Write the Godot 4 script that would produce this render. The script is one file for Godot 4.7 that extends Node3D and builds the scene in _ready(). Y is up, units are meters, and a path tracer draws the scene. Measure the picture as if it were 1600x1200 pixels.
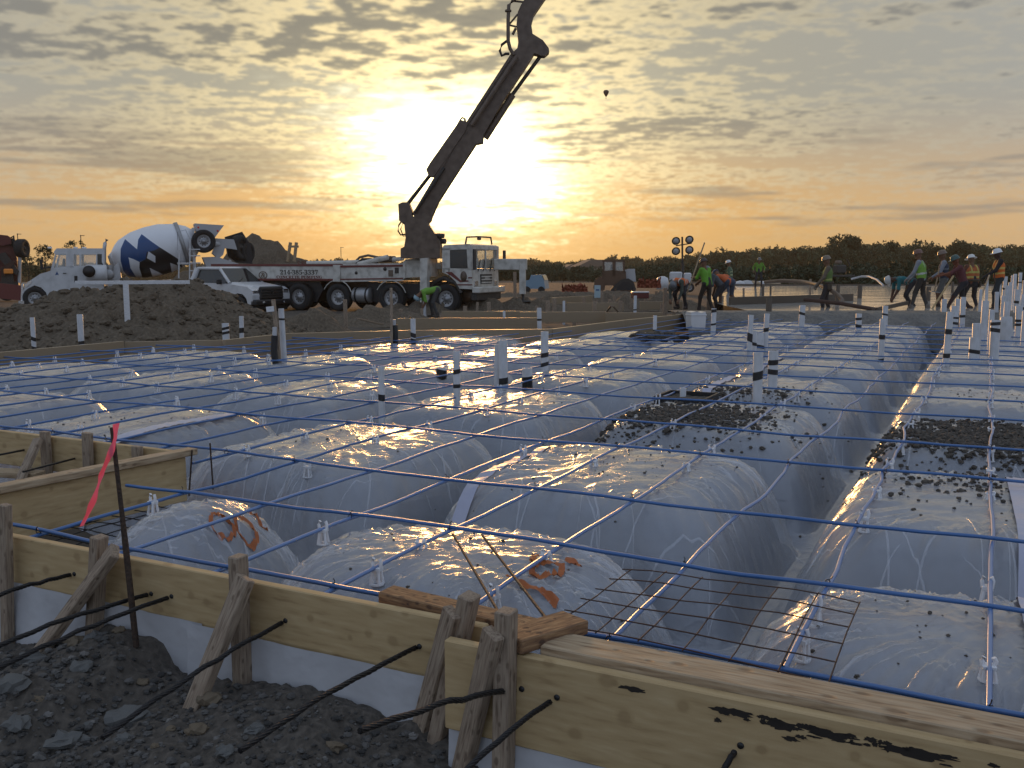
extends Node3D
# A construction site at sunrise: a waffle slab with plastic-covered fill mounds and blue tendons, trucks and workers behind.

const SA := 0.44933
const CA := 0.89336
const SLAB_TURN := -0.46602
const SUN_DIR := Vector3(-0.0622, 0.119, -0.991)
var taken := {}
var R := RandomNumberGenerator.new()
var M := {}
var n_low := FastNoiseLite.new()
var n_mid := FastNoiseLite.new()
var n_fine := FastNoiseLite.new()
var n_ridge := FastNoiseLite.new()
var n_cell := FastNoiseLite.new()
var mounds := []

# ---------- coordinates: a runs away from the front form, b runs to the right along it
func S(a: float, b: float, h := 0.0) -> Vector3:
	return Vector3(a * SA + b * CA, h, -a * CA + b * SA)

func to_ab(p: Vector3) -> Vector2:
	return Vector2(p.x * SA - p.z * CA, p.x * CA + p.z * SA)

# ---------- nodes
func numbered(called: String) -> String:
	taken[called] = taken.get(called, -1) + 1
	return called if taken[called] == 0 else "%s_%03d" % [called, taken[called]]

func tag(o: Node3D, label: String, category: String, group := "", kind := "") -> Node3D:
	if label: o.set_meta("label", label)
	if category: o.set_meta("category", category)
	if group: o.set_meta("group", group)
	if kind: o.set_meta("kind", kind)
	return o

func thing(called: String, label: String, category: String, at := Vector3.ZERO, turn := 0.0, group := "") -> Node3D:
	var o := Node3D.new()
	o.name = numbered(called)
	add_child(o)
	o.position = at
	o.rotation.y = turn
	tag(o, label, category, group)
	return o

func mesh_node(mesh: Mesh, m: Material) -> MeshInstance3D:
	var o := MeshInstance3D.new()
	o.mesh = mesh
	if m: o.material_override = m
	return o

func solid(called: String, mesh: Mesh, m: Material, label: String, category: String, t := Transform3D(), group := "") -> MeshInstance3D:
	var o := mesh_node(mesh, m)
	o.name = numbered(called)
	add_child(o)
	o.transform = t
	tag(o, label, category, group)
	return o

func setting(called: String, mesh: Mesh, m: Material, kind := "structure") -> MeshInstance3D:
	var o := mesh_node(mesh, m)
	o.name = numbered(called)
	o.set_meta("kind", kind)
	add_child(o)
	return o

func part(parent: Node3D, called: String, what, m: Material, t := Transform3D()) -> MeshInstance3D:
	var o := mesh_node(what.commit() if what is SurfaceTool else what, m)
	var k := 0
	var n := called
	while parent.has_node(n):
		k += 1
		n = "%s_%03d" % [called, k]
	o.name = n
	parent.add_child(o)
	o.transform = t
	return o

func swarm(parent: Node3D, called: String, mesh: Mesh, m: Material, xs: Array, cols := []) -> MultiMeshInstance3D:
	var mm := MultiMesh.new()
	mm.transform_format = MultiMesh.TRANSFORM_3D
	mm.use_colors = cols.size() > 0
	mm.mesh = mesh
	mm.instance_count = xs.size()
	for i in xs.size():
		mm.set_instance_transform(i, xs[i])
		if cols.size(): mm.set_instance_color(i, cols[i])
	var o := MultiMeshInstance3D.new()
	o.multimesh = mm
	o.material_override = m
	o.set_meta("kind", "stuff")
	o.name = numbered(called) if parent == self else called
	parent.add_child(o, true)
	return o

# ---------- mesh helpers (outside seen counter-clockwise; the tool wants clockwise)
func mb() -> SurfaceTool:
	var st := SurfaceTool.new()
	st.begin(Mesh.PRIMITIVE_TRIANGLES)
	return st

func done(st: SurfaceTool) -> ArrayMesh:
	st.generate_normals()
	return st.commit()

func quad(st: SurfaceTool, a: Vector3, b: Vector3, c: Vector3, d: Vector3) -> void:
	st.add_vertex(a); st.add_vertex(c); st.add_vertex(b)
	st.add_vertex(a); st.add_vertex(d); st.add_vertex(c)

func tri(st: SurfaceTool, a: Vector3, b: Vector3, c: Vector3) -> void:
	st.add_vertex(a); st.add_vertex(c); st.add_vertex(b)

func ngon(st: SurfaceTool, p: Array) -> void:
	for i in range(1, p.size() - 1):
		tri(st, p[0], p[i], p[i + 1])

# a box with chamfered edges
func box(st: SurfaceTool, c: Vector3, s: Vector3, r := 0.0, t := Transform3D()) -> void:
	st.set_smooth_group(-1)
	var h := s * 0.5
	if r <= 0.0:
		var p := []
		for i in 8:
			p.append(t * (c + Vector3(h.x if i & 1 else -h.x, h.y if i & 2 else -h.y, h.z if i & 4 else -h.z)))
		quad(st, p[0], p[2], p[3], p[1]); quad(st, p[4], p[5], p[7], p[6])
		quad(st, p[0], p[1], p[5], p[4]); quad(st, p[2], p[6], p[7], p[3])
		quad(st, p[0], p[4], p[6], p[2]); quad(st, p[1], p[3], p[7], p[5])
		return
	r = minf(r, minf(h.x, minf(h.y, h.z)) * 0.9)
	var v := func(sx, sy, sz, k) -> Vector3:
		var q := Vector3(sx * (h.x - r), sy * (h.y - r), sz * (h.z - r))
		q[k] += [sx, sy, sz][k] * r
		return t * (c + q)
	for k in 3:
		var i := (k + 1) % 3
		var j := (k + 2) % 3
		for s1 in [-1.0, 1.0]:
			var q := []
			for e in [[-1.0, -1.0], [1.0, -1.0], [1.0, 1.0], [-1.0, 1.0]]:
				var d := [0.0, 0.0, 0.0]
				d[k] = s1; d[i] = e[0]; d[j] = e[1]
				q.append(v.call(d[0], d[1], d[2], k))
			if s1 > 0: quad(st, q[0], q[1], q[2], q[3])
			else: quad(st, q[3], q[2], q[1], q[0])
		# edges along k between faces i and j
		for s1 in [-1.0, 1.0]:
			for s2 in [-1.0, 1.0]:
				var d0 := [0.0, 0.0, 0.0]
				d0[i] = s1; d0[j] = s2; d0[k] = -1.0
				var d1 := d0.duplicate()
				d1[k] = 1.0
				var a = v.call(d0[0], d0[1], d0[2], i)
				var b = v.call(d0[0], d0[1], d0[2], j)
				var cc = v.call(d1[0], d1[1], d1[2], j)
				var dd = v.call(d1[0], d1[1], d1[2], i)
				if s1 * s2 > 0: quad(st, a, b, cc, dd)
				else: quad(st, a, dd, cc, b)
	for sx in [-1.0, 1.0]:
		for sy in [-1.0, 1.0]:
			for sz in [-1.0, 1.0]:
				var a = v.call(sx, sy, sz, 0)
				var b = v.call(sx, sy, sz, 1)
				var e = v.call(sx, sy, sz, 2)
				if sx * sy * sz > 0: tri(st, a, b, e)
				else: tri(st, a, e, b)

func frame_of(d: Vector3) -> Basis:
	var z := d.normalized()
	var x := (Vector3.UP if absf(z.y) < 0.95 else Vector3.RIGHT).cross(z).normalized()
	return Basis(x, z.cross(x), z)

func ring(c: Vector3, f: Basis, r: float, n: int) -> Array:
	var p := []
	for i in n:
		var a := TAU * i / n
		p.append(c + f.x * cos(a) * r + f.y * sin(a) * r)
	return p

# a tube through points, radius a number or one per point
func tube(st: SurfaceTool, pts: Array, r, n := 8, caps := true) -> void:
	st.set_smooth_group(1)
	var prev := []
	for i in pts.size():
		var d: Vector3 = pts[mini(i + 1, pts.size() - 1)] - pts[maxi(i - 1, 0)]
		var rr: float = r[i] if r is Array else r
		var now := ring(pts[i], frame_of(d), rr, n)
		if i > 0:
			for k in n:
				quad(st, prev[k], prev[(k + 1) % n], now[(k + 1) % n], now[k])
		if caps and (i == 0 or i == pts.size() - 1):
			st.set_smooth_group(-1)
			var cap := now.duplicate()
			if i == 0: cap.reverse()
			ngon(st, cap)
			st.set_smooth_group(1)
		prev = now

func rod(st: SurfaceTool, a: Vector3, b: Vector3, r: float, n := 8, r2 := -1.0) -> void:
	tube(st, [a, b], [r, r if r2 < 0.0 else r2], n)

# profile of (radius, height) turned round y
func lathe(st: SurfaceTool, prof: Array, n := 20, t := Transform3D(), smooth := true) -> void:
	st.set_smooth_group(1 if smooth else -1)
	var rings := []
	for q in prof:
		var p := []
		for i in n:
			var a := TAU * i / n
			p.append(t * Vector3(cos(a) * q.x, q.y, -sin(a) * q.x))
		rings.append(p)
	for j in range(1, prof.size()):
		for i in n:
			var k := (i + 1) % n
			if prof[j].x < 1e-5: tri(st, rings[j - 1][i], rings[j - 1][k], rings[j][i])
			elif prof[j - 1].x < 1e-5: tri(st, rings[j - 1][i], rings[j][k], rings[j][i])
			else: quad(st, rings[j - 1][i], rings[j - 1][k], rings[j][k], rings[j][i])

# a polygon in local xy given thickness along z
func slab_of(st: SurfaceTool, poly: Array, z0: float, z1: float, t := Transform3D()) -> void:
	st.set_smooth_group(-1)
	var p := PackedVector2Array(poly)
	if Geometry2D.is_polygon_clockwise(p): p.reverse()
	var idx := Geometry2D.triangulate_polygon(p)
	for i in range(0, idx.size(), 3):
		var a := p[idx[i]]
		var b := p[idx[i + 1]]
		var c := p[idx[i + 2]]
		if (b - a).cross(c - a) < 0.0:
			var q := b
			b = c
			c = q
		tri(st, t * Vector3(a.x, a.y, z1), t * Vector3(b.x, b.y, z1), t * Vector3(c.x, c.y, z1))
		tri(st, t * Vector3(a.x, a.y, z0), t * Vector3(c.x, c.y, z0), t * Vector3(b.x, b.y, z0))
	for i in p.size():
		var a := p[i]
		var b := p[(i + 1) % p.size()]
		quad(st, t * Vector3(a.x, a.y, z0), t * Vector3(b.x, b.y, z0), t * Vector3(b.x, b.y, z1), t * Vector3(a.x, a.y, z1))

# quick single-shape meshes
func m_box(s: Vector3, r := 0.0, c := Vector3.ZERO) -> ArrayMesh:
	var st := mb()
	box(st, c, s, r)
	return done(st)

func m_rod(a: Vector3, b: Vector3, r: float, n := 8) -> ArrayMesh:
	var st := mb()
	rod(st, a, b, r, n)
	return done(st)

func m_tube(pts: Array, r, n := 8) -> ArrayMesh:
	var st := mb()
	tube(st, pts, r, n)
	return done(st)

func m_slab(poly: Array, z0: float, z1: float) -> ArrayMesh:
	var st := mb()
	slab_of(st, poly, z0, z1)
	return done(st)

func m_lathe(prof: Array, n := 20, t := Transform3D()) -> ArrayMesh:
	var st := mb()
	lathe(st, prof, n, t)
	return done(st)

# a grid of heights as a smooth mesh; f gives y at (x, z)
func m_field(xs: Array, zs: Array, f: Callable) -> ArrayMesh:
	var nx := xs.size()
	var nz := zs.size()
	var v := PackedVector3Array()
	v.resize(nx * nz)
	for j in nz:
		for i in nx:
			v[j * nx + i] = Vector3(xs[i], f.call(xs[i], zs[j]), zs[j])
	return grid_mesh(v, nx, nz)

func grid_mesh(v: PackedVector3Array, nx: int, nz: int, uv := PackedVector2Array()) -> ArrayMesh:
	var nrm := PackedVector3Array()
	nrm.resize(nx * nz)
	var idx := PackedInt32Array()
	idx.resize((nx - 1) * (nz - 1) * 6)
	var k := 0
	for j in nz:
		for i in nx:
			var dx := v[j * nx + mini(i + 1, nx - 1)] - v[j * nx + maxi(i - 1, 0)]
			var dz := v[mini(j + 1, nz - 1) * nx + i] - v[maxi(j - 1, 0) * nx + i]
			var n := dz.cross(dx).normalized()
			nrm[j * nx + i] = n
			if i < nx - 1 and j < nz - 1:
				var o := j * nx + i
				idx[k] = o; idx[k + 1] = o + 1; idx[k + 2] = o + nx
				idx[k + 3] = o + 1; idx[k + 4] = o + nx + 1; idx[k + 5] = o + nx
				k += 6
	var arr := []
	arr.resize(Mesh.ARRAY_MAX)
	arr[Mesh.ARRAY_VERTEX] = v
	arr[Mesh.ARRAY_NORMAL] = nrm
	arr[Mesh.ARRAY_INDEX] = idx
	if uv.size(): arr[Mesh.ARRAY_TEX_UV] = uv
	var m := ArrayMesh.new()
	m.add_surface_from_arrays(Mesh.PRIMITIVE_TRIANGLES, arr)
	return m

func steps(a: float, b: float, n: int) -> Array:
	var o := []
	for i in n + 1:
		o.append(lerpf(a, b, float(i) / n))
	return o

# ---------- materials: colours are real-world reflectances
func mat(r: float, g: float, b: float, rough := 0.8, metal := 0.0) -> StandardMaterial3D:
	var m := StandardMaterial3D.new()
	m.albedo_color = Color(r, g, b).linear_to_srgb()
	m.roughness = rough
	m.metallic = metal
	return m

func noise(seed_: int, freq: float, oct := 4, kind := FastNoiseLite.FRACTAL_FBM) -> FastNoiseLite:
	var n := FastNoiseLite.new()
	n.seed = seed_
	n.noise_type = FastNoiseLite.TYPE_SIMPLEX_SMOOTH
	n.frequency = freq
	n.fractal_type = kind
	n.fractal_octaves = oct
	return n

func grey(seed_: int, freq: float, oct := 4, size := 256, kind := FastNoiseLite.FRACTAL_FBM) -> Image:
	var im := noise(seed_, freq, oct, kind).get_seamless_image(size, size)
	im.convert(Image.FORMAT_L8)
	return im

# colours (linear) along a ramp picked by a noise picture
func ramp_tex(im: Image, stops: Array) -> ImageTexture:
	var lut := []
	for i in 256:
		var f := i / 255.0 * (stops.size() - 1)
		var k := mini(int(f), stops.size() - 2)
		lut.append(stops[k].lerp(stops[k + 1], f - k).linear_to_srgb())
	var w := im.get_width()
	var h := im.get_height()
	var src := im.get_data()
	var o := PackedByteArray()
	o.resize(w * h * 3)
	for i in w * h:
		var c: Color = lut[src[i]]
		o[i * 3] = int(c.r * 255); o[i * 3 + 1] = int(c.g * 255); o[i * 3 + 2] = int(c.b * 255)
	return ImageTexture.create_from_image(Image.create_from_data(w, h, false, Image.FORMAT_RGB8, o))

func bump_tex(im: Image, strength: float) -> ImageTexture:
	var k: Image = im.duplicate()
	k.convert(Image.FORMAT_RGBA8)
	k.bump_map_to_normal_map(strength)
	return ImageTexture.create_from_image(k)

func textured(m: StandardMaterial3D, color: Texture2D, bump: Texture2D, scale: Vector3, world := false, depth := 1.0) -> StandardMaterial3D:
	m.uv1_triplanar = true
	m.uv1_world_triplanar = world
	m.uv1_scale = scale
	if color:
		m.albedo_texture = color
		m.albedo_color = Color.WHITE
	if bump:
		m.normal_enabled = true
		m.normal_texture = bump
		m.normal_scale = depth
	return m

func make_materials() -> void:
	var g1 := grey(11, 0.02, 5)
	var g2 := grey(12, 0.06, 4)
	var b1 := bump_tex(g1, 4.0)
	var b2 := bump_tex(g2, 5.0)
	var grain := grey(13, 0.018, 5, 512)
	var kd := grain.get_data()   # knots
	for k in 26:
		var kx := R.randi() % 512
		var ky := R.randi() % 512
		var kr := R.randf_range(2.0, 5.5)
		for dy in range(-60, 61):
			for dx in range(-9, 10):
				var q := Vector2(dx / kr, dy / (kr * 6.5)).length()
				if q < 1.6:
					var at := ((ky + dy + 512) % 512) * 512 + (kx + dx + 512) % 512
					kd[at] = int(kd[at] * (0.25 if q < 0.75 else lerpf(0.25, 1.0, (q - 0.75) / 0.85)))
	grain = Image.create_from_data(512, 512, false, Image.FORMAT_L8, kd)
	var gb := bump_tex(grain, 3.0)
	M.form_wood = textured(mat(1, 1, 1, 0.75), ramp_tex(grain, [Color(0.30, 0.20, 0.095), Color(0.43, 0.305, 0.15), Color(0.47, 0.34, 0.175), Color(0.53, 0.40, 0.22)]), gb, Vector3(0.45, 3.2, 3.2), false, 0.3)
	M.stake_wood = textured(mat(1, 1, 1, 0.85), ramp_tex(grain, [Color(0.10, 0.07, 0.045), Color(0.23, 0.17, 0.12), Color(0.30, 0.235, 0.17), Color(0.36, 0.29, 0.21)]), gb, Vector3(0.8, 9, 9), false, 0.9)
	M.old_wood = textured(mat(1, 1, 1, 0.8), ramp_tex(grain, [Color(0.05, 0.03, 0.02), Color(0.17, 0.09, 0.045), Color(0.26, 0.15, 0.07), Color(0.36, 0.23, 0.12)]), gb, Vector3(0.9, 8, 8), false, 1.2)
	M.plank_wood = textured(mat(1, 1, 1, 0.7), ramp_tex(grain, [Color(0.14, 0.09, 0.05), Color(0.31, 0.22, 0.13), Color(0.40, 0.30, 0.19), Color(0.46, 0.36, 0.24)]), gb, Vector3(0.5, 6, 6), false, 0.7)
	M.white_wood = textured(mat(1, 1, 1, 0.7), ramp_tex(grain, [Color(0.45, 0.45, 0.45), Color(0.62, 0.62, 0.62), Color(0.7, 0.7, 0.7)]), gb, Vector3(0.8, 9, 9), false, 0.5)
	M.far_wood = mat(0.25, 0.19, 0.12, 0.32)
	M.dark_wood = mat(0.09, 0.07, 0.05, 0.8)
	# ridged creases for the plastic
	var cr := noise(21, 0.010, 4, FastNoiseLite.FRACTAL_RIDGED)
	cr.domain_warp_enabled = true
	cr.domain_warp_amplitude = 40.0
	cr.domain_warp_frequency = 0.008
	var ci := cr.get_seamless_image(1024, 1024)
	ci.convert(Image.FORMAT_L8)
	# long taut creases, each a thin ridge with its own length and height
	var line_px := PackedFloat32Array()
	line_px.resize(1024 * 1024)
	var lr := RandomNumberGenerator.new()
	lr.seed = 5
	for k in 330:
		var p := Vector2(lr.randf() * 1024.0, lr.randf() * 1024.0)
		var an := lr.randf() * TAU
		var ln := int(lr.randf_range(60.0, 420.0))
		var wide := lr.randf_range(2.5, 8.0)
		var high := lr.randf_range(0.25, 1.0)
		var turn := lr.randf_range(-0.0016, 0.0016)
		for i in ln:
			an += turn
			p += Vector2(cos(an), sin(an))
			var amp := high * sin(PI * i / ln)
			for o in range(-8, 9):
				if absf(o) > wide: continue
				var q := p + Vector2(-sin(an), cos(an)) * o
				var at := posmod(int(q.y), 1024) * 1024 + posmod(int(q.x), 1024)
				line_px[at] = maxf(line_px[at], amp * (1.0 - absf(o) / wide))
	var cc := FastNoiseLite.new()
	cc.seed = 22
	cc.noise_type = FastNoiseLite.TYPE_CELLULAR
	cc.cellular_return_type = FastNoiseLite.RETURN_DISTANCE2_SUB
	cc.frequency = 0.011
	cc.domain_warp_enabled = true
	cc.domain_warp_amplitude = 60.0
	cc.domain_warp_frequency = 0.006
	cc.fractal_octaves = 2
	var cj := cc.get_seamless_image(1024, 1024)
	cj.convert(Image.FORMAT_L8)
	var da := ci.get_data()
	var db := cj.get_data()
	for i in da.size():
		da[i] = int(da[i] * 0.10 + (255 - db[i]) * 0.30 + line_px[i] * 150.0)
	ci = Image.create_from_data(1024, 1024, false, Image.FORMAT_L8, da)
	M.plastic = textured(mat(0.225, 0.24, 0.275, 0.24), null, bump_tex(ci, 6.0), Vector3(0.5, 0.5, 0.5), true, 0.8)
	M.plastic.metallic_specular = 0.6
	M.fill = textured(mat(1, 1, 1, 0.75), ramp_tex(g1, [Color(0.10, 0.11, 0.13), Color(0.135, 0.15, 0.178), Color(0.17, 0.187, 0.217)]), b1, Vector3(0.6, 0.6, 0.6), true, 0.3)
	M.film = mat(0.82, 0.84, 0.89, 0.2)
	M.film.transparency = BaseMaterial3D.TRANSPARENCY_ALPHA
	M.film.albedo_color.a = 0.21
	M.film.metallic_specular = 0.6
	M.fold = mat(0.78, 0.80, 0.85, 0.2)
	M.fold.transparency = BaseMaterial3D.TRANSPARENCY_ALPHA
	M.fold.albedo_color.a = 0.22
	M.fold.metallic_specular = 0.6
	M.film.normal_enabled = true
	M.film.normal_texture = M.plastic.normal_texture
	M.film.normal_scale = 0.55
	M.film.uv1_triplanar = true
	M.film.uv1_world_triplanar = true
	M.film.uv1_scale = Vector3(0.5, 0.5, 0.5)
	M.lap = textured(mat(0.42, 0.43, 0.53, 0.35), null, b1, Vector3(0.5, 0.5, 0.5), true, 0.4)
	M.apron = textured(mat(0.45, 0.45, 0.46, 0.5), null, b1, Vector3(0.7, 0.7, 0.7), true, 0.5)
	M.floor_sheet = mat(0.07, 0.078, 0.095, 0.4)
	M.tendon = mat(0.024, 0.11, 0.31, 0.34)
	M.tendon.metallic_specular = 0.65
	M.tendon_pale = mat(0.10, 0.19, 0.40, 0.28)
	M.tendon_pale.metallic_specular = 0.7
	M.chair = mat(0.80, 0.81, 0.83, 0.25)
	M.chair.backlight_enabled = true
	M.chair.backlight = Color(0.6, 0.6, 0.6)
	M.rebar = textured(mat(1, 1, 1, 0.65, 0.2), ramp_tex(g2, [Color(0.02, 0.014, 0.01), Color(0.05, 0.032, 0.022), Color(0.10, 0.055, 0.03)]), b2, Vector3(4, 4, 4), false, 0.6)
	M.rust = mat(0.05, 0.024, 0.015, 0.75)
	M.strand = mat(0.018, 0.017, 0.018, 0.4, 0.3)
	M.dirt = textured(mat(1, 1, 1, 0.95), ramp_tex(g2, [Color(0.028, 0.024, 0.020), Color(0.062, 0.053, 0.043), Color(0.095, 0.081, 0.066), Color(0.145, 0.125, 0.103)]), b2, Vector3(1.7, 1.7, 1.7), true, 1.0)
	M.ground = textured(mat(1, 1, 1, 0.95), ramp_tex(g1, [Color(0.035, 0.028, 0.021), Color(0.055, 0.044, 0.032), Color(0.075, 0.06, 0.044), Color(0.10, 0.08, 0.06)]), b1, Vector3(0.3, 0.3, 0.3), true, 1.0)
	M.heap = textured(mat(1, 1, 1, 0.95), ramp_tex(g2, [Color(0.045, 0.034, 0.022), Color(0.09, 0.068, 0.045), Color(0.125, 0.097, 0.066), Color(0.20, 0.165, 0.12)]), b2, Vector3(0.7, 0.7, 0.7), true, 1.0)
	M.stone = mat(1, 1, 1, 0.85)
	M.stone.vertex_color_use_as_albedo = true
	M.stone_grey = textured(mat(1, 1, 1, 0.85), ramp_tex(g1, [Color(0.05, 0.05, 0.048), Color(0.11, 0.11, 0.105), Color(0.17, 0.17, 0.155)]), b1, Vector3(6, 6, 6), false, 0.8)
	M.stone_tan = textured(mat(1, 1, 1, 0.85), ramp_tex(g1, [Color(0.06, 0.045, 0.03), Color(0.13, 0.10, 0.065), Color(0.21, 0.165, 0.11)]), b1, Vector3(6, 6, 6), false, 0.8)
	M.concrete = textured(mat(1, 1, 1, 0.09), ramp_tex(g1, [Color(0.38, 0.37, 0.34), Color(0.47, 0.455, 0.42), Color(0.54, 0.52, 0.48)]), b1, Vector3(0.25, 0.25, 0.25), true, 0.03)
	M.wet = textured(mat(1, 1, 1, 0.5), ramp_tex(g2, [Color(0.05, 0.048, 0.044), Color(0.10, 0.097, 0.09), Color(0.15, 0.145, 0.135)]), b2, Vector3(0.8, 0.8, 0.8), true, 1.0)
	M.pvc = textured(mat(1, 1, 1, 0.42), ramp_tex(g1, [Color(0.30, 0.30, 0.29), Color(0.44, 0.445, 0.455), Color(0.52, 0.525, 0.545)]), null, Vector3(1.5, 0.7, 1.5))
	M.pvc_grey = mat(0.42, 0.42, 0.42, 0.5)
	M.tape = mat(0.012, 0.012, 0.013, 0.35)
	M.stain = mat(0.02, 0.015, 0.011, 0.85)
	M.black = mat(0.012, 0.012, 0.013, 0.5)
	M.hole = mat(0.008, 0.008, 0.008, 0.9)
	M.rubber = textured(mat(0.02, 0.02, 0.02, 0.85), null, b2, Vector3(3, 3, 3))
	M.pink = mat(0.9, 0.17, 0.27, 0.5)
	M.pink.backlight_enabled = true
	M.pink.backlight = Color(0.9, 0.35, 0.4)
	M.orange_paint = mat(0.42, 0.12, 0.03, 0.5)
	M.white_paint = textured(mat(1, 1, 1, 0.3), ramp_tex(g1, [Color(0.42, 0.42, 0.41), Color(0.54, 0.54, 0.54), Color(0.58, 0.58, 0.58)]), null, Vector3(0.35, 0.35, 0.35))
	M.white_paint.clearcoat_enabled = true
	M.white_paint.clearcoat = 0.4
	M.cream_paint = textured(mat(1, 1, 1, 0.4), ramp_tex(g1, [Color(0.30, 0.28, 0.24), Color(0.50, 0.48, 0.43), Color(0.58, 0.56, 0.51)]), null, Vector3(0.5, 0.5, 0.5))
	M.boom_paint = textured(mat(1, 1, 1, 0.5), ramp_tex(g1, [Color(0.075, 0.05, 0.034), Color(0.12, 0.083, 0.058), Color(0.15, 0.11, 0.08)]), null, Vector3(0.5, 0.5, 0.5))
	M.dark_steel = textured(mat(1, 1, 1, 0.6, 0.2), ramp_tex(g2, [Color(0.02, 0.018, 0.016), Color(0.04, 0.036, 0.032), Color(0.075, 0.065, 0.055)]), null, Vector3(1, 1, 1))
	M.steel = mat(0.45, 0.45, 0.45, 0.35, 0.8)
	M.chrome = mat(0.65, 0.65, 0.66, 0.18, 1.0)
	M.red_paint = mat(0.10, 0.018, 0.014, 0.5)
	M.red_stripe = mat(0.13, 0.028, 0.022, 0.6)
	M.navy = mat(0.025, 0.075, 0.19, 0.35)
	M.lamp_red = mat(0.6, 0.03, 0.02, 0.3)
	M.lamp_amber = mat(0.75, 0.25, 0.03, 0.3)
	M.glass = mat(0.55, 0.6, 0.58, 0.05)
	M.glass.transparency = BaseMaterial3D.TRANSPARENCY_ALPHA
	M.glass.albedo_color.a = 0.22
	M.dark_glass = mat(0.02, 0.024, 0.024, 0.06)
	M.bark = mat(0.06, 0.045, 0.03, 0.9)
	M.leaf = mat(1, 1, 1, 0.75)
	M.leaf.vertex_color_use_as_albedo = true
	M.leaf.backlight_enabled = true
	M.leaf.backlight = Color(0.10, 0.11, 0.05)
	M.orange_net = mat(0.26, 0.07, 0.035, 0.8)
	M.aluminium = mat(0.33, 0.33, 0.33, 0.45, 0.6)


func _ready() -> void:
	R.seed = 7
	var cam := Camera3D.new()
	cam.name = "camera"
	cam.position = Vector3(0, 1.15, 0)
	cam.rotation_degrees.x = -7.0106
	cam.fov = 44.14
	cam.far = 6000.0
	cam.near = 0.05
	add_child(cam)
	cam.current = true
	var sky_mat := PanoramaSkyMaterial.new()
	sky_mat.panorama = make_sky()
	var sky := Sky.new()
	sky.sky_material = sky_mat
	var env := Environment.new()
	env.background_mode = Environment.BG_SKY
	env.sky = sky
	env.tonemap_mode = Environment.TONE_MAPPER_LINEAR
	env.tonemap_exposure = 1.55
	env.sdfgi_enabled = true
	env.ssao_enabled = true
	env.ssil_enabled = true
	env.fog_enabled = FOG > 0.0
	env.fog_density = FOG
	env.fog_light_color = Color(1.0, 0.86, 0.66)
	var we := WorldEnvironment.new()
	we.name = "sky_and_air"
	we.environment = env
	add_child(we)
	var sun := DirectionalLight3D.new()
	sun.name = "sun"
	sun.light_energy = 0.3
	sun.light_color = Color(1.0, 0.72, 0.42)
	sun.light_angular_distance = 9.0
	sun.shadow_enabled = true
	sun.look_at_from_position(SUN_DIR * 50.0, Vector3.ZERO)
	add_child(sun)

	n_low = noise(1, 0.35, 3)
	n_mid = noise(2, 1.6, 4)
	n_fine = noise(3, 9.0, 3)
	n_cell.noise_type = FastNoiseLite.TYPE_CELLULAR
	n_cell.cellular_return_type = FastNoiseLite.RETURN_DISTANCE2_SUB
	n_cell.frequency = 1.7
	n_cell.seed = 9
	n_ridge = noise(4, 1.3, 3, FastNoiseLite.FRACTAL_RIDGED)
	make_materials()
	make_ground()
	make_slab()
	make_forms()
	make_pipes()
	make_dirt_foreground()
	make_background()
	make_vehicles()
	make_people()

const FOG := 0.0004

# ---------- sky: radiance for a direction, clouds on a flat layer
var sk_a := FastNoiseLite.new()
var sk_b := FastNoiseLite.new()
var sk_c := FastNoiseLite.new()

func ss(a: float, b: float, x: float) -> float:
	return smoothstep(a, b, x)

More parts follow.
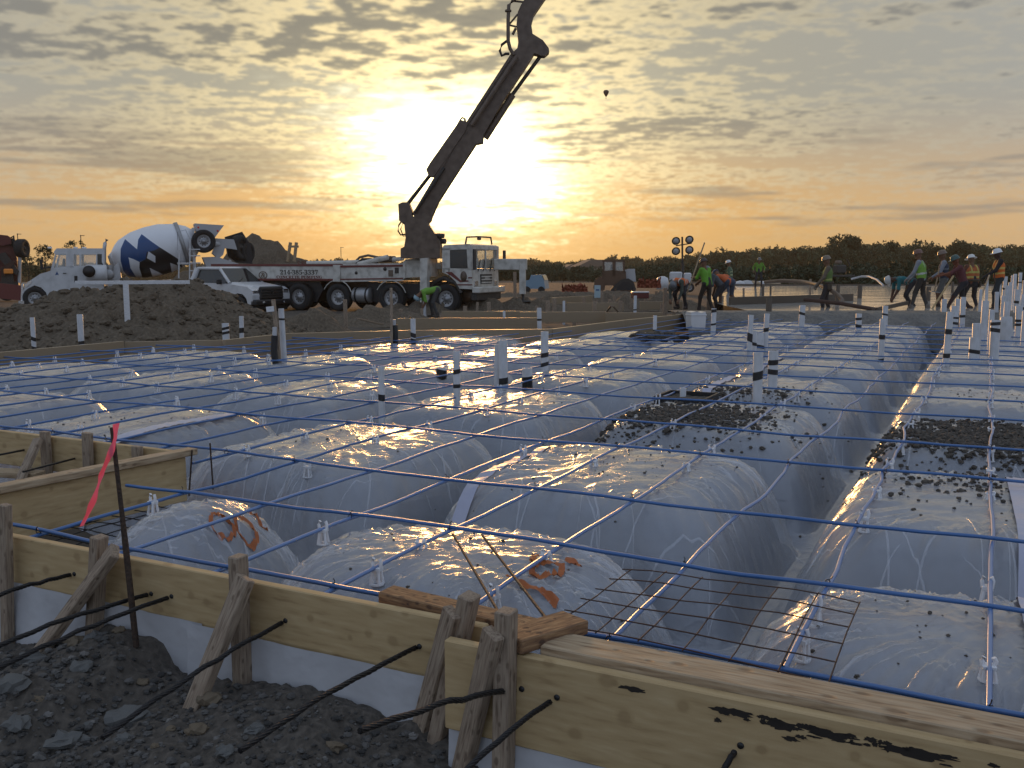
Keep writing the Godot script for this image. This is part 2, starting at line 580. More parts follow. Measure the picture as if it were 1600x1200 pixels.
func sky_color(d: Vector3) -> Color:
	var y := maxf(d.y, 0.0)
	var el := rad_to_deg(asin(clampf(d.y, -1, 1)))
	var g := rad_to_deg(acos(clampf(d.dot(SUN_DIR.normalized()), -1, 1)))
	var flat := Vector2(d.x, d.z).normalized()
	var az := rad_to_deg(acos(clampf(flat.dot(Vector2(SUN_DIR.x, SUN_DIR.z).normalized()), -1, 1)))
	var east := exp(-pow(az / 75.0, 2.0))
	# clear air: orange at the horizon under the sun, blue-grey overhead and in the west
	var low := Color(0.315, 0.345, 0.40).lerp(Color(0.46, 0.28, 0.10), east)
	var mid := Color(0.28, 0.34, 0.445).lerp(Color(0.235, 0.222, 0.178), east)
	var top := Color(0.245, 0.32, 0.465).lerp(Color(0.235, 0.25, 0.26), east * 0.7)
	var c := low.lerp(mid, ss(1.0, 10.0, el)).lerp(top, ss(9.0, 40.0, el))
	c = c.lerp(Color(0.60, 0.285, 0.065), 0.8 * exp(-pow(az / 16.0, 2.0)) * exp(-pow((el - 2.5) / 3.2, 2.0)))
	# clouds
	var p := Vector2(d.x, d.z) / (y + 0.055)
	var n1 := sk_a.get_noise_2d(p.x * 1.0 + 3.0, p.y * 1.15) * 0.5 + 0.5
	var n2 := sk_b.get_noise_2d(p.x * 0.9, p.y * 1.2) * 0.5 + 0.5
	var n3 := sk_c.get_noise_2d(p.x * 0.8, p.y) * 0.5 + 0.5
	var deck := ss(3.0, 13.0, el)
	var dens := n1 * 0.48 + n2 * 0.36 + n3 * 0.15 + 0.08 * deck
	var cover := ss(0.46, 0.68, dens)
	var thick := ss(0.58, 0.88, dens)
	var near := exp(-pow(g / 16.0, 2.0))
	var shade := Color(0.19, 0.23, 0.30).lerp(Color(0.112, 0.106, 0.092), east)
	var lit := Color(0.40, 0.44, 0.51).lerp(Color(0.34, 0.305, 0.22), east)
	lit = lit.lerp(Color(0.95, 0.74, 0.36), near)
	var rim := cover * (1.0 - cover) * 4.0
	var fade := ss(0.0, 5.0, el)
	c = c.lerp(shade, (0.27 + 0.38 * deck) * cover * fade)
	c = c.lerp(lit, clampf(rim * (0.38 + 0.5 * near), 0, 1) * fade)
	# long low streaks
	var saz := rad_to_deg(atan2(d.x, -d.z))
	var stk := sk_a.get_noise_2d(saz * 0.055 + 20.0, el * 0.95) * 0.7 + sk_b.get_noise_2d(saz * 0.03, el * 0.45) * 0.3
	c = c.lerp(shade * Color(1.35, 1.25, 1.15), 0.62 * ss(0.02, 0.30, stk) * ss(1.2, 3.0, el) * ss(9.5, 6.0, el))
	# the sun behind the clouds
	var w := (n1 - 0.5) * 6.0 + (n2 - 0.5) * 6.0
	var gs := sqrt(pow(rad_to_deg(d.x - SUN_DIR.x - 0.012) * 0.82, 2.0) + pow((el - 5.9) * 1.22, 2.0)) if d.z < 0.0 else g
	var gw := maxf(gs + w - 1.2, 0.0)
	var blaze := 1.4 * exp(-pow(gw / 1.75, 2.0)) + 0.7 * exp(-pow(gw / 3.5, 2.0)) + 0.24 * exp(-pow(gs / 9.0, 2.0)) + 0.05 * exp(-gs / 16.0)
	var veil := 1.0 - thick * 0.6 * ss(3.0, 7.0, gs) * fade
	c += Color(1.0, 0.80, 0.40) * (blaze * veil)
	c += Color(0.5, 0.6, 0.5) * (0.9 * exp(-pow(gw / 3.4, 2.0)))
	c.a = 1.0
	return c

func make_sky() -> ImageTexture:
	sk_a = noise(31, 0.55, 5)
	sk_b = noise(32, 4.6, 4)
	sk_c = noise(33, 15.0, 3)
	var w := 4096
	var h := 2048
	var small := Image.create_empty(w / 4, h / 4, false, Image.FORMAT_RGBF)
	for j in h / 4:
		var el := PI * (0.5 - (j + 0.5) / (h / 4))
		if el < -0.03:
			var gcol := Color(0.09, 0.075, 0.06)
			small.fill_rect(Rect2i(0, j, w / 4, h / 4 - j), gcol)
			break
		for i in w / 4:
			var a := TAU * (i + 0.5) / (w / 4)
			small.set_pixel(i, j, sky_color(Vector3(sin(a) * cos(el), sin(el), -cos(a) * cos(el))))
	small.resize(w, h, Image.INTERPOLATE_BILINEAR)
	# the part of the sky with the finest clouds in full detail
	var half := 480
	for j in range(h / 2 - 300, h / 2 + 12):
		var el := PI * (0.5 - (j + 0.5) / h)
		for i in range(-half, half):
			var a := TAU * (i + 0.5) / w
			small.set_pixel((i + w) % w, j, sky_color(Vector3(sin(a) * cos(el), sin(el), -cos(a) * cos(el))))
	small.convert(Image.FORMAT_RGBH)
	return ImageTexture.create_from_image(small)

# ---------- ground
var slab_area := PackedVector2Array()

func ground_y(x: float, z: float) -> float:
	var y := -0.55 + 0.05 * n_low.get_noise_2d(x, z) + 0.02 * n_mid.get_noise_2d(x, z)
	y -= 0.35 * ss(-9.0, -14.0, x) * ss(-34.0, -44.0, z)
	var far := ss(-90.0, -260.0, z)
	y -= 3.2 * far * ss(70.0, 10.0, x - 0.25 * (-z - 200.0))
	return y

func make_ground() -> void:
	for q in [S(2.5, -4.6), S(2.45, 3.3), S(22.0, 3.3), Vector3(11.419, 0, -24.898), Vector3(6.045, 0, -24.898), Vector3(4.458, 0, -23.855), Vector3(0.748, 0, -17.856), Vector3(-4.089, 0, -16.797), Vector3(-4.676, 0, -15.285), Vector3(-6.126, 0, -14.882), S(7.0, -12.1), S(4.3, -12.1), S(4.3, -4.6)]:
		slab_area.append(Vector2(q.x, q.z))
	var xs := []
	var x := -420.0
	while x < 420.0:
		xs.append(x)
		x += clampf(absf(x) * 0.12, 0.45, 18.0) if x > 0.0 else maxf(0.45, minf(18.0, absf(x) * 0.107))
	var zs := []
	var z := 30.0
	while z > -460.0:
		zs.append(z)
		z -= 0.45 if z > -30.0 and z < 2.0 else clampf(absf(z) * 0.06, 0.45, 14.0)
	zs.reverse()
	var m := m_field(xs, zs, func(px, pz):
		if Geometry2D.is_point_in_polygon(Vector2(px, pz), slab_area): return -0.95
		var near := ss(7.0, 4.5, Vector2(px, pz).length())
		return ground_y(px, pz) - 0.3 * near)
	setting("ground", m, M.ground)

# ---------- the mounds under plastic
func rim_of(d: Dictionary, x: float, z: float) -> float:
	# how far in from the trench middle, corners rounded
	var ex: float = d.hb - absf(x)
	var ez: float = d.ha - absf(z)
	var k: float = d.corner
	var hh := maxf(k - absf(ex - ez), 0.0) / k
	return minf(ex, ez) - hh * hh * k * 0.25

# the packed fill under the film
func fill_y(d: Dictionary, x: float, z: float) -> float:
	var wx: float = x + d.ox
	var wz: float = z + d.oz
	var e := rim_of(d, x, z) + 0.03 * n_mid.get_noise_2d(wx * 0.8, wz * 0.8)
	var t := clampf((e - 0.145) / d.run, 0.0, 1.0)
	var rise := 1.0 - pow(1.0 - t, 2.6)
	var ux: float = x / d.hb
	var uz: float = z / d.ha
	return lerpf(-0.84, d.top - d.crown - 0.018, rise) + d.crown * (1.0 - ux * ux) * (1.0 - uz * uz) + 0.012 * n_mid.get_noise_2d(wx * 1.1, wz * 1.1) * t

# the film draped over it: taut over the shoulders, creased where it bunches
func mound_y(d: Dictionary, x: float, z: float) -> float:
	var wx: float = x + d.ox
	var wz: float = z + d.oz
	var e := rim_of(d, x, z)
	var t := clampf((e - 0.085) / (d.run + 0.045), 0.0, 1.0)
	var rise := 1.0 - pow(1.0 - t, 2.4)
	var ux: float = x / d.hb
	var uz: float = z / d.ha
	var y: float = lerpf(-0.80, d.top - d.crown + 0.002, rise) + d.crown * (1.0 - ux * ux) * (1.0 - uz * uz)
	if d.fine:
		var ang := atan2(uz, ux)
		var band := ss(0.06, 0.2, e) * ss(0.8, 0.25, e)
		var fold := n_ridge.get_noise_3d(cos(ang) * 5.6 + d.ox, sin(ang) * 5.6 + d.oz, e * 0.55)
		y += 0.055 * (fold - 0.35) * band
		var sx: float = wx * d.cs - wz * d.sn
		var sz: float = (wx * d.sn + wz * d.cs) * 2.3
		var wob := 0.16 * n_mid.get_noise_2d(wx * 0.9, wz * 0.9)
		var top := 0.35 + 0.65 * t
		y -= 0.030 * (n_cell.get_noise_2d(sx + wob, sz + wob) + 0.6) * top
		y -= 0.012 * (n_cell.get_noise_2d(sz * 0.55 - wob, sx * 3.4 + wob + 40.0) + 0.6) * top
		y += 0.014 * n_mid.get_noise_2d(wx * 0.9, wz * 0.9) * t
	else:
		y += 0.030 * n_mid.get_noise_2d(wx, wz) * t
	return maxf(y, fill_y(d, x, z) + 0.005)

func add_mound(row: int, k: int, a0: float, a1: float, b0: float, b1: float, top: float, run: float, label: String) -> void:
	var d := {"ha": (a1 - a0) * 0.5, "hb": (b1 - b0) * 0.5, "top": top, "run": run, "row": row, "k": k, "a": (a0 + a1) * 0.5, "b": (b0 + b1) * 0.5}
	d.corner = 0.55 if k == 0 else 0.32
	d.crown = 0.11 if k == 0 else 0.055
	d.ox = d.b * 1.0
	d.oz = -d.a * 1.0
	var dist := Vector2(d.a * SA + d.b * CA, -d.a * CA + d.b * SA).length()
	d.fine = dist < 13.0 and b0 < 1.0
	var spin := R.randf_range(-0.9, 0.9)
	d.cs = cos(spin)
	d.sn = sin(spin)
	var cell := clampf(dist * 0.0046, 0.018 if b0 < 1.0 else 0.05, 0.14)
	var xs := steps(-d.hb, d.hb, int(d.hb * 2.0 / cell))
	var zs := steps(-d.ha, d.ha, int(d.ha * 2.0 / cell))
	d.node = thing("plastic_covered_mound", label, "mound", S(d.a, d.b), SLAB_TURN, "fill mounds wrapped in clear plastic")
	part(d.node, "fill", m_field(steps(-d.hb, d.hb, int(d.hb * 1.0 / cell)), steps(-d.ha, d.ha, int(d.ha * 1.0 / cell)), func(x, z): return fill_y(d, x, z)), M.fill)
	part(d.node, "film", m_field(xs, zs, func(x, z): return mound_y(d, x, z)), M.film)
	mounds.append(d)

# height of the sheeting at slab coordinates
func sheet_y(a: float, b: float) -> float:
	for d in mounds:
		if absf(a - d.a) <= d.ha and absf(b - d.b) <= d.hb:
			return mound_y(d, b - d.b, d.a - a)
	return -0.80

const ORD := ["first", "second", "third", "fourth", "fifth", "sixth", "seventh", "eighth", "ninth", "tenth", "eleventh", "twelfth", "thirteenth", "fourteenth", "fifteenth", "sixteenth", "seventeenth", "eighteenth", "nineteenth", "twentieth", "twenty-first", "twenty-second", "twenty-third", "twenty-fourth"]

func make_slab() -> void:
	var ta := [2.70, 4.45, 6.80, 9.15, 11.50, 13.85, 16.20, 18.55, 20.90, 23.20]
	var tb := [1.13, -1.0, -3.13, -5.26, -7.39, -9.52, -11.75]
	var stop := [23.3, 23.3, 23.0, 19.0, 15.6, 12.4]
	var special := {"00": "near plastic mound at the front form under the rusty wire mesh", "01": "long plastic mound with a pale lap strip, just short of the dirt-strewn one", "02": "plastic mound heavily strewn with dark dirt", "10": "front plastic mound with orange paint marks and two thin bars leaning on it",
		"11": "large plastic mound with several clear chairs, right behind the paint-marked front mound", "12": "plastic mound with spilled dirt beside the black box and a pair of banded pipes", "20": "small domed plastic mound with two orange ring marks by the pink ribbon", "21": "plastic mound whose top glitters with sun, behind the ring-marked dome", "22": "plastic mound just behind the glittering one, left of the black box", "31": "plastic mound beside the plank corner with a loose pale lap strip"}
	for row in 6:
		for k in 9:
			var a0: float = ta[k]
			var a1: float = ta[k + 1]
			if row > 2 and k == 0: continue
			if row >= 3 and k == 1: a0 = 4.42
			var mid := S((a0 + a1) * 0.5, (tb[row] + tb[row + 1]) * 0.5)
			if not Geometry2D.is_point_in_polygon(Vector2(mid.x, mid.z), slab_area) or (a0 + a1) * 0.5 > stop[row]: continue
			var b0: float = tb[row + 1]
			if row == 2 and k == 0: b0 = -4.30
			var key := "%d%d" % [row, k]
			var label: String = special.get(key, "plastic-covered mound, %s back from the front form, %s row from the right" % [ORD[k], ORD[row]])
			if row >= 3 and not special.has(key): label = "plastic-covered mound, %s back from the plank corner, %s row from the right" % [ORD[k - 1], ORD[row]]
			add_mound(row, k, a0, a1, b0, tb[row], -0.115 + 0.02 * R.randf() + (0.01 if k == 0 else 0.0), 0.47 if key == "20" else R.randf_range(0.30, 0.38), label)
	for k in 8: add_mound(-1, k, ta[k], ta[k + 1], 1.13, 3.26, -0.11, 0.34, "plastic-covered mound, %s back from the front form, right of the dirt-strewn row" % ORD[k])
	# sheeting on the trench floors
	var st := mb()
	st.set_smooth_group(-1)
	var pts := []
	for q in slab_area: pts.append(Vector2(q.x, q.y))
	var flat := PackedVector2Array(pts)
	var idx := Geometry2D.triangulate_polygon(flat)
	for i in range(0, idx.size(), 3):
		var p: Vector2 = flat[idx[i]]
		var q: Vector2 = flat[idx[i + 1]]
		var r: Vector2 = flat[idx[i + 2]]
		if (q - p).cross(r - p) > 0.0:
			var s := q
			q = r
			r = s
		tri(st, Vector3(p.x, -0.86, p.y), Vector3(q.x, -0.86, q.y), Vector3(r.x, -0.86, r.y))
	setting("trench_floor", done(st), M.floor_sheet)
	make_tendons(tb)
	make_chairs()
	make_sheet_details()

func inside_slab(a: float, b: float) -> bool:
	var p := S(a, b)
	return Geometry2D.is_point_in_polygon(Vector2(p.x, p.z), slab_area)

func soft_y(a: float, b: float, low: float) -> float:
	# a tendon lies on chairs over the mounds and dips between them
	var t := 0.0
	for o in [-0.5, -0.25, 0.0, 0.25, 0.5]:
		t += clampf((sheet_y(a + o, b + o * 0.8) + 0.45) / 0.3, 0.0, 1.0)
	return lerpf(low - 0.022, low, t / 5.0)

func make_tendons(_tb: Array) -> void:
	var b := 0.06
	for k in 22:
		var pts := []
		var a := 2.64 if b > -4.45 else 4.36
		var wob := 0.01 + 0.014 * R.randf()
		var ph := R.randf() * 10.0
		if k < 3: wob *= 1.8
		while a < 23.6:
			if not inside_slab(a, b): break
			var bb := b + wob * 1.6 * n_mid.get_noise_2d(a * 0.35, ph) * ss(2.6, 6.0, a)
			var y := soft_y(a, bb, -0.068) + 0.006 * n_mid.get_noise_2d(a * 0.8, ph + 20.0)
			pts.append(S(a, bb, y))
			a += 0.12 if a < 8.0 else 0.3
		if pts.size() > 4:
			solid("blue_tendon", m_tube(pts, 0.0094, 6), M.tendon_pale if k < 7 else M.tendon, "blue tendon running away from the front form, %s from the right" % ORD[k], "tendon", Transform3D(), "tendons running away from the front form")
		b -= 0.565
	var k := 0
	var ts := mb()
	var loop := []
	for i in 9: loop.append(Vector3(cos(TAU * i / 8.0) * 0.013, sin(TAU * i / 8.0) * 0.014, 0.004 * sin(TAU * i / 4.0)))
	tube(ts, loop, 0.0022, 4)
	tube(ts, [Vector3(0.0, 0.012, 0), Vector3(0.004, 0.024, 0.004), Vector3(0.012, 0.032, 0.0)], 0.0022, 4)
	var tie := done(ts)
	for a0 in [2.84, 3.72, 4.66, 5.98, 7.08, 8.45, 9.66, 10.84, 12.05, 13.13, 13.93, 14.63, 15.4, 16.5, 17.6, 18.8, 20.0, 21.2]:
		var pts := []
		var ph := R.randf() * 10.0
		var bb := 3.25
		while bb > -12.2:
			if bb < -4.42 and a0 < 4.3: break
			if bb < -6.0 and a0 > 13.5: break
			if not inside_slab(a0, bb): break
			var aa: float = a0 + 0.05 * n_mid.get_noise_2d(bb * 0.16, ph) + 0.012 * sin(bb * 0.7 + ph)
			pts.append(S(aa, bb, soft_y(aa, bb, -0.050) + 0.006 * n_mid.get_noise_2d(bb * 0.8, ph)))
			bb -= 0.12 if a0 < 8.0 else 0.3
		if pts.size() > 4:
			var o := solid("blue_tendon", m_tube(pts, 0.0094, 6), M.tendon, "blue tendon lying parallel to the front form, %s back from it" % ORD[k], "tendon", Transform3D(), "tendons lying parallel to the front form")
			if a0 < 9.0:
				for c in 12:
					if R.randf() < 0.25: continue
					var cb := 0.06 - 0.565 * c
					var near: Vector3 = pts[0]
					for q in pts:
						if absf(to_ab(q).y - cb) < absf(to_ab(near).y - cb): near = q
					if absf(to_ab(near).y - cb) < 0.1: part(o, "wire_tie", tie, M.strand, Transform3D(Basis.from_euler(Vector3(R.randf_range(-0.5, 0.5), R.randf() * 6.0, R.randf_range(-0.5, 0.5))), S(a0, cb, near.y - 0.004)))
		k += 1

func chair_mesh() -> ArrayMesh:
	var st := mb()
	lathe(st, [Vector2(0.012, 0.0), Vector2(0.022, 0.0), Vector2(0.022, 0.004), Vector2(0.012, 0.004), Vector2(0.012, 0.0)], 12, Transform3D(), false)
	for i in 4:
		var an := TAU * (i + 0.5) / 4.0
		rod(st, Vector3(cos(an) * 0.02, 0.0, sin(an) * 0.02), Vector3(cos(an) * 0.011, 0.042, sin(an) * 0.011), 0.0055, 5)
	box(st, Vector3(0, 0.040, 0), Vector3(0.03, 0.010, 0.03), 0.001)
	for s in [-1.0, 1.0]:
		tube(st, [Vector3(s * 0.012, 0.040, 0), Vector3(s * 0.0145, 0.056, 0), Vector3(s * 0.010, 0.066, 0)], 0.0062, 5)
	return done(st)

func make_chairs() -> void:
	var cm := chair_mesh()
	var n := 0
	for d in mounds:
		var dist := Vector2(d.a * SA + d.b * CA, -d.a * CA + d.b * SA).length()
		if dist > 15.5: continue
		var b := 0.06
		for k in 22:
			if absf(b - d.b) < d.hb - 0.22:
				for f in [-0.62, -0.05, 0.60]:
					if R.randf() < 0.16: continue
					var a: float = d.a + d.ha * (f + R.randf_range(-0.09, 0.09))
					if d.k == 0 and f < -0.5: a += 0.12
					var y := sheet_y(a, b)
					if y < -0.22 or n >= 260: continue
					var off := R.randf_range(-0.008, 0.008)
					var sc := Vector3(1.35, clampf((-0.062 - y) / 0.052, 0.6, 1.7), 1.35)
					solid("tendon_chair", cm, M.chair, "clear chair under the %s tendon from the right, %s of the %s mound back" % [ORD[k], "front" if f < -0.5 else ("back" if f > 0.5 else "middle"), ORD[d.k]], "chair", Transform3D(Basis(Vector3.UP, SLAB_TURN + R.randf_range(-0.3, 0.3)).scaled_local(sc), S(a, b + off, y - 0.001)), "clear chairs under the tendons")
					n += 1
			b -= 0.565

# a ribbon lying on a mound's sheeting
func on_sheet(d: Dictionary, pts: Array, width: float, lift := 0.009, rag := 0.3) -> ArrayMesh:
	var v := PackedVector3Array()
	for i in pts.size():
		var p: Vector2 = pts[i]
		var dir: Vector2 = (pts[mini(i + 1, pts.size() - 1)] - pts[maxi(i - 1, 0)]).normalized()
		var side := Vector2(-dir.y, dir.x) * width * 0.5
		var flat := -9.0
		if rag == 0.0:   # a taut band spans the creases
			for back in range(-4, 5):
				var pb: Vector2 = pts[clampi(i + back, 0, pts.size() - 1)]
				var most := -9.0
				for s in 5: most = maxf(most, mound_y(d, pb.x + side.x * (s * 0.5 - 1.0), pb.y + side.y * (s * 0.5 - 1.0)))
				flat = most if back == -4 else flat + most
			flat = flat / 9.0
		for s in 5:
			var q := p + side * (s * 0.5 - 1.0) * (1.0 - rag * 0.5 + rag * n_fine.get_noise_2d(p.x * 3.0, p.y * 3.0 + s * 7.0))
			v.append(Vector3(q.x, (lerpf(mound_y(d, q.x, q.y), flat, 0.8) if rag == 0.0 else mound_y(d, q.x, q.y)) + lift, q.y))
	return grid_mesh(v, 5, pts.size())

func mound_at(row: int, k: int) -> Dictionary:
	for d in mounds:
		if d.row == row and d.k == k: return d
	return mounds[0]

func arc(c: Vector2, rx: float, ry: float, a0: float, a1: float, n := 18) -> Array:
	var o := []
	for i in n + 1:
		var a := lerpf(a0, a1, float(i) / n)
		o.append(c + Vector2(cos(a) * rx, sin(a) * ry))
	return o

func line(a: Vector2, b: Vector2, n := 8) -> Array:
	var o := []
	for i in n + 1:
		o.append(a.lerp(b, float(i) / n))
	return o

func make_sheet_details() -> void:
	var i4 := Transform3D()
	# pale laps of sheeting
	for q in [[0, 0, 0.17, 0.19], [0, 1, 0.15, 0.17], [1, 1, -0.72, 0.09], [3, 1, 0.5, 0.13], [1, 3, -0.55, 0.09], [1, 4, -0.5, 0.09]]:
		var d := mound_at(q[0], q[1])
		part(d.node, "lap_strip", on_sheet(d, line(Vector2(q[2], -d.ha * 0.97), Vector2(q[2] + 0.06, d.ha * 0.97), 170), q[3], 0.016, 0.0), M.lap, i4)
	# folds where the film bunches: slim ridges running in from the edges of the near mounds
	for d in mounds:
		var dist := Vector2(d.a * SA + d.b * CA, -d.a * CA + d.b * SA).length()
		if dist > 12.0 or not d.fine: continue
		var st := mb()
		st.set_smooth_group(1)
		for i in (48 if dist < 8.0 else 26):
			var along_x := R.randf() < 0.55
			var s: float = [-1.0, 1.0][R.randi() % 2]
			var u := R.randf_range(-0.85, 0.85)
			var p0 := Vector2(u * d.hb, s * (d.ha - 0.13)) if along_x else Vector2(s * (d.hb - 0.13), u * d.ha)
			var inn := Vector2(0, -s) if along_x else Vector2(-s, 0)
			var sk := Vector2(inn.y, inn.x) * R.randf_range(-0.7, 0.7)
			var ln := R.randf_range(0.18, 0.6)
			var wide := R.randf_range(0.002, 0.0065) * (1.6 if R.randf() < 0.1 else 1.0)
			var curl := R.randf_range(-0.35, 0.35)
			var prev := []
			for k in 15:
				var f := k / 14.0
				var c := p0 + (inn + sk * f) * ln * f + Vector2(inn.y, inn.x) * curl * f * f * ln
				var dir := (inn + sk * 2.0 * f).normalized()
				var w := Vector2(-dir.y, dir.x) * wide * sin(PI * clampf(f * 0.96 + 0.02, 0.0, 1.0))
				var now := []
				for o in [-1.0, 0.0, 1.0]:
					var q: Vector2 = c + w * o
					now.append(Vector3(q.x, mound_y(d, q.x, q.y) + (0.002 if o != 0.0 else 0.003 + 1.1 * w.length()), q.y))
				if k > 0:
					quad(st, prev[0], prev[1], now[1], now[0])
					quad(st, prev[1], prev[2], now[2], now[1])
				prev = now
		part(d.node, "film_folds", done(st), M.fold).set_meta("kind", "stuff")
	# sprayed marks
	var d1 := mound_at(1, 0)
	for s in [line(Vector2(0.36, 0.23), Vector2(0.62, 0.30), 20), arc(Vector2(0.475, 0.09), 0.06, 0.075, 0.0, TAU, 40), arc(Vector2(0.42, -0.01), 0.05, 0.07, 2.2, 4.6, 16), line(Vector2(0.50, -0.06), Vector2(0.58, -0.03), 8)]:
		part(d1.node, "paint_mark", on_sheet(d1, s, 0.032, 0.014, 0.5), M.orange_paint, i4)
	var d2 := mound_at(2, 0)
	for s in [arc(Vector2(0.22, -0.03), 0.055, 0.06, 0.0, TAU, 60), arc(Vector2(0.25, -0.17), 0.055, 0.055, 0.0, TAU, 60), line(Vector2(0.10, -0.34), Vector2(0.22, -0.37), 20)]:
		part(d2.node, "paint_mark", on_sheet(d2, s, 0.022, 0.014, 0.5), M.orange_paint, i4)
	# wire mesh: rusty over the right front mound, dark in the corner by the plank
	wire_mesh("rusty wire mesh piece lying over the front mounds behind the form", 2.76, 3.52, -1.26, -0.36, -0.045, 0.145, M.rust, 0.0026)
	wire_mesh("dark wire mesh lying low in the corner below the long plank", 2.75, 4.1, -5.3, -3.75, -0.30, 0.15, M.strand, 0.0035)
	var r := 0.0055
	solid("loose_bar", m_rod(S(3.55, -2.08, -0.03), S(2.66, -1.37, 0.0), r, 8), M.rebar, "thin bar leaning from the paint-marked mound to the form, the one further from the mesh", "bar", Transform3D(), "thin loose bars")
	solid("loose_bar", m_rod(S(3.60, -1.96, -0.03), S(2.68, -1.22, 0.02), r), M.rebar, "thin bar leaning across the paint-marked mound, the one nearer the mesh", "bar", Transform3D(), "thin loose bars")
	solid("loose_bar", m_rod(Vector3(-1.997, 0.02, -5.818), Vector3(-2.036, -0.279, -5.838), r), M.rebar, "short upright bar at the end of the long plank", "bar", Transform3D(), "thin upright bars")
	solid("loose_bar", m_rod(Vector3(-1.948, 0.027, -6.017), Vector3(-1.938, -0.279, -6.012), r), M.rebar, "short upright bar standing behind the plank end by the sheeting", "bar", Transform3D(), "thin upright bars")
	# dirt spilled on the sheeting
	var clod := rock_mesh(5, 0.28, 5)
	var spill := func(d: Dictionary, c: Vector2, sx: float, sz: float, count: int, name_: String, size := 1.0):
		var xs := []
		for i in count:
			var p := c + Vector2(R.randfn(0, sx), R.randfn(0, sz))
			if absf(p.x) > d.hb * 0.93 or absf(p.y) > d.ha * 0.93: continue
			var s := size * (0.008 + 0.016 * pow(R.randf(), 3.0)) * (1.6 if R.randf() < 0.04 else 1.0)
			var w := S(d.a, d.b) + Basis(Vector3.UP, SLAB_TURN) * Vector3(p.x, mound_y(d, p.x, p.y) + s * 0.35, p.y)
			xs.append(Transform3D(Basis.from_euler(Vector3(R.randf() * 6.0, R.randf() * 6.0, R.randf() * 6.0)).scaled(Vector3(s, s * 0.7, s)), w))
		swarm(self, name_, clod, M.dirt, xs)
	var m2 := mound_at(0, 2)
	spill.call(m2, Vector2(0.1, 0.35), 0.5, 0.28, 2600, "dirt", 1.15)
	spill.call(m2, Vector2(0.0, -0.25), 0.55, 0.5, 1500, "dirt", 1.0)
	spill.call(mound_at(0, 1), Vector2(0.2, -0.5), 0.5, 0.35, 500, "dirt", 0.8)
	spill.call(mound_at(1, 2), Vector2(-0.3, 0.3), 0.42, 0.4, 2200, "dirt", 1.0)
	spill.call(mound_at(1, 3), Vector2(-0.2, 0.9), 0.4, 0.3, 700, "dirt", 1.0)
	for q in [[0, 0, 120], [1, 1, 90], [1, 0, 50], [2, 1, 60], [3, 1, 60], [0, 3, 120], [2, 2, 60]]:
		var d := mound_at(q[0], q[1])
		spill.call(d, Vector2(0, 0), 0.45, 0.45, q[2], "dirt", 0.42)

func wire_mesh(label: String, a0: float, a1: float, b0: float, b1: float, y: float, gap: float, m: Material, r: float) -> void:
	var o := thing("wire_mesh", label, "wire mesh", S((a0 + a1) * 0.5, (b0 + b1) * 0.5, y), SLAB_TURN)
	var ha := (a1 - a0) * 0.5
	var hb := (b1 - b0) * 0.5
	var x := -hb + 0.03
	var sag := func(px, pz) -> Vector3: return Vector3(px, 0.03 * n_mid.get_noise_2d(px * 0.5 + 4.0, pz * 0.5), pz)
	while x < hb:
		var pts := []
		for i in 9: pts.append(sag.call(x, lerpf(-ha, ha, i / 8.0)))
		part(o, "wire", m_tube(pts, r, 5), m)
		x += gap
	var z := -ha + 0.03
	while z < ha:
		var pts := []
		for i in 9: pts.append(sag.call(lerpf(-hb, hb, i / 8.0), z) + Vector3(0, r * 1.8, 0))
		part(o, "wire", m_tube(pts, r, 5), m)
		z += gap

# a lumpy stone of about unit radius
func rock_mesh(seed_: int, rough: float, n := 6) -> ArrayMesh:
	var st := mb()
	st.set_smooth_group(-1)
	var nz := noise(seed_, 0.9, 2)
	var pt := func(i: int, j: int) -> Vector3:
		var th := PI * j / n
		var ph := TAU * (i % (n + 2)) / (n + 2)
		var p := Vector3(sin(th) * cos(ph), cos(th), sin(th) * sin(ph))
		return p * (1.0 + rough * 2.0 * nz.get_noise_3dv(p * 1.3 + Vector3.ONE * seed_))
	for j in n:
		for i in n + 2:
			var a = pt.call(i, j)
			var b = pt.call(i + 1, j)
			var c = pt.call(i + 1, j + 1)
			var d = pt.call(i, j + 1)
			if j > 0: tri(st, a, b, c)
			if j < n - 1: tri(st, a, c, d)
	return done(st)


# ---------- lumber: a board from p to q, w wide, d deep, with its own stretch of grain
func lumber(called: String, label: String, category: String, m: Material, p: Vector3, q: Vector3, w: float, d: float, up := Vector3.UP, group := "", warp := 0.0) -> MeshInstance3D:
	var x := (q - p).normalized()
	var z := x.cross(up).normalized()
	var y := z.cross(x)
	var c := Vector3(R.randf_range(-30, 30), R.randf_range(-9, 9), R.randf_range(-9, 9))
	var len_ := (q - p).length()
	var st := mb()
	if warp > 0.0:
		var n := 10
		for i in n:
			var o := Vector3(len_ * ((i + 0.5) / n - 0.5), warp * n_mid.get_noise_1d(i * 0.4 + c.x), warp * n_mid.get_noise_1d(i * 0.4 + c.y))
			box(st, c + o, Vector3(len_ / n + 0.0004, d, w), 0.0)
	else:
		box(st, c, Vector3(len_, d, w), minf(0.004, minf(w, d) * 0.15))
	var t := Transform3D(Basis(x, y, z), (p + q) * 0.5)
	t.origin -= t.basis * c
	return solid(called, done(st), m, label, category, t, group)

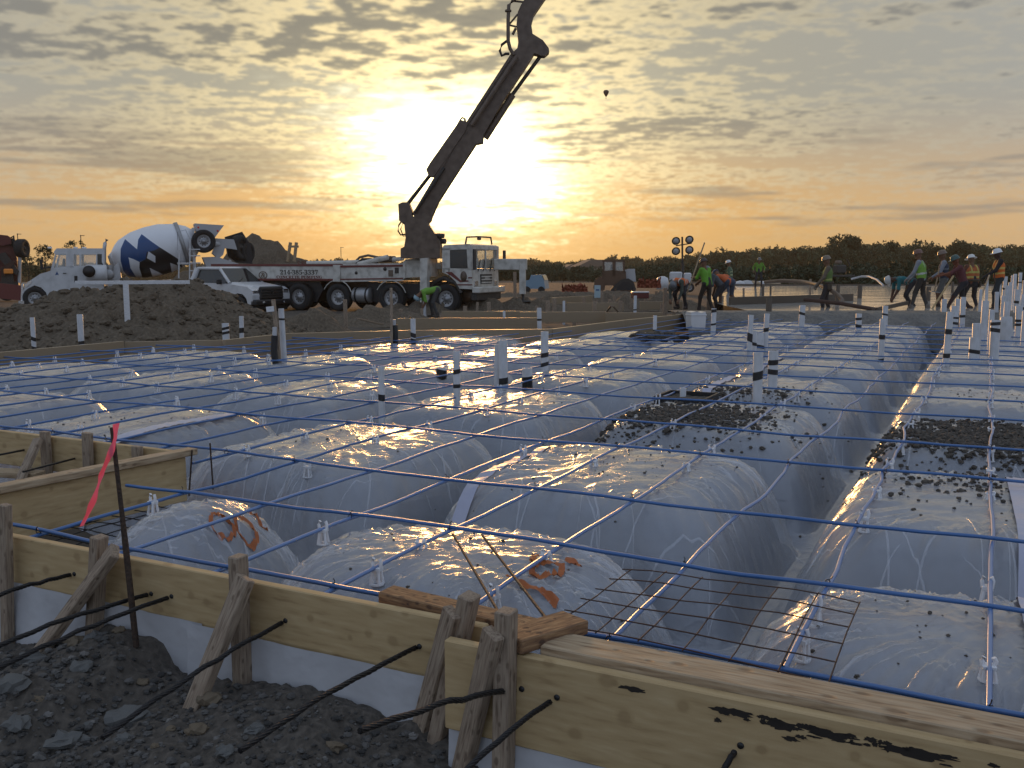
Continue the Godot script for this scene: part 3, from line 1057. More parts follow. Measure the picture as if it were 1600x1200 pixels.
func make_forms() -> void:
	var down := Vector3(0, -0.1225, 0)
	var f1 := lumber("form_board", "long yellowish form board along the front left edge, with tendon tails through it", "form board", M.form_wood, S(2.60, -4.62) + down, S(2.60, -1.40) + down, 0.038, 0.245)
	down = Vector3(0, -0.145, 0)
	var f2 := lumber("form_board", "yellowish form board along the front right edge with dark stains under its top", "form board", M.form_wood, S(2.45, -1.46) + down, S(2.45, 3.3) + down, 0.038, 0.29)
	# holes with grommets where the tails come through, dark stains
	for q in [[f1, 0.0, Vector3(-1.815, -0.111, -3.801)], [f1, 0.0, Vector3(-1.422, -0.126, -3.603)], [f1, 0.0, Vector3(-1.324, -0.119, -3.554)], [f1, 0.0, Vector3(-0.821, -0.12, -3.301)], [f1, 0.0, Vector3(-0.311, -0.111, -3.044)], [f2, 0.0, Vector3(0.029, -0.104, -2.706)], [f2, 0.0, Vector3(0.132, -0.106, -2.654)], [f2, 0.0, Vector3(0.615, -0.127, -2.411)]]:
		var st := mb()
		lathe(st, [Vector2(0.0, 0.003), Vector2(0.0085, 0.003), Vector2(0.0095, 0.001), Vector2(0.0095, -0.006), Vector2(0.0, -0.006)], 12)
		var b := part(q[0], "grommet", done(st), M.black)
		b.global_transform = Transform3D(Basis(Vector3.UP, SLAB_TURN) * Basis(Vector3.RIGHT, PI / 2), q[2])
	var bs := Basis(Vector3.UP, SLAB_TURN)
	var spots := [[-0.84, -0.042, 0.09, 0.022], [-0.56, -0.05, 0.13, 0.03], [-0.43, -0.062, 0.12, 0.034], [-0.30, -0.055, 0.16, 0.026], [-0.10, -0.06, 0.22, 0.03], [0.2, -0.06, 0.25, 0.03]]
	for i in 46: spots.append([R.randf_range(-0.62, 0.1), -0.045 - 0.06 * pow(R.randf(), 2.0), R.randf_range(0.008, 0.06), R.randf_range(0.006, 0.018)])
	for q in spots:
		var poly := []
		for i in 30:
			var an := TAU * i / 30.0
			var rr := 0.75 + 0.55 * n_fine.get_noise_2d(cos(an) * 0.16 + q[0] * 9.0, sin(an) * 0.16 + q[2] * 50.0)
			poly.append(Vector2(cos(an) * q[2] * 0.5 * rr, sin(an) * q[3] * 0.5 * rr))
		var b := part(f2, "stain", m_slab(poly, 0.0, 0.0012), M.stain)
		b.global_transform = Transform3D(bs, S(2.431, q[0], q[1] * 0.75))
	lumber("plank", "flat plank lying along the top of the right front form", "plank", M.plank_wood, S(2.54, -1.15, 0.005), S(2.53, 3.2, 0.004), 0.135, 0.036)
	lumber("plank", "weathered reddish brown board lying behind the front form top, right of the stakes", "plank", M.old_wood, S(2.70, -1.86, 0.0), S(2.655, -1.14, -0.012), 0.09, 0.04)
	lumber("plank", "short weathered block lying across the joint of the two front forms", "plank", M.old_wood, S(2.44, -1.24, 0.03), S(2.70, -1.13, 0.022), 0.12, 0.045)
	# the corner on the left: a plank running away and a form board behind it
	lumber("plank", "long grey timber running away from the left edge, capping the corner form", "plank", M.plank_wood, S(2.4, -4.66, 0.0), S(4.36, -4.45, 0.0), 0.09, 0.04)
	down = Vector3(0, -0.17, 0)
	lumber("form_board", "dark form board under the long grey timber in the corner", "form board", M.form_wood, S(2.58, -4.66) + down, S(4.30, -4.47) + down, 0.038, 0.28)
	down = Vector3(0, -0.12, 0)
	lumber("form_board", "tan form board with stakes behind the long grey timber at the left edge", "form board", M.form_wood, S(4.31, -9.0) + down, S(4.31, -4.52) + down, 0.038, 0.24)
	lumber("plank", "plank lying low inside the left corner before the tan form board", "plank", M.plank_wood, Vector3(-3.745, -0.22, -6.324), Vector3(-3.144, -0.22, -6.184), 0.12, 0.04)
	# stakes and braces: top, foot, width, depth
	var st_rows := [
		["stake", "grey stake against the front form at the left edge of the view", Vector3(-2.141, 0.157, -3.909), Vector3(-2.176, -0.404, -3.926), 0.045, 0.04],
		["stake", "stake behind the leaning brace left of the ribboned bar", Vector3(-1.638, 0.092, -3.656), Vector3(-1.699, -0.377, -3.687), 0.045, 0.06],
		["stake", "stake nailed to the middle of the left front form", Vector3(-0.993, 0.114, -3.331), Vector3(-0.994, -0.39, -3.332), 0.048, 0.06],
		["stake", "stake at the end of the left front form, behind the right board", Vector3(-0.134, 0.119, -2.899), Vector3(-0.231, -0.334, -2.948), 0.05, 0.07],
		["stake", "tall stake holding the end of the right front board", Vector3(-0.017, 0.146, -2.695), Vector3(-0.025, -0.279, -2.699), 0.052, 0.06],
		["brace", "leaning grey brace left of the ribboned bar", Vector3(-1.542, 0.059, -3.574), Vector3(-1.884, -0.36, -3.672), 0.075, 0.038],
		["brace", "leaning split brace at the middle of the left front form", Vector3(-0.952, 0.051, -3.277), Vector3(-1.14, -0.42, -3.206), 0.075, 0.038],
		["brace", "leaning brace just left of where the two front forms meet", Vector3(-0.187, 0.069, -2.892), Vector3(-0.31, -0.4, -2.999), 0.07, 0.038],
		["brace", "leaning brace in front of the tall stake by the loose block", Vector3(-0.054, 0.088, -2.669), Vector3(-0.157, -0.42, -2.804), 0.07, 0.038],
		["stake", "stake against the tan form board at the left edge, nearer the view's edge", Vector3(-3.178, 0.044, -6.356), Vector3(-3.178, -0.249, -6.356), 0.07, 0.04],
		["stake", "stake against the tan form board, nearer the plank corner", Vector3(-2.806, 0.068, -6.169), Vector3(-2.811, -0.157, -6.171), 0.07, 0.04],
		["brace", "leaning brace against the tan form board at the left edge", Vector3(-3.203, -0.001, -6.312), Vector3(-3.217, -0.213, -6.096), 0.06, 0.038],
		["stake", "short stake end at the tan form board beside the long timber", Vector3(-2.398, 0.017, -5.964), Vector3(-2.399, -0.079, -5.964), 0.07, 0.04],
	]
	for q in st_rows:
		var v: Vector3 = (q[3] - q[2]).normalized()
		lumber(q[0], q[1], q[0], M.stake_wood, q[2], q[3] + v * 0.12, q[4], q[5], S(-1, 0) if q[0] == "stake" else S(-0.6, 0.0, 0.8))
	# tendon tails: bare strand sticking out of the forms towards the viewer
	var tails := [
		[Vector3(-1.829, -0.121, -3.83), Vector3(-2.033, -0.115, -3.369), "tendon tail through the front form nearest the left edge"],
		[Vector3(-1.433, -0.136, -3.631), Vector3(-1.788, -0.119, -2.944), "tendon tail just behind the ribboned bar, the upper of the close pair"],
		[Vector3(-1.334, -0.129, -3.581), Vector3(-1.729, -0.155, -2.838), "tendon tail right of the ribboned bar, the lower of the close pair"],
		[Vector3(-0.827, -0.13, -3.326), Vector3(-1.193, -0.21, -2.613), "tendon tail through the middle of the left front form"],
		[Vector3(-0.314, -0.12, -3.068), Vector3(-0.7, -0.084, -2.303), "tendon tail just left of where the front forms meet"],
		[Vector3(0.029, -0.125, -2.75), Vector3(-0.367, 0.042, -2.163), "light-catching tendon tail crossing before the tall stake"],
		[Vector3(0.134, -0.127, -2.697), Vector3(-0.162, -0.161, -2.259), "tendon tail right of the tall stake, dipping to the lower edge"],
		[Vector3(0.625, -0.148, -2.451), Vector3(0.537, -0.203, -2.336), "tendon tail through the right front form near the stains"]]
	for q in tails:
		var pts := []
		for i in 13:
			var f := i / 12.0
			var p: Vector3 = q[0].lerp(q[1], f)
			p.y += 0.02 * sin(f * PI) * R.randf_range(0.6, 1.1)
			pts.append(p)
		var o := thing("tendon_tail", q[2], "tendon tail", Vector3.ZERO, 0.0, "tendon tails out of the front forms")
		part(o, "strand", m_tube(pts, 0.0068, 8), M.strand)
		var st := mb()
		for w in 6:   # the six outer wires wound round the core
			var hp := []
			for i in 73:
				var f := i / 72.0
				var p: Vector3 = pts[int(f * 11.99)].lerp(pts[int(f * 11.99) + 1], f * 12.0 - int(f * 11.99)) if f < 1.0 else pts[12]
				var fr := frame_of(q[1] - q[0])
				var an := TAU * (w / 6.0 + f * 5.0)
				hp.append(p + (fr.x * cos(an) + fr.y * sin(an)) * 0.0062)
			tube(st, hp, 0.0030, 4, false)
		part(o, "wound_wires", done(st), M.strand)
	# bars of the left corner
	for q in [[Vector3(-3.412, -0.118, -6.529), Vector3(-3.569, -0.102, -6.034), "short dark tail out of the tan form board, cut by the left edge"], [Vector3(-2.953, -0.131, -6.298), Vector3(-3.004, -0.095, -5.711), "dark tail out of the tan form board behind the long grey timber"]]:
		solid("tendon_tail", m_rod(q[0], q[1], 0.0075), M.strand, q[2], "tendon tail", Transform3D(), "tails at the left corner")
	# bar with the pink ribbon
	var o := thing("marker_bar", "upright rusty bar at the front form with a pink ribbon tied on top", "marker bar")
	part(o, "bar", m_tube([Vector3(-1.508, 0.552, -3.523), Vector3(-1.485, 0.227, -3.518), Vector3(-1.478, 0.101, -3.519), Vector3(-1.45, -0.302, -3.505)], [0.0085, 0.0095, 0.0125, 0.0125], 8), M.rebar)
	var path := [Vector3(-1.476, 0.572, -3.49), Vector3(-1.48, 0.519, -3.487), Vector3(-1.505, 0.451, -3.488), Vector3(-1.547, 0.382, -3.509), Vector3(-1.561, 0.346, -3.517), Vector3(-1.588, 0.276, -3.519), Vector3(-1.62, 0.217, -3.535), Vector3(-1.656, 0.162, -3.553)]
	var v := PackedVector3Array()
	for i in 29:
		var f := i / 28.0 * 6.999
		var p: Vector3 = path[int(f)].lerp(path[int(f) + 1], f - int(f))
		var tw := 0.2 + 0.45 * sin(i * 0.5) * (1.0 if i > 4 else 0.4)
		var half := 0.0145 * (0.8 + 0.2 * cos(i * 0.9))
		for s in [-1.0, 0.0, 1.0]:
			v.append(p + Vector3(cos(tw), 0.25, sin(tw)) * half * s + Vector3(0, 0, 0.004 * absf(s)))
	part(o, "ribbon", grid_mesh(v, 3, 29), M.pink)
	# sheeting hanging below the boards
	var hang := func(b0: float, b1: float, a: float, top: float, label: String):
		var nb := int((b1 - b0) / 0.03)
		var w := PackedVector3Array()
		for j in 13:
			for i in nb + 1:
				var b := lerpf(b0, b1, float(i) / nb)
				var f := j / 12.0
				var fold := 0.035 * n_mid.get_noise_2d(b * 1.5, f * 0.4 + a) + 0.02 * n_ridge.get_noise_2d(b * 2.0, f * 0.3) + 0.05 * f * (0.5 + n_mid.get_noise_1d(b * 0.7))
				w.append(S(a - fold * (0.3 + f), b, lerpf(top, -0.75, f)))
		solid("hanging_sheet", grid_mesh(w, nb + 1, 13), M.apron, label, "plastic sheet")
	hang.call(-4.7, -2.62, 2.575, -0.20, "pale sheeting hanging under the front form, left part by the ribboned bar")
	hang.call(-2.68, -1.38, 2.56, -0.20, "pale sheeting hanging under the middle of the front forms")
	hang.call(-1.45, 3.3, 2.44, -0.26, "pale sheeting hanging under the right front form")
	far_forms()

# boards round the far edges of the slab and of the pads beyond
func far_forms() -> void:
	var rows := [
		[S(2.5, 3.32), S(21.6, 3.32), 0.3, "long edge board down the right side of the slab"],
		[S(7.6, -12.05), Vector3(-6.126, 0, -14.882), 0.3, "far left edge board of the slab below the dirt heap"],
		[Vector3(-6.148, -0.02, -15.009), Vector3(-4.715, -0.02, -15.412), 0.25, "edge board of the slab half buried at the foot of the dirt heap"],
		[Vector3(-4.614, 0, -15.148), Vector3(-3.993, 0, -16.633), 0.28, "edge board of the slab right of the dirt heap, below the pickup"],
		[Vector3(-3.993, 0, -16.633), Vector3(-1.892, 0, -17.489), 0.3, "far edge board of the slab left of the bent worker"],
		[Vector3(-1.892, 0, -17.489), Vector3(0.748, 0, -17.856), 0.3, "far edge board of the slab below the pump truck's cab"],
		[Vector3(0.748, 0, -17.856), Vector3(2.473, 0, -20.929), 0.42, "far edge board running away, nearer piece"],
		[Vector3(2.473, 0, -20.929), Vector3(4.537, 0, -24.023), 0.42, "far edge board running away, the piece ending at the white bucket"],
		[Vector3(-2.64, 0, -21.729), Vector3(0.664, 0, -21.868), 0.28, "form board of the next pad in front of the pump truck, the nearer one"],
		[Vector3(-1.874, 0, -25.266), Vector3(0.716, 0, -25.266), 0.28, "form board of the next pad in front of the pump truck's cab, the farther one"],
		[Vector3(0.2, 0, -24.718), Vector3(2.485, 0, -24.898), 0.28, "form board of the next pad below the small sign"],
		[Vector3(1.812, 0, -31.272), Vector3(3.687, 0, -31.272), 0.28, "form board of the next pad below the track loader"],
		[Vector3(2.4, 0, -24.366), Vector3(3.906, 0, -24.541), 0.28, "form board of the next pad left of the worker with the pole"],
		[Vector3(4.372, 0, -32.457), Vector3(6.012, 0, -32.457), 0.28, "form board of the next pad behind the bent orange-vested worker"],
		[Vector3(1.479, 0, -36.619), Vector3(3.292, 0, -39.125), 0.28, "form board far back by the orange netting"]]
	for q in rows:
		lumber("form_board", q[3], "form board", M.far_wood, q[0] - Vector3(0, q[2] * 0.5, 0), q[1] - Vector3(0, q[2] * 0.5, 0), 0.05, q[2], Vector3.UP, "boards of the far forms")
	# stakes standing along them: foot x, foot y, top y
	var n := 0
	var far_stakes := [[Vector3(-5.599, -0.5, -28.291), 0.439, 0.038, []], [Vector3(-4.439, -0.5, -25.353), 0.803, 0.051, []], [Vector3(-4.264, -0.5, -28.961), 0.371, 0.049, []], [Vector3(-3.384, -0.5, -28.961), 0.39, 0.059, []], [Vector3(-1.975, -0.4, -26.576), 0.269, 0.045, []], [Vector3(-1.822, -0.4, -27.532), 0.149, 0.046, []], [Vector3(-1.39, -0.4, -28.208), 0.418, 0.057, []], [Vector3(-0.667, -0.4, -28.208), 0.532, 0.057, []], [Vector3(-0.272, -0.4, -25.121), 0.373, 0.042, []], [Vector3(0.16, -0.5, -47.469), 1.429, 0.08, []], [Vector3(1.047, -0.4, -28.208), 0.569, 0.057, []], [Vector3(1.393, -0.4, -31.278), 0.547, 0.063, []], [Vector3(1.601, -0.4, -29.286), 0.532, 0.04, []], [Vector3(1.683, -0.4, -25.684), 0.312, 0.052, []], [Vector3(2.429, -0.4, -32.152), 0.562, 0.054, []], [Vector3(2.37, -0.4, -27.206), 0.604, 0.055, []], [Vector3(3.67, -0.4, -38.621), 0.596, 0.052, []], [Vector3(3.319, -0.4, -32.152), 0.476, 0.054, []], [Vector3(3.545, -0.4, -31.278), 0.463, 0.063, []], [Vector3(6.757, -0.4, -44.592), 0.448, 0.06, []], [Vector3(4.917, -0.4, -31.278), 0.379, 0.053, []], [Vector3(4.847, -0.4, -30.052), 0.908, 0.061, []], [Vector3(5.199, -0.4, -30.45), 0.573, 0.062, []], [Vector3(5.835, -0.4, -32.152), 0.476, 0.065, []], [Vector3(6.985, -0.3, -33.86), 0.409, 0.068, []], [Vector3(7.13, -0.3, -32.336), 0.5, 0.055, []], [Vector3(8.141, -0.1, -33.382), 0.537, 0.034, []], [Vector3(10.458, -0.1, -33.382), 0.849, 0.034, []], [Vector3(3.904, -0.4, -36.195), 0.486, 0.049, []], [Vector3(4.685, -0.4, -37.369), 0.452, 0.05, []], [Vector3(5.181, -0.4, -36.773), 0.444, 0.05, []], [Vector3(0.724, -0.4, -28.208), 0.418, 0.038, []], [Vector3(-1.193, -0.4, -32.152), 0.389, 0.043, []], [Vector3(-4.078, -0.4, -32.152), 0.432, 0.043, []], [Vector3(-2.733, -0.4, -28.918), 0.312, 0.039, []]]
	far_stakes.sort_custom(func(p, q): return p[0].x / p[0].z > q[0].x / q[0].z)
	for q in far_stakes:
		lumber("wooden_stake", "weathered stake in the churned dirt, %s from the left along the far forms" % (ORD[n] if n < 24 else "%dth" % (n + 1)), "stake", M.stake_wood, q[0] - Vector3(0, 0.1, 0), q[0] + Vector3(R.randf_range(-0.03, 0.03), q[1], R.randf_range(-0.02, 0.02)), q[2] * 2.0, q[2] * 1.2, Vector3(0, 0, 1), "stakes along the far forms")
		n += 1
	for q in [[Vector3(-3.778, -0.1, -23.321), Vector3(-3.659, -0.45, -26.812), "long low slanting brace in the dirt below the pump truck tank"], [Vector3(-2.439, 0, -22.592), Vector3(-2.516, -0.4, -25.684), "slanting brace at the far form left of the bent lime-shirted worker"], [Vector3(2.993, 0, -28.654), Vector3(3.145, -0.4, -32.152), "left leg of the slanting brace pair below the dozer"], [Vector3(3.051, 0, -28.654), Vector3(3.644, -0.4, -32.152), "right leg of the slanting brace pair below the dozer"]]:
		lumber("brace", q[2], "brace", M.stake_wood, q[0], q[1], 0.06, 0.04, Vector3(0, 0.5, 1), "braces of the far forms")

# ---------- pipes: foot, height, radius, bands
func pipe(foot: Vector3, h: float, r: float, bands: Array, label: String, m: Material, lean := Vector2.ZERO, dark := 0.0, group := "") -> Node3D:
	var o := thing("stub_pipe", label, "pipe", foot, 0.0, group)
	if lean == Vector2.ZERO: lean = Vector2(R.randfn(0, 0.012), R.randfn(0, 0.012))
	o.rotation = Vector3(lean.y, 0.0, -lean.x)
	var st := mb()
	lathe(st, [Vector2(r, -0.45), Vector2(r, h - 0.003), Vector2(r - 0.003, h), Vector2(r * 0.86, h), Vector2(r * 0.84, h - 0.06), Vector2(0.0, h - 0.06)], 16)
	part(o, "tube", done(st), m)
	for q in bands:
		st = mb()
		var rr := r + 0.002
		var tilt: float = (q[1] - q[0]) * 0.5 * R.randf_range(-0.6, 0.6)
		st.set_smooth_group(1)
		for i in 16:
			var a0 := TAU * i / 16.0
			var a1 := TAU * (i + 1) / 16.0
			quad(st, Vector3(cos(a0) * rr, q[0] + tilt * cos(a0), -sin(a0) * rr), Vector3(cos(a1) * rr, q[0] + tilt * cos(a1), -sin(a1) * rr), Vector3(cos(a1) * rr, q[1] + tilt * cos(a1), -sin(a1) * rr), Vector3(cos(a0) * rr, q[1] + tilt * cos(a0), -sin(a0) * rr))
		part(o, "tape_band", done(st), M.tape)
	if dark > 0.0:
		part(o, "dark_collar", m_lathe([Vector2(r + 0.004, -0.4), Vector2(r + 0.006, dark), Vector2(r, dark)], 16), M.tape)
	return o

func make_pipes() -> void:
	var rows := [
		[Vector3(-0.154, -0.2, -10.289), 0.52, 0.042, [[0, 0.042]], "shorter of the two tall white pipes standing together in the middle, left one"],
		[Vector3(-0.09, -0.2, -10.129), 0.581, 0.048, [[0.104, 0.174]], "taller of the two tall white pipes standing together in the middle"],
		[Vector3(0.17, -0.2, -10.398), 0.249, 0.057, [[0.007, 0.157]], "low wide white pipe with its lower half black, right of the tall pair"],
		[Vector3(0.408, -0.2, -11.765), 0.56, 0.048, [[0.241, 0.297], [0.129, 0.177]], "white pipe with two black bands right of the low wide one"],
		[Vector3(-0.523, -0.25, -8.894), 0.622, 0.033, [[0.404, 0.446], [0.27, 0.306]], "slim white pipe with two bands left of the tall pair"],
		[Vector3(-1.168, -0.3, -8.398), 0.578, 0.029, [[0.267, 0.325]], "lone white pipe with one wide band before the glittering mound"],
		[Vector3(-0.836, -0.2, -11.165), 0.176, 0.061, [[0, 0.153]], "low black-wrapped stub with a bright rim, left of the slim banded pipe"],
		[Vector3(-1.676, -0.2, -16.06), 0.489, 0.044, [[0.174, 0.25], [0.011, 0.153]], "white pipe with black lower part right of the dark conduit at the far form"],
		[Vector3(2.379, -0.2, -9.095), 0.536, 0.047, [[0.275, 0.356]], "white pipe with one black band, left of the banded pair by the black box"],
		[Vector3(2.681, -0.2, -9.68), 0.497, 0.05, [[0.358, 0.411], [0.259, 0.312]], "white pipe with two crooked bands, right of the pair by the black box"],
		[Vector3(5.294, -0.2, -13.538), 0.624, 0.041, [[0.331, 0.396], [0, 0.055]], "slim white pipe standing alone on the mound row with two bands"],
		[Vector3(3.495, -0.2, -13.919), 0.66, 0.038, [[0.265, 0.388]], "tallest of the four clustered pipes beyond the banded pair"],
		[Vector3(3.893, -0.2, -14.531), 0.649, 0.039, [[0.375, 0.434]], "slim pipe at the right of the four clustered pipes"],
		[Vector3(3.814, -0.2, -14.531), 0.355, 0.069, [[0.119, 0.168]], "wide short pipe among the four clustered pipes"],
		[Vector3(3.621, -0.2, -14.117), 0.412, 0.038, [[0.192, 0.24]], "short pipe between the tallest and the wide one of the cluster"],
		[Vector3(6.273, -0.2, -20.53), 0.54, 0.062, [[0.333, 0.388]], "white pipe with a thin band at the edge of the fresh concrete"],
		[Vector3(2.917, -0.2, -19.336), 0.379, 0.039, [[0.052, 0.092]], "white pipe rising from a dark clump near the far form"],
		[Vector3(3.955, -0.2, -18.614), 0.553, 0.05, [[0.478, 0.54], [0.227, 0.264]], "grey pipe just right of the white bucket"],
		[Vector3(7.008, -0.2, -19.15), 0.427, 0.058, [[0.298, 0.349], [0.143, 0.207]], "banded pipe at the edge of the fresh concrete left of the tall thin one"],
		[Vector3(8.078, -0.2, -20.53), 0.526, 0.056, [[0.319, 0.36]], "white pipe at the edge of the fresh concrete below the stooping worker"],
		[Vector3(5.684, -0.2, -12.354), 0.779, 0.042, [[0.487, 0.554], [0.177, 0.236]], "banded white pipe at the left front of the pipe thicket"],
		[Vector3(11.18, -0.2, -24.568), 0.545, 0.066, [], "plain white pipe behind the banded one at the left of the thicket"],
		[Vector3(6.368, -0.2, -13.004), 0.398, 0.071, [[0.177, 0.23]], "thick white pipe with one band at the front of the thicket"],
		[Vector3(6.395, -0.2, -13.004), 0.592, 0.053, [], "thinner white pipe joined behind the thick one of the thicket"],
		[Vector3(6.642, -0.2, -13.004), 0.635, 0.062, [[0.565, 0.609], [0.468, 0.521]], "white pipe with two slanting bands in the thicket"],
		[Vector3(7.146, -0.2, -14.117), 0.726, 0.038, [], "slim pipe behind the slant-banded one of the thicket"],
		[Vector3(7.872, -0.2, -15.804), 0.801, 0.054, [], "pale pipe with a coupling in the middle of the thicket"],
		[Vector3(9.577, -0.2, -20.53), 0.526, 0.083, [[0.25, 0.291], [0.125, 0.18]], "banded stub behind the left of the thicket"],
		[Vector3(10.065, -0.2, -21.184), 0.699, 0.057, [[0.243, 0.3]], "pipe with a low band behind the left of the thicket"],
		[Vector3(10.85, -0.2, -23.147), 0.592, 0.055, [], "plain stub behind the left of the thicket"],
		[Vector3(9.438, -0.2, -17.625), 0.643, 0.06, [[0.346, 0.393], [0.274, 0.322]], "pipe with two thin bands at the right edge of the thicket"],
		[Vector3(8.547, -0.2, -15.804), 0.631, 0.043, [], "pipe cut by the right edge of the view"],
		[Vector3(-7.897, -0.3, -15.608), 0.634, 0.037, [[0.255, 0.318], [0.106, 0.159]], "banded pipe at the left edge before the dirt heap"],
		[Vector3(-7.326, -0.3, -16.079), 0.664, 0.049, [[0.153, 0.208]], "grey pipe before the dirt heap, right of the leftmost banded pipe"],
		[Vector3(-7.967, -0.4, -21.371), 0.563, 0.043, [[0.275, 0.332]], "slim banded pipe at the foot of the dirt heap beside a scrap of board"],
		[Vector3(-5.297, -0.3, -17.533), 0.427, 0.065, [[0.309, 0.356], [0.226, 0.273]], "short black-and-white banded pipe right of the dirt heap"],
		[Vector3(-5.012, -0.3, -17.533), 0.558, 0.042, [[0.25, 0.345]], "white pipe with one band right of the short banded pipe"],
		[Vector3(-3.091, -0.25, -12.811), 0.851, 0.039, [[0.696, 0.722]], "tall leaning white pipe by the dark bent conduit"],
		[Vector3(0.616, -0.2, -21.184), 0.457, 0.05, [[0.172, 0.215]], "white pipe at the far form below the outrigger"],
		[Vector3(-0.177, -0.2, -21.88), 0.354, 0.03, [], "thin white pipe at the far form below the cab's step"],
		[Vector3(3.791, -0.3, -29.26), 0.59, 0.049, [[0.138, 0.177]], "thin white pipe in the next pad right of the small sign"],
		[Vector3(1.557, -0.3, -28.486), 0.46, 0.038, [], "thin pale pipe in the next pad below the sign"],
		[Vector3(1.675, -0.12, -9.197), 0.101, 0.031, [], "short white pipe inside the black box"]]
	for q in rows2(rows):
		var lean := Vector2.ZERO
		if q[4].begins_with("tall leaning"): lean = Vector2(-0.03, 0.0)
		pipe(q[0], q[1], q[2], q[3], q[4], M.pvc, lean)
	var crowd := [[Vector3(18.407, -0.1, -35.961), 1.106, 0.061, []], [Vector3(16.121, -0.1, -31.146), 0.959, 0.063, [[0.522, 0.585]]], [Vector3(15.29, -0.1, -29.19), 0.802, 0.059, []], [Vector3(17.632, -0.1, -33.382), 1.028, 0.056, []], [Vector3(19.182, -0.1, -35.961), 1.058, 0.061, [[0.674, 0.722]]], [Vector3(14.78, -0.1, -27.464), 0.884, 0.056, []], [Vector3(12.789, -0.2, -24.568), 0.891, 0.058, []], [Vector3(12.288, -0.2, -23.147), 0.825, 0.055, [[0.483, 0.545]]], [Vector3(11.819, -0.2, -23.147), 0.763, 0.047, []], [Vector3(11.069, -0.2, -21.411), 0.721, 0.051, []], [Vector3(12.109, -0.2, -24.568), 0.792, 0.041, []], [Vector3(17.947, -0.1, -35.961), 0.819, 0.061, []], [Vector3(11.162, -0.2, -20.743), 0.768, 0.049, [[0.434, 0.49]]], [Vector3(19.622, -0.1, -37.406), 0.951, 0.05, []], [Vector3(14.063, -0.1, -25.929), 0.87, 0.052, []], [Vector3(13.469, -0.2, -24.568), 0.891, 0.058, []]]
	crowd.sort_custom(func(p, q): return p[0].x / p[0].z > q[0].x / q[0].z)
	var nth := 0
	for q in crowd:
		pipe(q[0], q[1], q[2], q[3], "white stub pipe in the crowded far part of the thicket, %s from the left" % ORD[nth], M.pvc, Vector2.ZERO, 0.0, "pipes crowding the right edge")
		nth += 1
	# wrapped stubs standing in the wet concrete
	for q in [[[Vector3(6.641, -0.05, -24.549), 0.413, 0.075, []], "dark wrapped stub at the near edge of the wet concrete"], [[Vector3(13.107, 0, -35.853), 0.48, 0.084, []], "dark wrapped stub far out in the wet concrete by the hose"], [[Vector3(14.483, 0, -33.084), 0.488, 0.078, []], "dark wrapped stub in the wet concrete between two workers"], [[Vector3(19.929, 0, -43.052), 0.518, 0.058, []], "thin dark stub far out between the workers"], [[Vector3(10.319, -0.1, -30.136), 0.707, 0.061, []], "dark stub beside the worker with the hose"], [[Vector3(10.323, 0, -39.125), 0.471, 0.053, []], "small stub beyond the bulkhead in the wet concrete, left one"], [[Vector3(11.145, 0, -40.995), 0.384, 0.041, []], "small stub beyond the bulkhead in the wet concrete, right one"]]:
		pipe(q[0][0], q[0][1], q[0][2], [], q[1], M.dark_wood)
	# bent dark conduits
	var o := thing("bent_conduit", "dark corrugated conduit bending up beside the leaning white pipe", "conduit")
	part(o, "hose", m_tube([Vector3(-3.084, -0.27, -12.6), Vector3(-3.157, -0.141, -12.6), Vector3(-3.177, 0.048, -12.6), Vector3(-3.162, 0.253, -12.6)], 0.045, 10), M.black)
	part(o, "white_end", m_tube([Vector3(-3.163, 0.236, -12.6), Vector3(-3.159, 0.364, -12.6)], 0.03, 10), M.pvc)
	o = thing("bent_conduit", "dark corrugated conduit standing with a stake at the far form", "conduit")
	part(o, "hose", m_tube([Vector3(-2.013, -0.232, -15.8), Vector3(-1.959, -0.146, -15.8), Vector3(-1.955, 0.068, -15.8), Vector3(-1.964, 0.196, -15.8)], 0.055, 10), M.black)
	part(o, "white_end", m_tube([Vector3(-1.964, 0.186, -15.8), Vector3(-1.963, 0.292, -15.8)], 0.028, 10), M.pvc)
	lumber("wooden_stake", "grey stake with a cap tied to the dark conduit at the far form", "stake", M.stake_wood, Vector3(-2, -0.191, -15.7), Vector3(-1.995, 0.815, -15.7), 0.04, 0.05, Vector3(0, 0, 1))
	var sp := lumber("wooden_stake", "leaning grey stake with a small crosspiece by the bent conduit", "stake", M.stake_wood, Vector3(-3.123, -0.194, -12.7), Vector3(-3.19, 0.726, -12.7), 0.045, 0.06, Vector3(0, 0, 1))
	var cp := part(sp, "crosspiece", m_box(Vector3(0.1, 0.07, 0.03), 0.003), M.white_wood)
	cp.global_transform = Transform3D(Basis(Vector3(0, 0, 1), 0.1), Vector3(-3.226, 0.599, -12.66))
	# flared white boot over a pipe
	var w := thing("pipe_boot", "white flaring boot wrapped round a pipe in the thicket", "boot", Vector3(8.728, -0.2, -16.736))
	part(w, "sleeve", m_lathe([Vector2(0.17, -0.05), Vector2(0.15, 0.05), Vector2(0.11, 0.3), Vector2(0.095, 0.48), Vector2(0.085, 0.49), Vector2(0.0, 0.46)], 18), M.pvc)
	part(w, "dark_hem", m_lathe([Vector2(0.175, -0.06), Vector2(0.172, 0.0), Vector2(0.16, 0.0)], 18), M.tape)
	part(w, "pipe", m_lathe([Vector2(0.05, 0.4), Vector2(0.05, 0.75), Vector2(0.0, 0.75)], 14), M.pvc)
	# dark clump at the foot of the pipe by the far form
	var cl := thing("dirt_clump", "dark clump of dirt round the pipe near the far form", "dirt clump", Vector3(2.642, -0.12, -17.511))
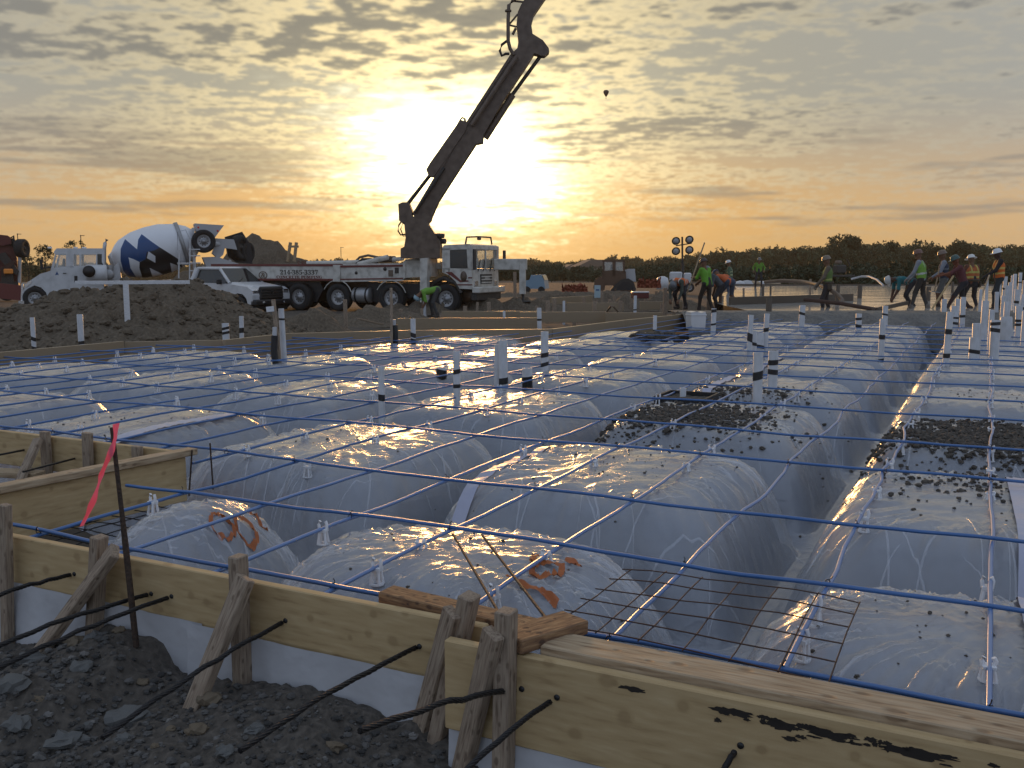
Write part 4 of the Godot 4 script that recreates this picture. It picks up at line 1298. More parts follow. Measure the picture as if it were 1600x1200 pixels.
	for i in 5: part(cl, "clod", rock_mesh(40 + i, 0.3, 6), M.dirt, Transform3D(Basis.from_euler(Vector3(i, i * 2, 0)).scaled(Vector3(0.16, 0.09, 0.13)), Vector3(-0.28 + i * 0.14, 0.0, 0.06 * sin(i * 2.0))))
	# black box-out filled with dirt
	var bx := thing("black_box", "black box-out filled with dirt and holding a short pipe", "box", Vector3(1.69, -0.14, -9.07), SLAB_TURN)
	for q in [[0.0, 0.30, 0.62, 0.03], [0.0, -0.30, 0.62, 0.03], [0.30, 0.0, 0.03, 0.57], [-0.30, 0.0, 0.03, 0.57]]:
		part(bx, "side", m_box(Vector3(q[2] * 0.8, 0.15, q[3] * 0.8), 0.004, Vector3(q[0] * 0.8, 0.0, q[1] * 0.8)), M.black)
	part(bx, "fill", m_field(steps(-0.225, 0.225, 14), steps(-0.225, 0.225, 14), func(x, z): return 0.035 + 0.02 * n_fine.get_noise_2d(x, z)), M.dirt)

func rows2(rows: Array) -> Array:
	# each row: foot, height, radius, bands, label
	return rows

# ---------- dirt and stones before the form
const CONTOUR := [[-4.8, -0.5], [-3.8, -0.47], [-3.39, -0.40], [-3.05, -0.30], [-2.87, -0.305], [-2.74, -0.40], [-2.35, -0.375], [-2.1, -0.345], [-1.88, -0.335], [-1.72, -0.375], [-1.45, -0.39], [-1.13, -0.375], [2.8, -0.42]]

func dirt_y(a: float, b: float) -> float:
	var y := -0.42
	for i in CONTOUR.size() - 1:
		if b >= CONTOUR[i][0] and b < CONTOUR[i + 1][0]:
			y = lerpf(CONTOUR[i][1], CONTOUR[i + 1][1], ss(CONTOUR[i][0], CONTOUR[i + 1][0], b))
	var out := maxf(2.5 - a, 0.0)
	y = lerpf(y, -0.42, ss(0.15, 0.9, out)) - 0.07 * out
	y += 0.035 * n_mid.get_noise_2d(a * 1.3, b * 1.3) + 0.028 * n_fine.get_noise_2d(a * 0.6, b * 0.6) + 0.016 * n_fine.get_noise_2d(a * 2.2, b * 2.2)
	return y

func make_dirt_foreground() -> void:
	var v := PackedVector3Array()
	var na := 130
	var nb := 300
	for j in na + 1:
		for i in nb + 1:
			var a := lerpf(2.62, 0.0, float(j) / na)
			var b := lerpf(-5.6, 2.4, float(i) / nb)
			v.append(S(a, b, dirt_y(a, b)))
	v.reverse()
	setting("dirt", grid_mesh(v, nb + 1, na + 1), M.dirt)
	var kinds := [rock_mesh(51, 0.30, 6), rock_mesh(52, 0.34, 6), rock_mesh(53, 0.26, 7)]
	for k in 3:
		var xs := []
		var cols := []
		for i in 5200:
			var a := 2.5 - 1.7 * pow(R.randf(), 0.85)
			var b := R.randf_range(-4.6, 0.1)
			var s := 0.0035 + 0.011 * pow(R.randf(), 3.0)
			xs.append(Transform3D(Basis.from_euler(Vector3(R.randf() * 6, R.randf() * 6, R.randf() * 6)).scaled(Vector3(s * 1.2, s * 0.8, s)), S(a, b, dirt_y(a, b) + s * 0.3)))
			var t := R.randf_range(0.025, 0.10) * (1.0 if R.randf() < 0.85 else 1.7)
			cols.append(Color(t * 1.06, t, t * 0.92))
		swarm(self, "gravel", kinds[k], M.stone, xs, cols)
	var proto := rock_mesh(61, 0.25, 8)
	var alt := [proto, rock_mesh(62, 0.33, 8), rock_mesh(63, 0.28, 8), rock_mesh(64, 0.22, 8)]
	var big := [[Vector3(-1.349, -0.45, -3.156), 0.06, 0], [Vector3(-1.595, -0.45, -3.354), 0.032, 0], [Vector3(-1.791, -0.45, -3.227), 0.05, 0], [Vector3(-1.064, -0.45, -3.179), 0.035, 1], [Vector3(-1.664, -0.45, -3.179), 0.022, 1], [Vector3(-1.673, -0.45, -3.043), 0.035, 0], [Vector3(-1.05, -0.45, -3), 0.03, 1], [Vector3(-0.846, -0.45, -2.958), 0.022, 0], [Vector3(-1.833, -0.4, -3.743), 0.025, 0], [Vector3(-1.874, -0.43, -3.532), 0.045, 0], [Vector3(-1.734, -0.42, -3.599), 0.03, 1], [Vector3(-1.656, -0.41, -3.607), 0.028, 0], [Vector3(-1.562, -0.4, -3.627), 0.022, 1], [Vector3(-1.501, -0.45, -3), 0.04, 0]]
	big.sort_custom(func(p, q): return p[0].x / p[0].z > q[0].x / q[0].z)
	var nb_ := 0
	for q in big:
		var p: Vector3 = q[0]
		var ab := to_ab(p)
		p.y = dirt_y(ab.x, ab.y) + q[1] * 0.25
		solid("stone", alt[R.randi() % 4], M.stone_tan if q[2] == 1 else M.stone_grey, "large %s stone in the dirt before the form, %s from the left" % [["grey", "tan"][q[2]], ORD[nb_]], "stone", Transform3D(Basis.from_euler(Vector3(R.randf(), R.randf() * 6, R.randf())).scaled(Vector3(q[1] * 1.3, q[1] * 0.7, q[1])), p), "stones in the dirt before the form")
		nb_ += 1
	for i in 110:
		var a := 2.45 - 1.5 * R.randf()
		var b := R.randf_range(-4.2, -0.9)
		var s := 0.012 + 0.014 * pow(R.randf(), 2.0)
		solid("stone", alt[i % 4], M.stone_tan if R.randf() < 0.35 else M.stone_grey, "small stone half sunk in the dark dirt before the front form", "stone", Transform3D(Basis.from_euler(Vector3(R.randf() * 2, R.randf() * 6, R.randf() * 2)).scaled(Vector3(s * 1.25, s * 0.75, s)), S(a, b, dirt_y(a, b) + s * 0.2)), "small stones in the dirt before the form")


# ---------- the wet slab, the dirt heaps, the woods and what stands far off
func heap(called: String, label: String, m: Material, at: Vector3, turn: float, lx: float, lz: float, f: Callable, cell: float) -> MeshInstance3D:
	var mesh := m_field(steps(-lx, lx, int(lx * 2.0 / cell)), steps(-lz, lz, int(lz * 2.0 / cell)), f)
	return solid(called, mesh, m, label, "dirt heap", Transform3D(Basis(Vector3.UP, turn), at))

func make_background() -> void:
	# finished concrete, still wet, far right
	var near_l: Vector3 = Vector3(5.226, 0, -24.366)
	var xs := steps(0.0, 1.0, 70)
	var v := PackedVector3Array()
	for j in 61:
		var z := lerpf(-61.0, -24.4, j / 60.0)
		var x0 := lerpf(13.5, near_l.x, ss(-61.0, -24.4, z)) + 1.1 * ss(-40.0, -25.0, z)
		for i in 71:
			var x := lerpf(x0, 46.0, i / 70.0)
			v.append(Vector3(x, 0.012 * n_low.get_noise_2d(x, z) + 0.004 * n_mid.get_noise_2d(x, z), z))
	setting("concrete_slab", grid_mesh(v, 71, 61), M.concrete)
	# the fresh pour spreading over the mounds
	v = PackedVector3Array()
	for j in 41:
		for i in 161:
			var x := lerpf(4.2, 26.0, i / 160.0)
			var f := j / 40.0
			var front := -21.6 - 0.9 * n_low.get_noise_1d(x * 1.3) - 0.7 * ss(9.5, 5.0, x)
			var z := lerpf(-25.6, front, f)
			var y := 0.006 + 0.05 * ss(0.3, 0.6, f) + 0.05 * n_fine.get_noise_2d(x * 0.35, z * 0.35) * ss(0.3, 0.6, f) + 0.02 * n_mid.get_noise_2d(x, z) * ss(0.1, 0.4, f)
			y -= 0.34 * pow(ss(0.55, 0.95, f), 1.4) + 0.5 * ss(0.93, 1.0, f)
			v.append(Vector3(x, y + (0.0 if f > 0.02 else -0.05), z))
	setting("fresh_concrete", grid_mesh(v, 161, 41), M.wet)
	lumber("bulkhead", "long dark timber bulkhead crossing the wet concrete", "bulkhead", M.dark_wood, Vector3(6.722, 0.11, -29.353), Vector3(11.861, 0.11, -33.116), 0.08, 0.26, Vector3.UP)
	lumber("bulkhead", "thin dark edge board at the far side of the wet concrete", "bulkhead", M.dark_wood, Vector3(13, 0.02, -61), Vector3(45, 0.02, -61), 0.1, 0.16)
	# dirt heap by the slab's left edge
	heap("dirt_heap", "big brown dirt heap at the left, before the mixer truck and the pickup", M.heap, Vector3(-8.9, -0.55, -21.4), 0.42, 6.6, 3.6, func(x, z):
		var prof := [[-6.6, 0.0], [-4.4, 0.38], [-2.3, 0.82], [-1.2, 1.14], [0.3, 1.42], [1.6, 1.42], [2.4, 1.12], [3.1, 0.72], [3.8, 0.36], [4.5, 0.14], [5.4, 0.0], [7.0, 0.0]]
		var ridge := 0.0
		for i in prof.size() - 1:
			if x >= prof[i][0] and x < prof[i + 1][0]: ridge = lerpf(prof[i][1], prof[i + 1][1], ss(prof[i][0], prof[i + 1][0], x) * 0.5 + 0.5 * (x - prof[i][0]) / (prof[i + 1][0] - prof[i][0]))
		var y := ridge * pow(maxf(1.0 - absf(z) / 3.5, 0.0), 0.85) * ss(6.6, 5.0, absf(x))
		return y + (0.13 * n_mid.get_noise_2d(x * 0.9, z * 0.9) + 0.10 * n_fine.get_noise_2d(x * 0.3, z * 0.3) + 0.035 * n_fine.get_noise_2d(x * 1.3, z * 1.3)) * clampf(y * 3.0, 0.0, 1.0) - 0.04, 0.075)
	var hp: MeshInstance3D = get_node("dirt_heap")
	var hv: PackedVector3Array = hp.mesh.surface_get_arrays(0)[Mesh.ARRAY_VERTEX]
	var hx := []
	for i in 4200:
		var q: Vector3 = hv[R.randi() % hv.size()] + Vector3(R.randf_range(-0.03, 0.03), 0, R.randf_range(-0.03, 0.03))
		if q.y < 0.05: continue
		var s := 0.018 + 0.10 * pow(R.randf(), 4.0)
		hx.append(Transform3D(Basis.from_euler(Vector3(R.randf() * 6, R.randf() * 6, R.randf() * 6)).scaled(Vector3(s * 1.3, s * 0.8, s)), hp.transform * q))
	swarm(self, "dirt", rock_mesh(77, 0.32, 5), M.heap, hx)
	heap("dirt_heap", "dark far dirt heap behind the pump truck's tail, with two posts on it", M.heap, Vector3(-13.512, -0.184, -54), 0.2, 7.5, 4.0, func(x, z):
		var y := 3.1 * exp(-pow((x + 0.9) / 1.9, 2.0)) + 1.7 * exp(-pow((x - 2.3) / 2.3, 2.0)) + 1.5 * exp(-pow((x + 4.0) / 2.0, 2.0))
		y *= pow(maxf(1.0 - absf(z) / 3.9, 0.0), 0.8)
		return y + (0.3 * n_mid.get_noise_2d(x * 0.5, z * 0.5) + 0.16 * n_fine.get_noise_2d(x * 0.2, z * 0.2)) * clampf(y, 0.0, 1.0) - 0.3, 0.2)
	# churned dirt between the slab and the trucks
	for q in [[Vector3(-4.586, -0.5, -28.291), 3.0, 1.4, 0.4, 0.2, "below the pump truck tank"], [Vector3(-1.467, -0.5, -36.252), 5.0, 1.2, 0.45, 0.1, "below the pump truck cab"], [Vector3(3.602, -0.5, -41.113), 4.5, 2.0, 0.45, -0.1, "around the small blue sign"], [Vector3(-5.378, -0.5, -24.1), 1.6, 1.2, 0.45, 0.2, "right of the big dirt heap"], [Vector3(5.715, -0.5, -38.53), 2.6, 1.6, 0.5, 0.0, "left of the pole worker"], [Vector3(3.778, -0.5, -56.136), 7.0, 1.6, 0.25, 0.0, "before the dozer"]]:
		var hh: float = q[3]
		var lx: float = q[1]
		var lz: float = q[2]
		heap("dirt_ridge", "low ridge of churned dirt " + q[5], M.heap, q[0], q[4], lx, lz, func(x, z):
			var y := hh * ss(lx, lx * 0.3, absf(x)) * ss(lz, lz * 0.1, absf(z))
			return y * (1.0 + 0.9 * n_mid.get_noise_2d(x * 0.6, z * 0.6)) + 0.08 * n_fine.get_noise_2d(x * 0.3, z * 0.3) * y * 2.0 - 0.05, 0.12).set_meta("group", "ridges of churned dirt")
	# white batter board before the heap
	var bb := thing("batter_board", "white T-shaped batter board, one post under a long rail, before the dirt heap", "batter board", Vector3(-7.918, -0.285, -19.6), 0.35)
	part(bb, "post", m_box(Vector3(0.11, 1.35, 0.09), 0.004, Vector3(-0.03, 0.42, 0)), M.white_wood)
	part(bb, "rail", m_box(Vector3(2.2, 0.075, 0.09), 0.004, Vector3(0.12, 1.13, 0.0)), M.white_wood)
	# scraps at the foot of the heap
	lumber("scrap_board", "brown scrap board lying at the foot of the dirt heap", "board", M.old_wood, Vector3(-8.513, -0.42, -21.25), Vector3(-8.04, -0.42, -21.447), 0.05, 0.28)
	var sc := thing("paper_scrap", "pale pointed scrap leaning beside the slim banded pipe", "scrap", Vector3(-8.165, -0.42, -22.271), 0.3)
	part(sc, "sheet", m_slab([Vector2(-0.07, 0), Vector2(0.1, 0), Vector2(0.0, 0.24), Vector2(-0.05, 0.24)], 0, 0.012), M.plank_wood)
	lumber("scrap_board", "small yellow offcut of board on the dirt right of the heap", "board", M.form_wood, Vector3(-7.476, -0.4, -21.371), Vector3(-7.551, -0.4, -22.418), 0.08, 0.05)
	lumber("scrap_board", "thin board lying across the dirt below the pickup", "board", M.form_wood, Vector3(-6.037, -0.3, -22.051), Vector3(-5.75, -0.3, -22.997), 0.06, 0.04)
	solid("bucket", m_lathe([Vector2(0, 0), Vector2(0.1, 0), Vector2(0.125, 0.2), Vector2(0.115, 0.2), Vector2(0.09, 0.03), Vector2(0, 0.03)], 16), M.black, "small black pail on the dirt right of the heap", "bucket", Transform3D(Basis(), Vector3(-7.382, -0.42, -22.932)))
	solid("panel", m_box(Vector3(0.26, 0.12, 0.12), 0.01), M.white_paint, "small white box on the dirt below the pump truck", "box", Transform3D(Basis(), Vector3(-5.513, -0.35, -25.424)))
	# white bucket at the far form's end
	var bk := thing("white_bucket", "dented white square bucket standing at the end of the far form", "bucket", Vector3(3.916, -0.15, -20.185), 0.2)
	var st := mb()
	slab_of(st, [Vector2(-0.155, 0), Vector2(0.15, 0), Vector2(0.165, 0.24), Vector2(0.16, 0.37), Vector2(0.05, 0.35), Vector2(-0.06, 0.38), Vector2(-0.17, 0.36), Vector2(-0.17, 0.2)], -0.15, 0.15)
	part(bk, "body", done(st), M.white_paint)
	part(bk, "rim", m_box(Vector3(0.36, 0.03, 0.32), 0.006, Vector3(0, 0.30, 0)), M.white_paint)
	# timber frames on the far heap, aerials, sign, fences, houses
	var pf := thing("post_frame", "pair of leaning posts joined by a crosspiece on the far dirt heap", "post frame", Vector3(-12.209, 1.784, -53), 0.1)
	part(pf, "post", m_rod(Vector3(-0.25, -0.3, 0), Vector3(-0.05, 0.75, 0), 0.09), M.plank_wood)
	part(pf, "post", m_rod(Vector3(0.12, -0.3, 0), Vector3(0.27, 0.75, 0), 0.09), M.plank_wood)
	part(pf, "crosspiece", m_box(Vector3(0.58, 0.12, 0.08), 0.004, Vector3(0.1, 0.52, 0)), M.plank_wood)
	var sg := thing("site_sign", "small pale blue panel sign on a post among the stakes", "sign", Vector3(3.153, -0.45, -35.153), 0.1)
	part(sg, "post", m_box(Vector3(0.05, 1.0, 0.05), 0.0, Vector3(0, 0.45, -0.03)), M.stake_wood)
	part(sg, "panel", m_box(Vector3(0.23, 0.46, 0.02), 0.003, Vector3(0, 0.72, 0.02)), mat(0.32, 0.42, 0.45, 0.6))
	part(sg, "print", m_box(Vector3(0.12, 0.05, 0.004), 0.0, Vector3(0, 0.78, 0.033)), M.navy)
	for q in [[Vector3(2.901, 0.034, -44), 1.2, 0.45, "crumpled orange netting in the dirt left of the dozer"], [Vector3(5.756, 0.296, -40), 1.0, 0.5, "crumpled orange netting by the pale drum"]]:
		var w := PackedVector3Array()
		for j in 9:
			for i in 25:
				var f := i / 24.0 - 0.5
				w.append(Vector3(f * q[1], q[2] * j / 8.0 * (0.75 + 0.5 * n_mid.get_noise_1d(i * 0.3 + q[1] * 9.0)), 0.25 * n_mid.get_noise_2d(i * 0.25, j * 0.2 + q[1])))
		w.reverse()
		solid("orange_netting", grid_mesh(w, 25, 9), M.orange_net, q[3], "netting", Transform3D(Basis(), q[0]))
	solid("pale_drum", m_lathe([Vector2(0, -0.3), Vector2(0.27, -0.3), Vector2(0.3, 0.0), Vector2(0.25, 0.22), Vector2(0.1, 0.3), Vector2(0, 0.31)], 18), M.white_paint, "pale rounded drum left of the light tower", "drum", Transform3D(Basis(), Vector3(6.948, 0.446, -44)))
	var ck := thing("red_cooler", "red cooler box with a pale lid among the stakes", "cooler", Vector3(4.846, 0.092, -36), 0.1)
	part(ck, "body", m_box(Vector3(0.62, 0.2, 0.35), 0.02, Vector3(0, 0.0, 0)), M.red_paint)
	part(ck, "lid", m_box(Vector3(0.64, 0.06, 0.37), 0.02, Vector3(0, 0.132, 0)), M.white_paint)
	var bl := thing("pale_blue_pickup", "pale blue pickup parked far off behind the outrigger", "pickup", Vector3(1.533, -0.212, -60), -0.2)
	part(bl, "body", m_slab([Vector2(-0.65, 0.05), Vector2(-0.65, 0.55), Vector2(-0.3, 0.6), Vector2(-0.2, 0.9), Vector2(0.45, 0.92), Vector2(0.62, 0.55), Vector2(0.7, 0.05)], -0.8, 0.8), mat(0.18, 0.28, 0.36, 0.35))
	part(bl, "windscreen", m_slab([Vector2(0.48, 0.88), Vector2(0.62, 0.58), Vector2(0.64, 0.58), Vector2(0.5, 0.9)], -0.7, 0.7), M.dark_glass)
	for s in [-0.45, 0.45]:
		part(bl, "wheel", m_rod(Vector3(s, 0.0, 0.6), Vector3(s, 0.0, 0.82), 0.2, 14), M.rubber)
	for q in [[Vector3(12.622, 0.264, -190), 3.4, 1.7, "far pale house with a shallow gable, left of the dozer"], [Vector3(14.829, 0.357, -170), 4.0, 2.2, "far house with a broad hipped roof just left of the dozer's cab"]]:
		var h := thing("house", q[3], "house", q[0] - Vector3(0, 0.6, 0), 0.15)
		part(h, "wall", m_box(Vector3(q[1] * 1.7, q[2] * 0.75, 5.0), 0.0, Vector3(0, q[2] * 0.37, 0)), mat(0.34, 0.27, 0.2, 0.9))
		var rs := mb()
		slab_of(rs, [Vector2(-q[1], q[2] * 0.7), Vector2(q[1], q[2] * 0.7), Vector2(q[1] * 0.35, q[2] * 1.25), Vector2(-q[1] * 0.35, q[2] * 1.25)], -2.8, 2.8)
		part(h, "roof", done(rs), mat(0.20, 0.15, 0.11, 0.9))
		for s in [-0.4, 0.4]:
			part(h, "window", m_box(Vector3(0.8, 0.7, 0.1), 0.0, Vector3(q[1] * s, q[2] * 0.35, 2.52)), M.dark_glass)
	for q in [[Vector3(-41.286, 2.372, -80), 1.6, "thin aerial pole with a short arm behind the red mixer"], [Vector3(-36.018, 2.744, -80), 1.1, "thin pole behind the mixer cab's roof"], [Vector3(-19.68, 1.882, -110), 1.6, "thin far mast seen over the pump truck's deck"]]:
		var po := thing("aerial_pole", q[2], "pole", q[0] - Vector3(0, 1.0, 0))
		part(po, "mast", m_rod(Vector3.ZERO, Vector3(0, q[1] + 1.0, 0), 0.035), M.dark_steel)
		part(po, "arm", m_rod(Vector3(-0.05, q[1] + 0.95, 0), Vector3(0.32, q[1] + 0.95, 0), 0.025), M.dark_steel)
	for i in 9:
		var s := R.randf_range(0.22, 0.4)
		solid("cement_sack", rock_mesh(80 + i, 0.2, 6), [M.white_paint, M.pvc_grey, M.plank_wood][i % 3], "pale sack lying past the left end of the wet concrete, %s from the left" % ORD[i], "sack", Transform3D(Basis(Vector3.UP, R.randf() * 3.0).scaled(Vector3(s * 1.5, s * 0.8, s)), Vector3(15.058, -0.088, -64) + Vector3(-1.6 + i * 0.55 + R.randf_range(-0.15, 0.15), 0.1, R.randf_range(-1, 1))), "sacks by the wet concrete")
	make_balloon()
	make_woods()

func make_balloon() -> void:
	var o := thing("sky_balloon", "hot air balloon high above the horizon, right of the boom", "balloon", Vector3(250.75, 459.962, -2600))
	var st := mb()
	lathe(st, [Vector2(0.6, -7.5), Vector2(2.4, -5.0), Vector2(5.0, -1.0), Vector2(6.9, 3.2), Vector2(7.4, 5.6), Vector2(6.6, 8.2), Vector2(4.2, 10.2), Vector2(0, 11.0)], 24)
	part(o, "envelope", done(st), mat(0.12, 0.08, 0.05, 0.8))
	part(o, "basket", m_box(Vector3(2.0, 1.8, 2.0), 0.2, Vector3(0, -10.4, 0)), M.bark)
	for s in [-1.0, 1.0]:
		part(o, "line", m_rod(Vector3(s, -9.6, 0), Vector3(s * 0.6, -7.4, 0), 0.12), M.bark)

func clump_mesh(seed_: int) -> ArrayMesh:
	var r := RandomNumberGenerator.new()
	r.seed = seed_
	var st := mb()
	st.set_smooth_group(-1)
	for i in 11:
		var c := Vector3(r.randfn(0, 0.38), r.randfn(0, 0.3), r.randfn(0, 0.38))
		var b := Basis.from_euler(Vector3(r.randf() * 6, r.randf() * 6, r.randf() * 6))
		var s := r.randf_range(0.22, 0.42)
		quad(st, c + b * Vector3(-s, 0, 0), c + b * Vector3(0, -s * 0.5, 0.08), c + b * Vector3(s, 0, 0), c + b * Vector3(0, s * 0.5, 0.08))
	return done(st)

func crown_at(xs: Array, cols: Array, at: Vector3, h: float, w: float, count: int, leaf: float, tone: Color) -> void:
	# several lobes of leaf clumps, open between them
	var lobes := []
	for i in 7:
		lobes.append([Vector3(R.randfn(0, w * 0.30), h * R.randf_range(0.35, 0.86), R.randfn(0, w * 0.30)), w * R.randf_range(0.20, 0.36)])
	lobes.append([Vector3(0, h * 0.86, 0), w * 0.2])
	for i in count:
		var l = lobes[R.randi() % lobes.size()]
		var d := Vector3(R.randfn(0, 1), R.randfn(0, 1), R.randfn(0, 1)).normalized()
		var p: Vector3 = l[0] + d * l[1] * pow(R.randf(), 0.35) * Vector3(1, 0.8, 1)
		var s := leaf * R.randf_range(0.7, 1.35)
		xs.append(Transform3D(Basis.from_euler(Vector3(R.randf() * 6, R.randf() * 6, R.randf() * 6)).scaled(Vector3(s, s, s)), at + p))
		var k := R.randf_range(0.75, 1.3)
		cols.append(Color(tone.r * k, tone.g * k, tone.b * k))

const TREE_TOP := [[-900, 414], [380, 414], [440, 411], [560, 407], [640, 410], [700, 409], [830, 407], [880, 410], [905, 411], [960, 401], [1000, 408], [1040, 405], [1100, 398], [1135, 393], [1200, 391], [1290, 386], [1330, 380], [1362, 382], [1400, 386], [1480, 387], [1560, 384], [1700, 383], [2600, 380]]

func make_woods() -> void:
	var xs := []
	var cols := []
	var clump := clump_mesh(5)
	var px := -700.0
	while px < 2400.0:
		var top := 410.0
		for i in TREE_TOP.size() - 1:
			if px >= TREE_TOP[i][0] and px < TREE_TOP[i + 1][0]:
				top = lerpf(TREE_TOP[i][1], TREE_TOP[i + 1][1], (px - TREE_TOP[i][0]) / (TREE_TOP[i + 1][0] - TREE_TOP[i][0]))
		var right := ss(850.0, 1300.0, px)
		for layer in 3:
			var dist := lerpf(360.0, 205.0, right) + layer * 26.0 + R.randf_range(-10, 10)
			var x := (px + R.randf_range(-12, 12) - 800.0) / 1491.0 * dist
			var y_top := 1.15 + (418.0 - top + (2.0 if layer == 0 else 0.0) * (-1.0) + R.randf_range(-3.0, 2.0) - (2 - layer) * 1.5) / 1491.0 * dist
			var base := ground_y(x, -dist) - 0.6
			var h := maxf(y_top - base, 2.0)
			var g := R.randf_range(0.75, 1.25)
			var tone := Color(0.038 * g, 0.056 * g, 0.022 * g) if R.randf() < 0.75 else Color(0.05, 0.06, 0.026)
			crown_at(xs, cols, Vector3(x, base, -dist), h, h * R.randf_range(0.9, 1.3), 230, 0.62 + 0.0012 * dist, tone)
			# undergrowth closes the wood near the ground
			for u in 34:
				var s := R.randf_range(0.9, 1.6)
				xs.append(Transform3D(Basis.from_euler(Vector3(R.randf() * 6, R.randf() * 6, R.randf() * 6)).scaled(Vector3(s, s, s)), Vector3(x + R.randfn(0, h * 0.6), base + R.randf() * h * 0.55, -dist + R.randfn(0, 2.0))))
				cols.append(Color(0.040 * g, 0.048 * g, 0.020 * g))
		if px > 760.0:   # scrub before the wood
			for layer in 3:
				var dist := lerpf(150.0, 78.0, right) + layer * 24.0 + R.randf_range(-7, 7)
				var x := (px + R.randf_range(-14, 14) - 800.0) / 1491.0 * dist
				crown_at(xs, cols, Vector3(x, -0.9, -dist), R.randf_range(1.3, 2.3), R.randf_range(2.5, 4.5), 70, 0.42 + 0.0012 * dist, Color(0.032, 0.045, 0.018))
		px += lerpf(17.0, 26.0, right)
	var w := swarm(self, "woodland", clump, M.leaf, xs, cols)
	w.set_meta("label", "far wood along the horizon")
	# single trees that stand out
	var one := func(at: Vector3, h: float, w2: float, count: int, leaf: float, label: String, tone: Color):
		var t := thing("tree", label, "tree", at)
		var st := mb()
		tube(st, [Vector3(0, -0.5, 0), Vector3(0.02 * h, h * 0.4, 0), Vector3(-0.01 * h, h * 0.8, 0)], [h * 0.022, h * 0.016, h * 0.006], 7)
		for i in 5:
			var an := R.randf() * TAU
			var y := h * R.randf_range(0.3, 0.6)
			tube(st, [Vector3(0.01 * h, y, 0), Vector3(cos(an) * w2 * 0.35, y + h * 0.25, sin(an) * w2 * 0.35)], [h * 0.009, h * 0.003], 5)
		part(t, "trunk", done(st), M.bark)
		var tx := []
		var tc := []
		crown_at(tx, tc, Vector3.ZERO, h, w2, count, leaf, tone)
		swarm(t, "crown", clump, M.leaf, tx, tc)
	var olive := Color(0.06, 0.064, 0.028)
	one.call(Vector3(60.993, -0.914, -172), 7.5, 8.5, 900, 0.6, "tallest rounded tree on the right, rising over the wood behind the stooping worker", Color(0.045, 0.055, 0.022))
	one.call(Vector3(68.617, -0.914, -172), 6.9, 5.0, 420, 0.55, "narrower tree top rising over the wood left of the green-vested worker", Color(0.045, 0.055, 0.022))
	one.call(Vector3(80.516, -0.914, -172), 6.7, 7.0, 600, 0.58, "rounded tree top over the wood between the maroon-shirted worker and his neighbour", Color(0.045, 0.055, 0.022))
	one.call(Vector3(-30.336, 0.737, -62), 1.9, 1.3, 90, 0.16, "thin sapling beside the mixer truck's hood", olive)
	one.call(Vector3(-30.412, 1.852, -66), 1.2, 1.2, 50, 0.16, "sapling top peeping over the mixer truck's cab", olive)
	one.call(Vector3(-32.476, -0.003, -64), 2.1, 2.6, 160, 0.2, "leafy shrub between the red mixer and the white mixer truck", olive)


# ---------- vehicles
func plate(o: Node3D, called: String, poly: Array, z0: float, z1: float, m: Material) -> MeshInstance3D:
	return part(o, called, m_slab(poly, z0, z1), m)

func wheel(o: Node3D, at: Vector3, r: float, w: float, side := 1.0, rim_m: Material = null, turn := 0.0) -> MeshInstance3D:
	var t := Transform3D(Basis(Vector3.UP, turn) * Basis(Vector3.RIGHT, PI / 2.0 * side), at)
	var ty := part(o, "wheel", m_lathe([Vector2(r * 0.56, -w * 0.5), Vector2(r * 0.92, -w * 0.5), Vector2(r, -w * 0.36), Vector2(r, w * 0.36), Vector2(r * 0.92, w * 0.5), Vector2(r * 0.56, w * 0.5), Vector2(r * 0.56, -w * 0.5)], 28), M.rubber, t)
	var st := mb()
	lathe(st, [Vector2(0, w * 0.44), Vector2(r * 0.16, w * 0.44), Vector2(r * 0.18, w * 0.3), Vector2(r * 0.44, w * 0.22), Vector2(r * 0.56, w * 0.46), Vector2(r * 0.58, w * 0.40), Vector2(r * 0.58, -w * 0.4), Vector2(0, -w * 0.4)], 24)
	part(ty, "rim", done(st), rim_m if rim_m else M.aluminium)
	st = mb()
	for i in 10:
		var a := TAU * i / 10.0
		lathe(st, [Vector2(r * 0.045, w * 0.24), Vector2(r * 0.045, w * 0.285), Vector2(0, w * 0.285)], 6, Transform3D(Basis(), Vector3(cos(a) * r * 0.35, 0, sin(a) * r * 0.35)), false)
	part(ty, "hand_hole", done(st), M.black)
	return ty

func words(o: Node3D, called: String, text: String, height: float, at: Vector3, m: Material, font := "Droid Sans", turn := 0.0, squeeze := 1.0) -> void:
	var t := TextMesh.new()
	var f := SystemFont.new()
	f.font_names = PackedStringArray([font])
	f.font_weight = 700
	t.font = f
	t.text = text
	t.font_size = 64
	t.pixel_size = height / 46.0
	t.depth = 0.012
	part(o, called, t, m, Transform3D(Basis(Vector3.UP, turn).scaled_local(Vector3(squeeze, 1, 1)), at))

func make_vehicles() -> void:
	make_mixer()
	make_red_mixer()
	make_pickup()
	make_pump()
	make_dozer()
	make_light_tower()

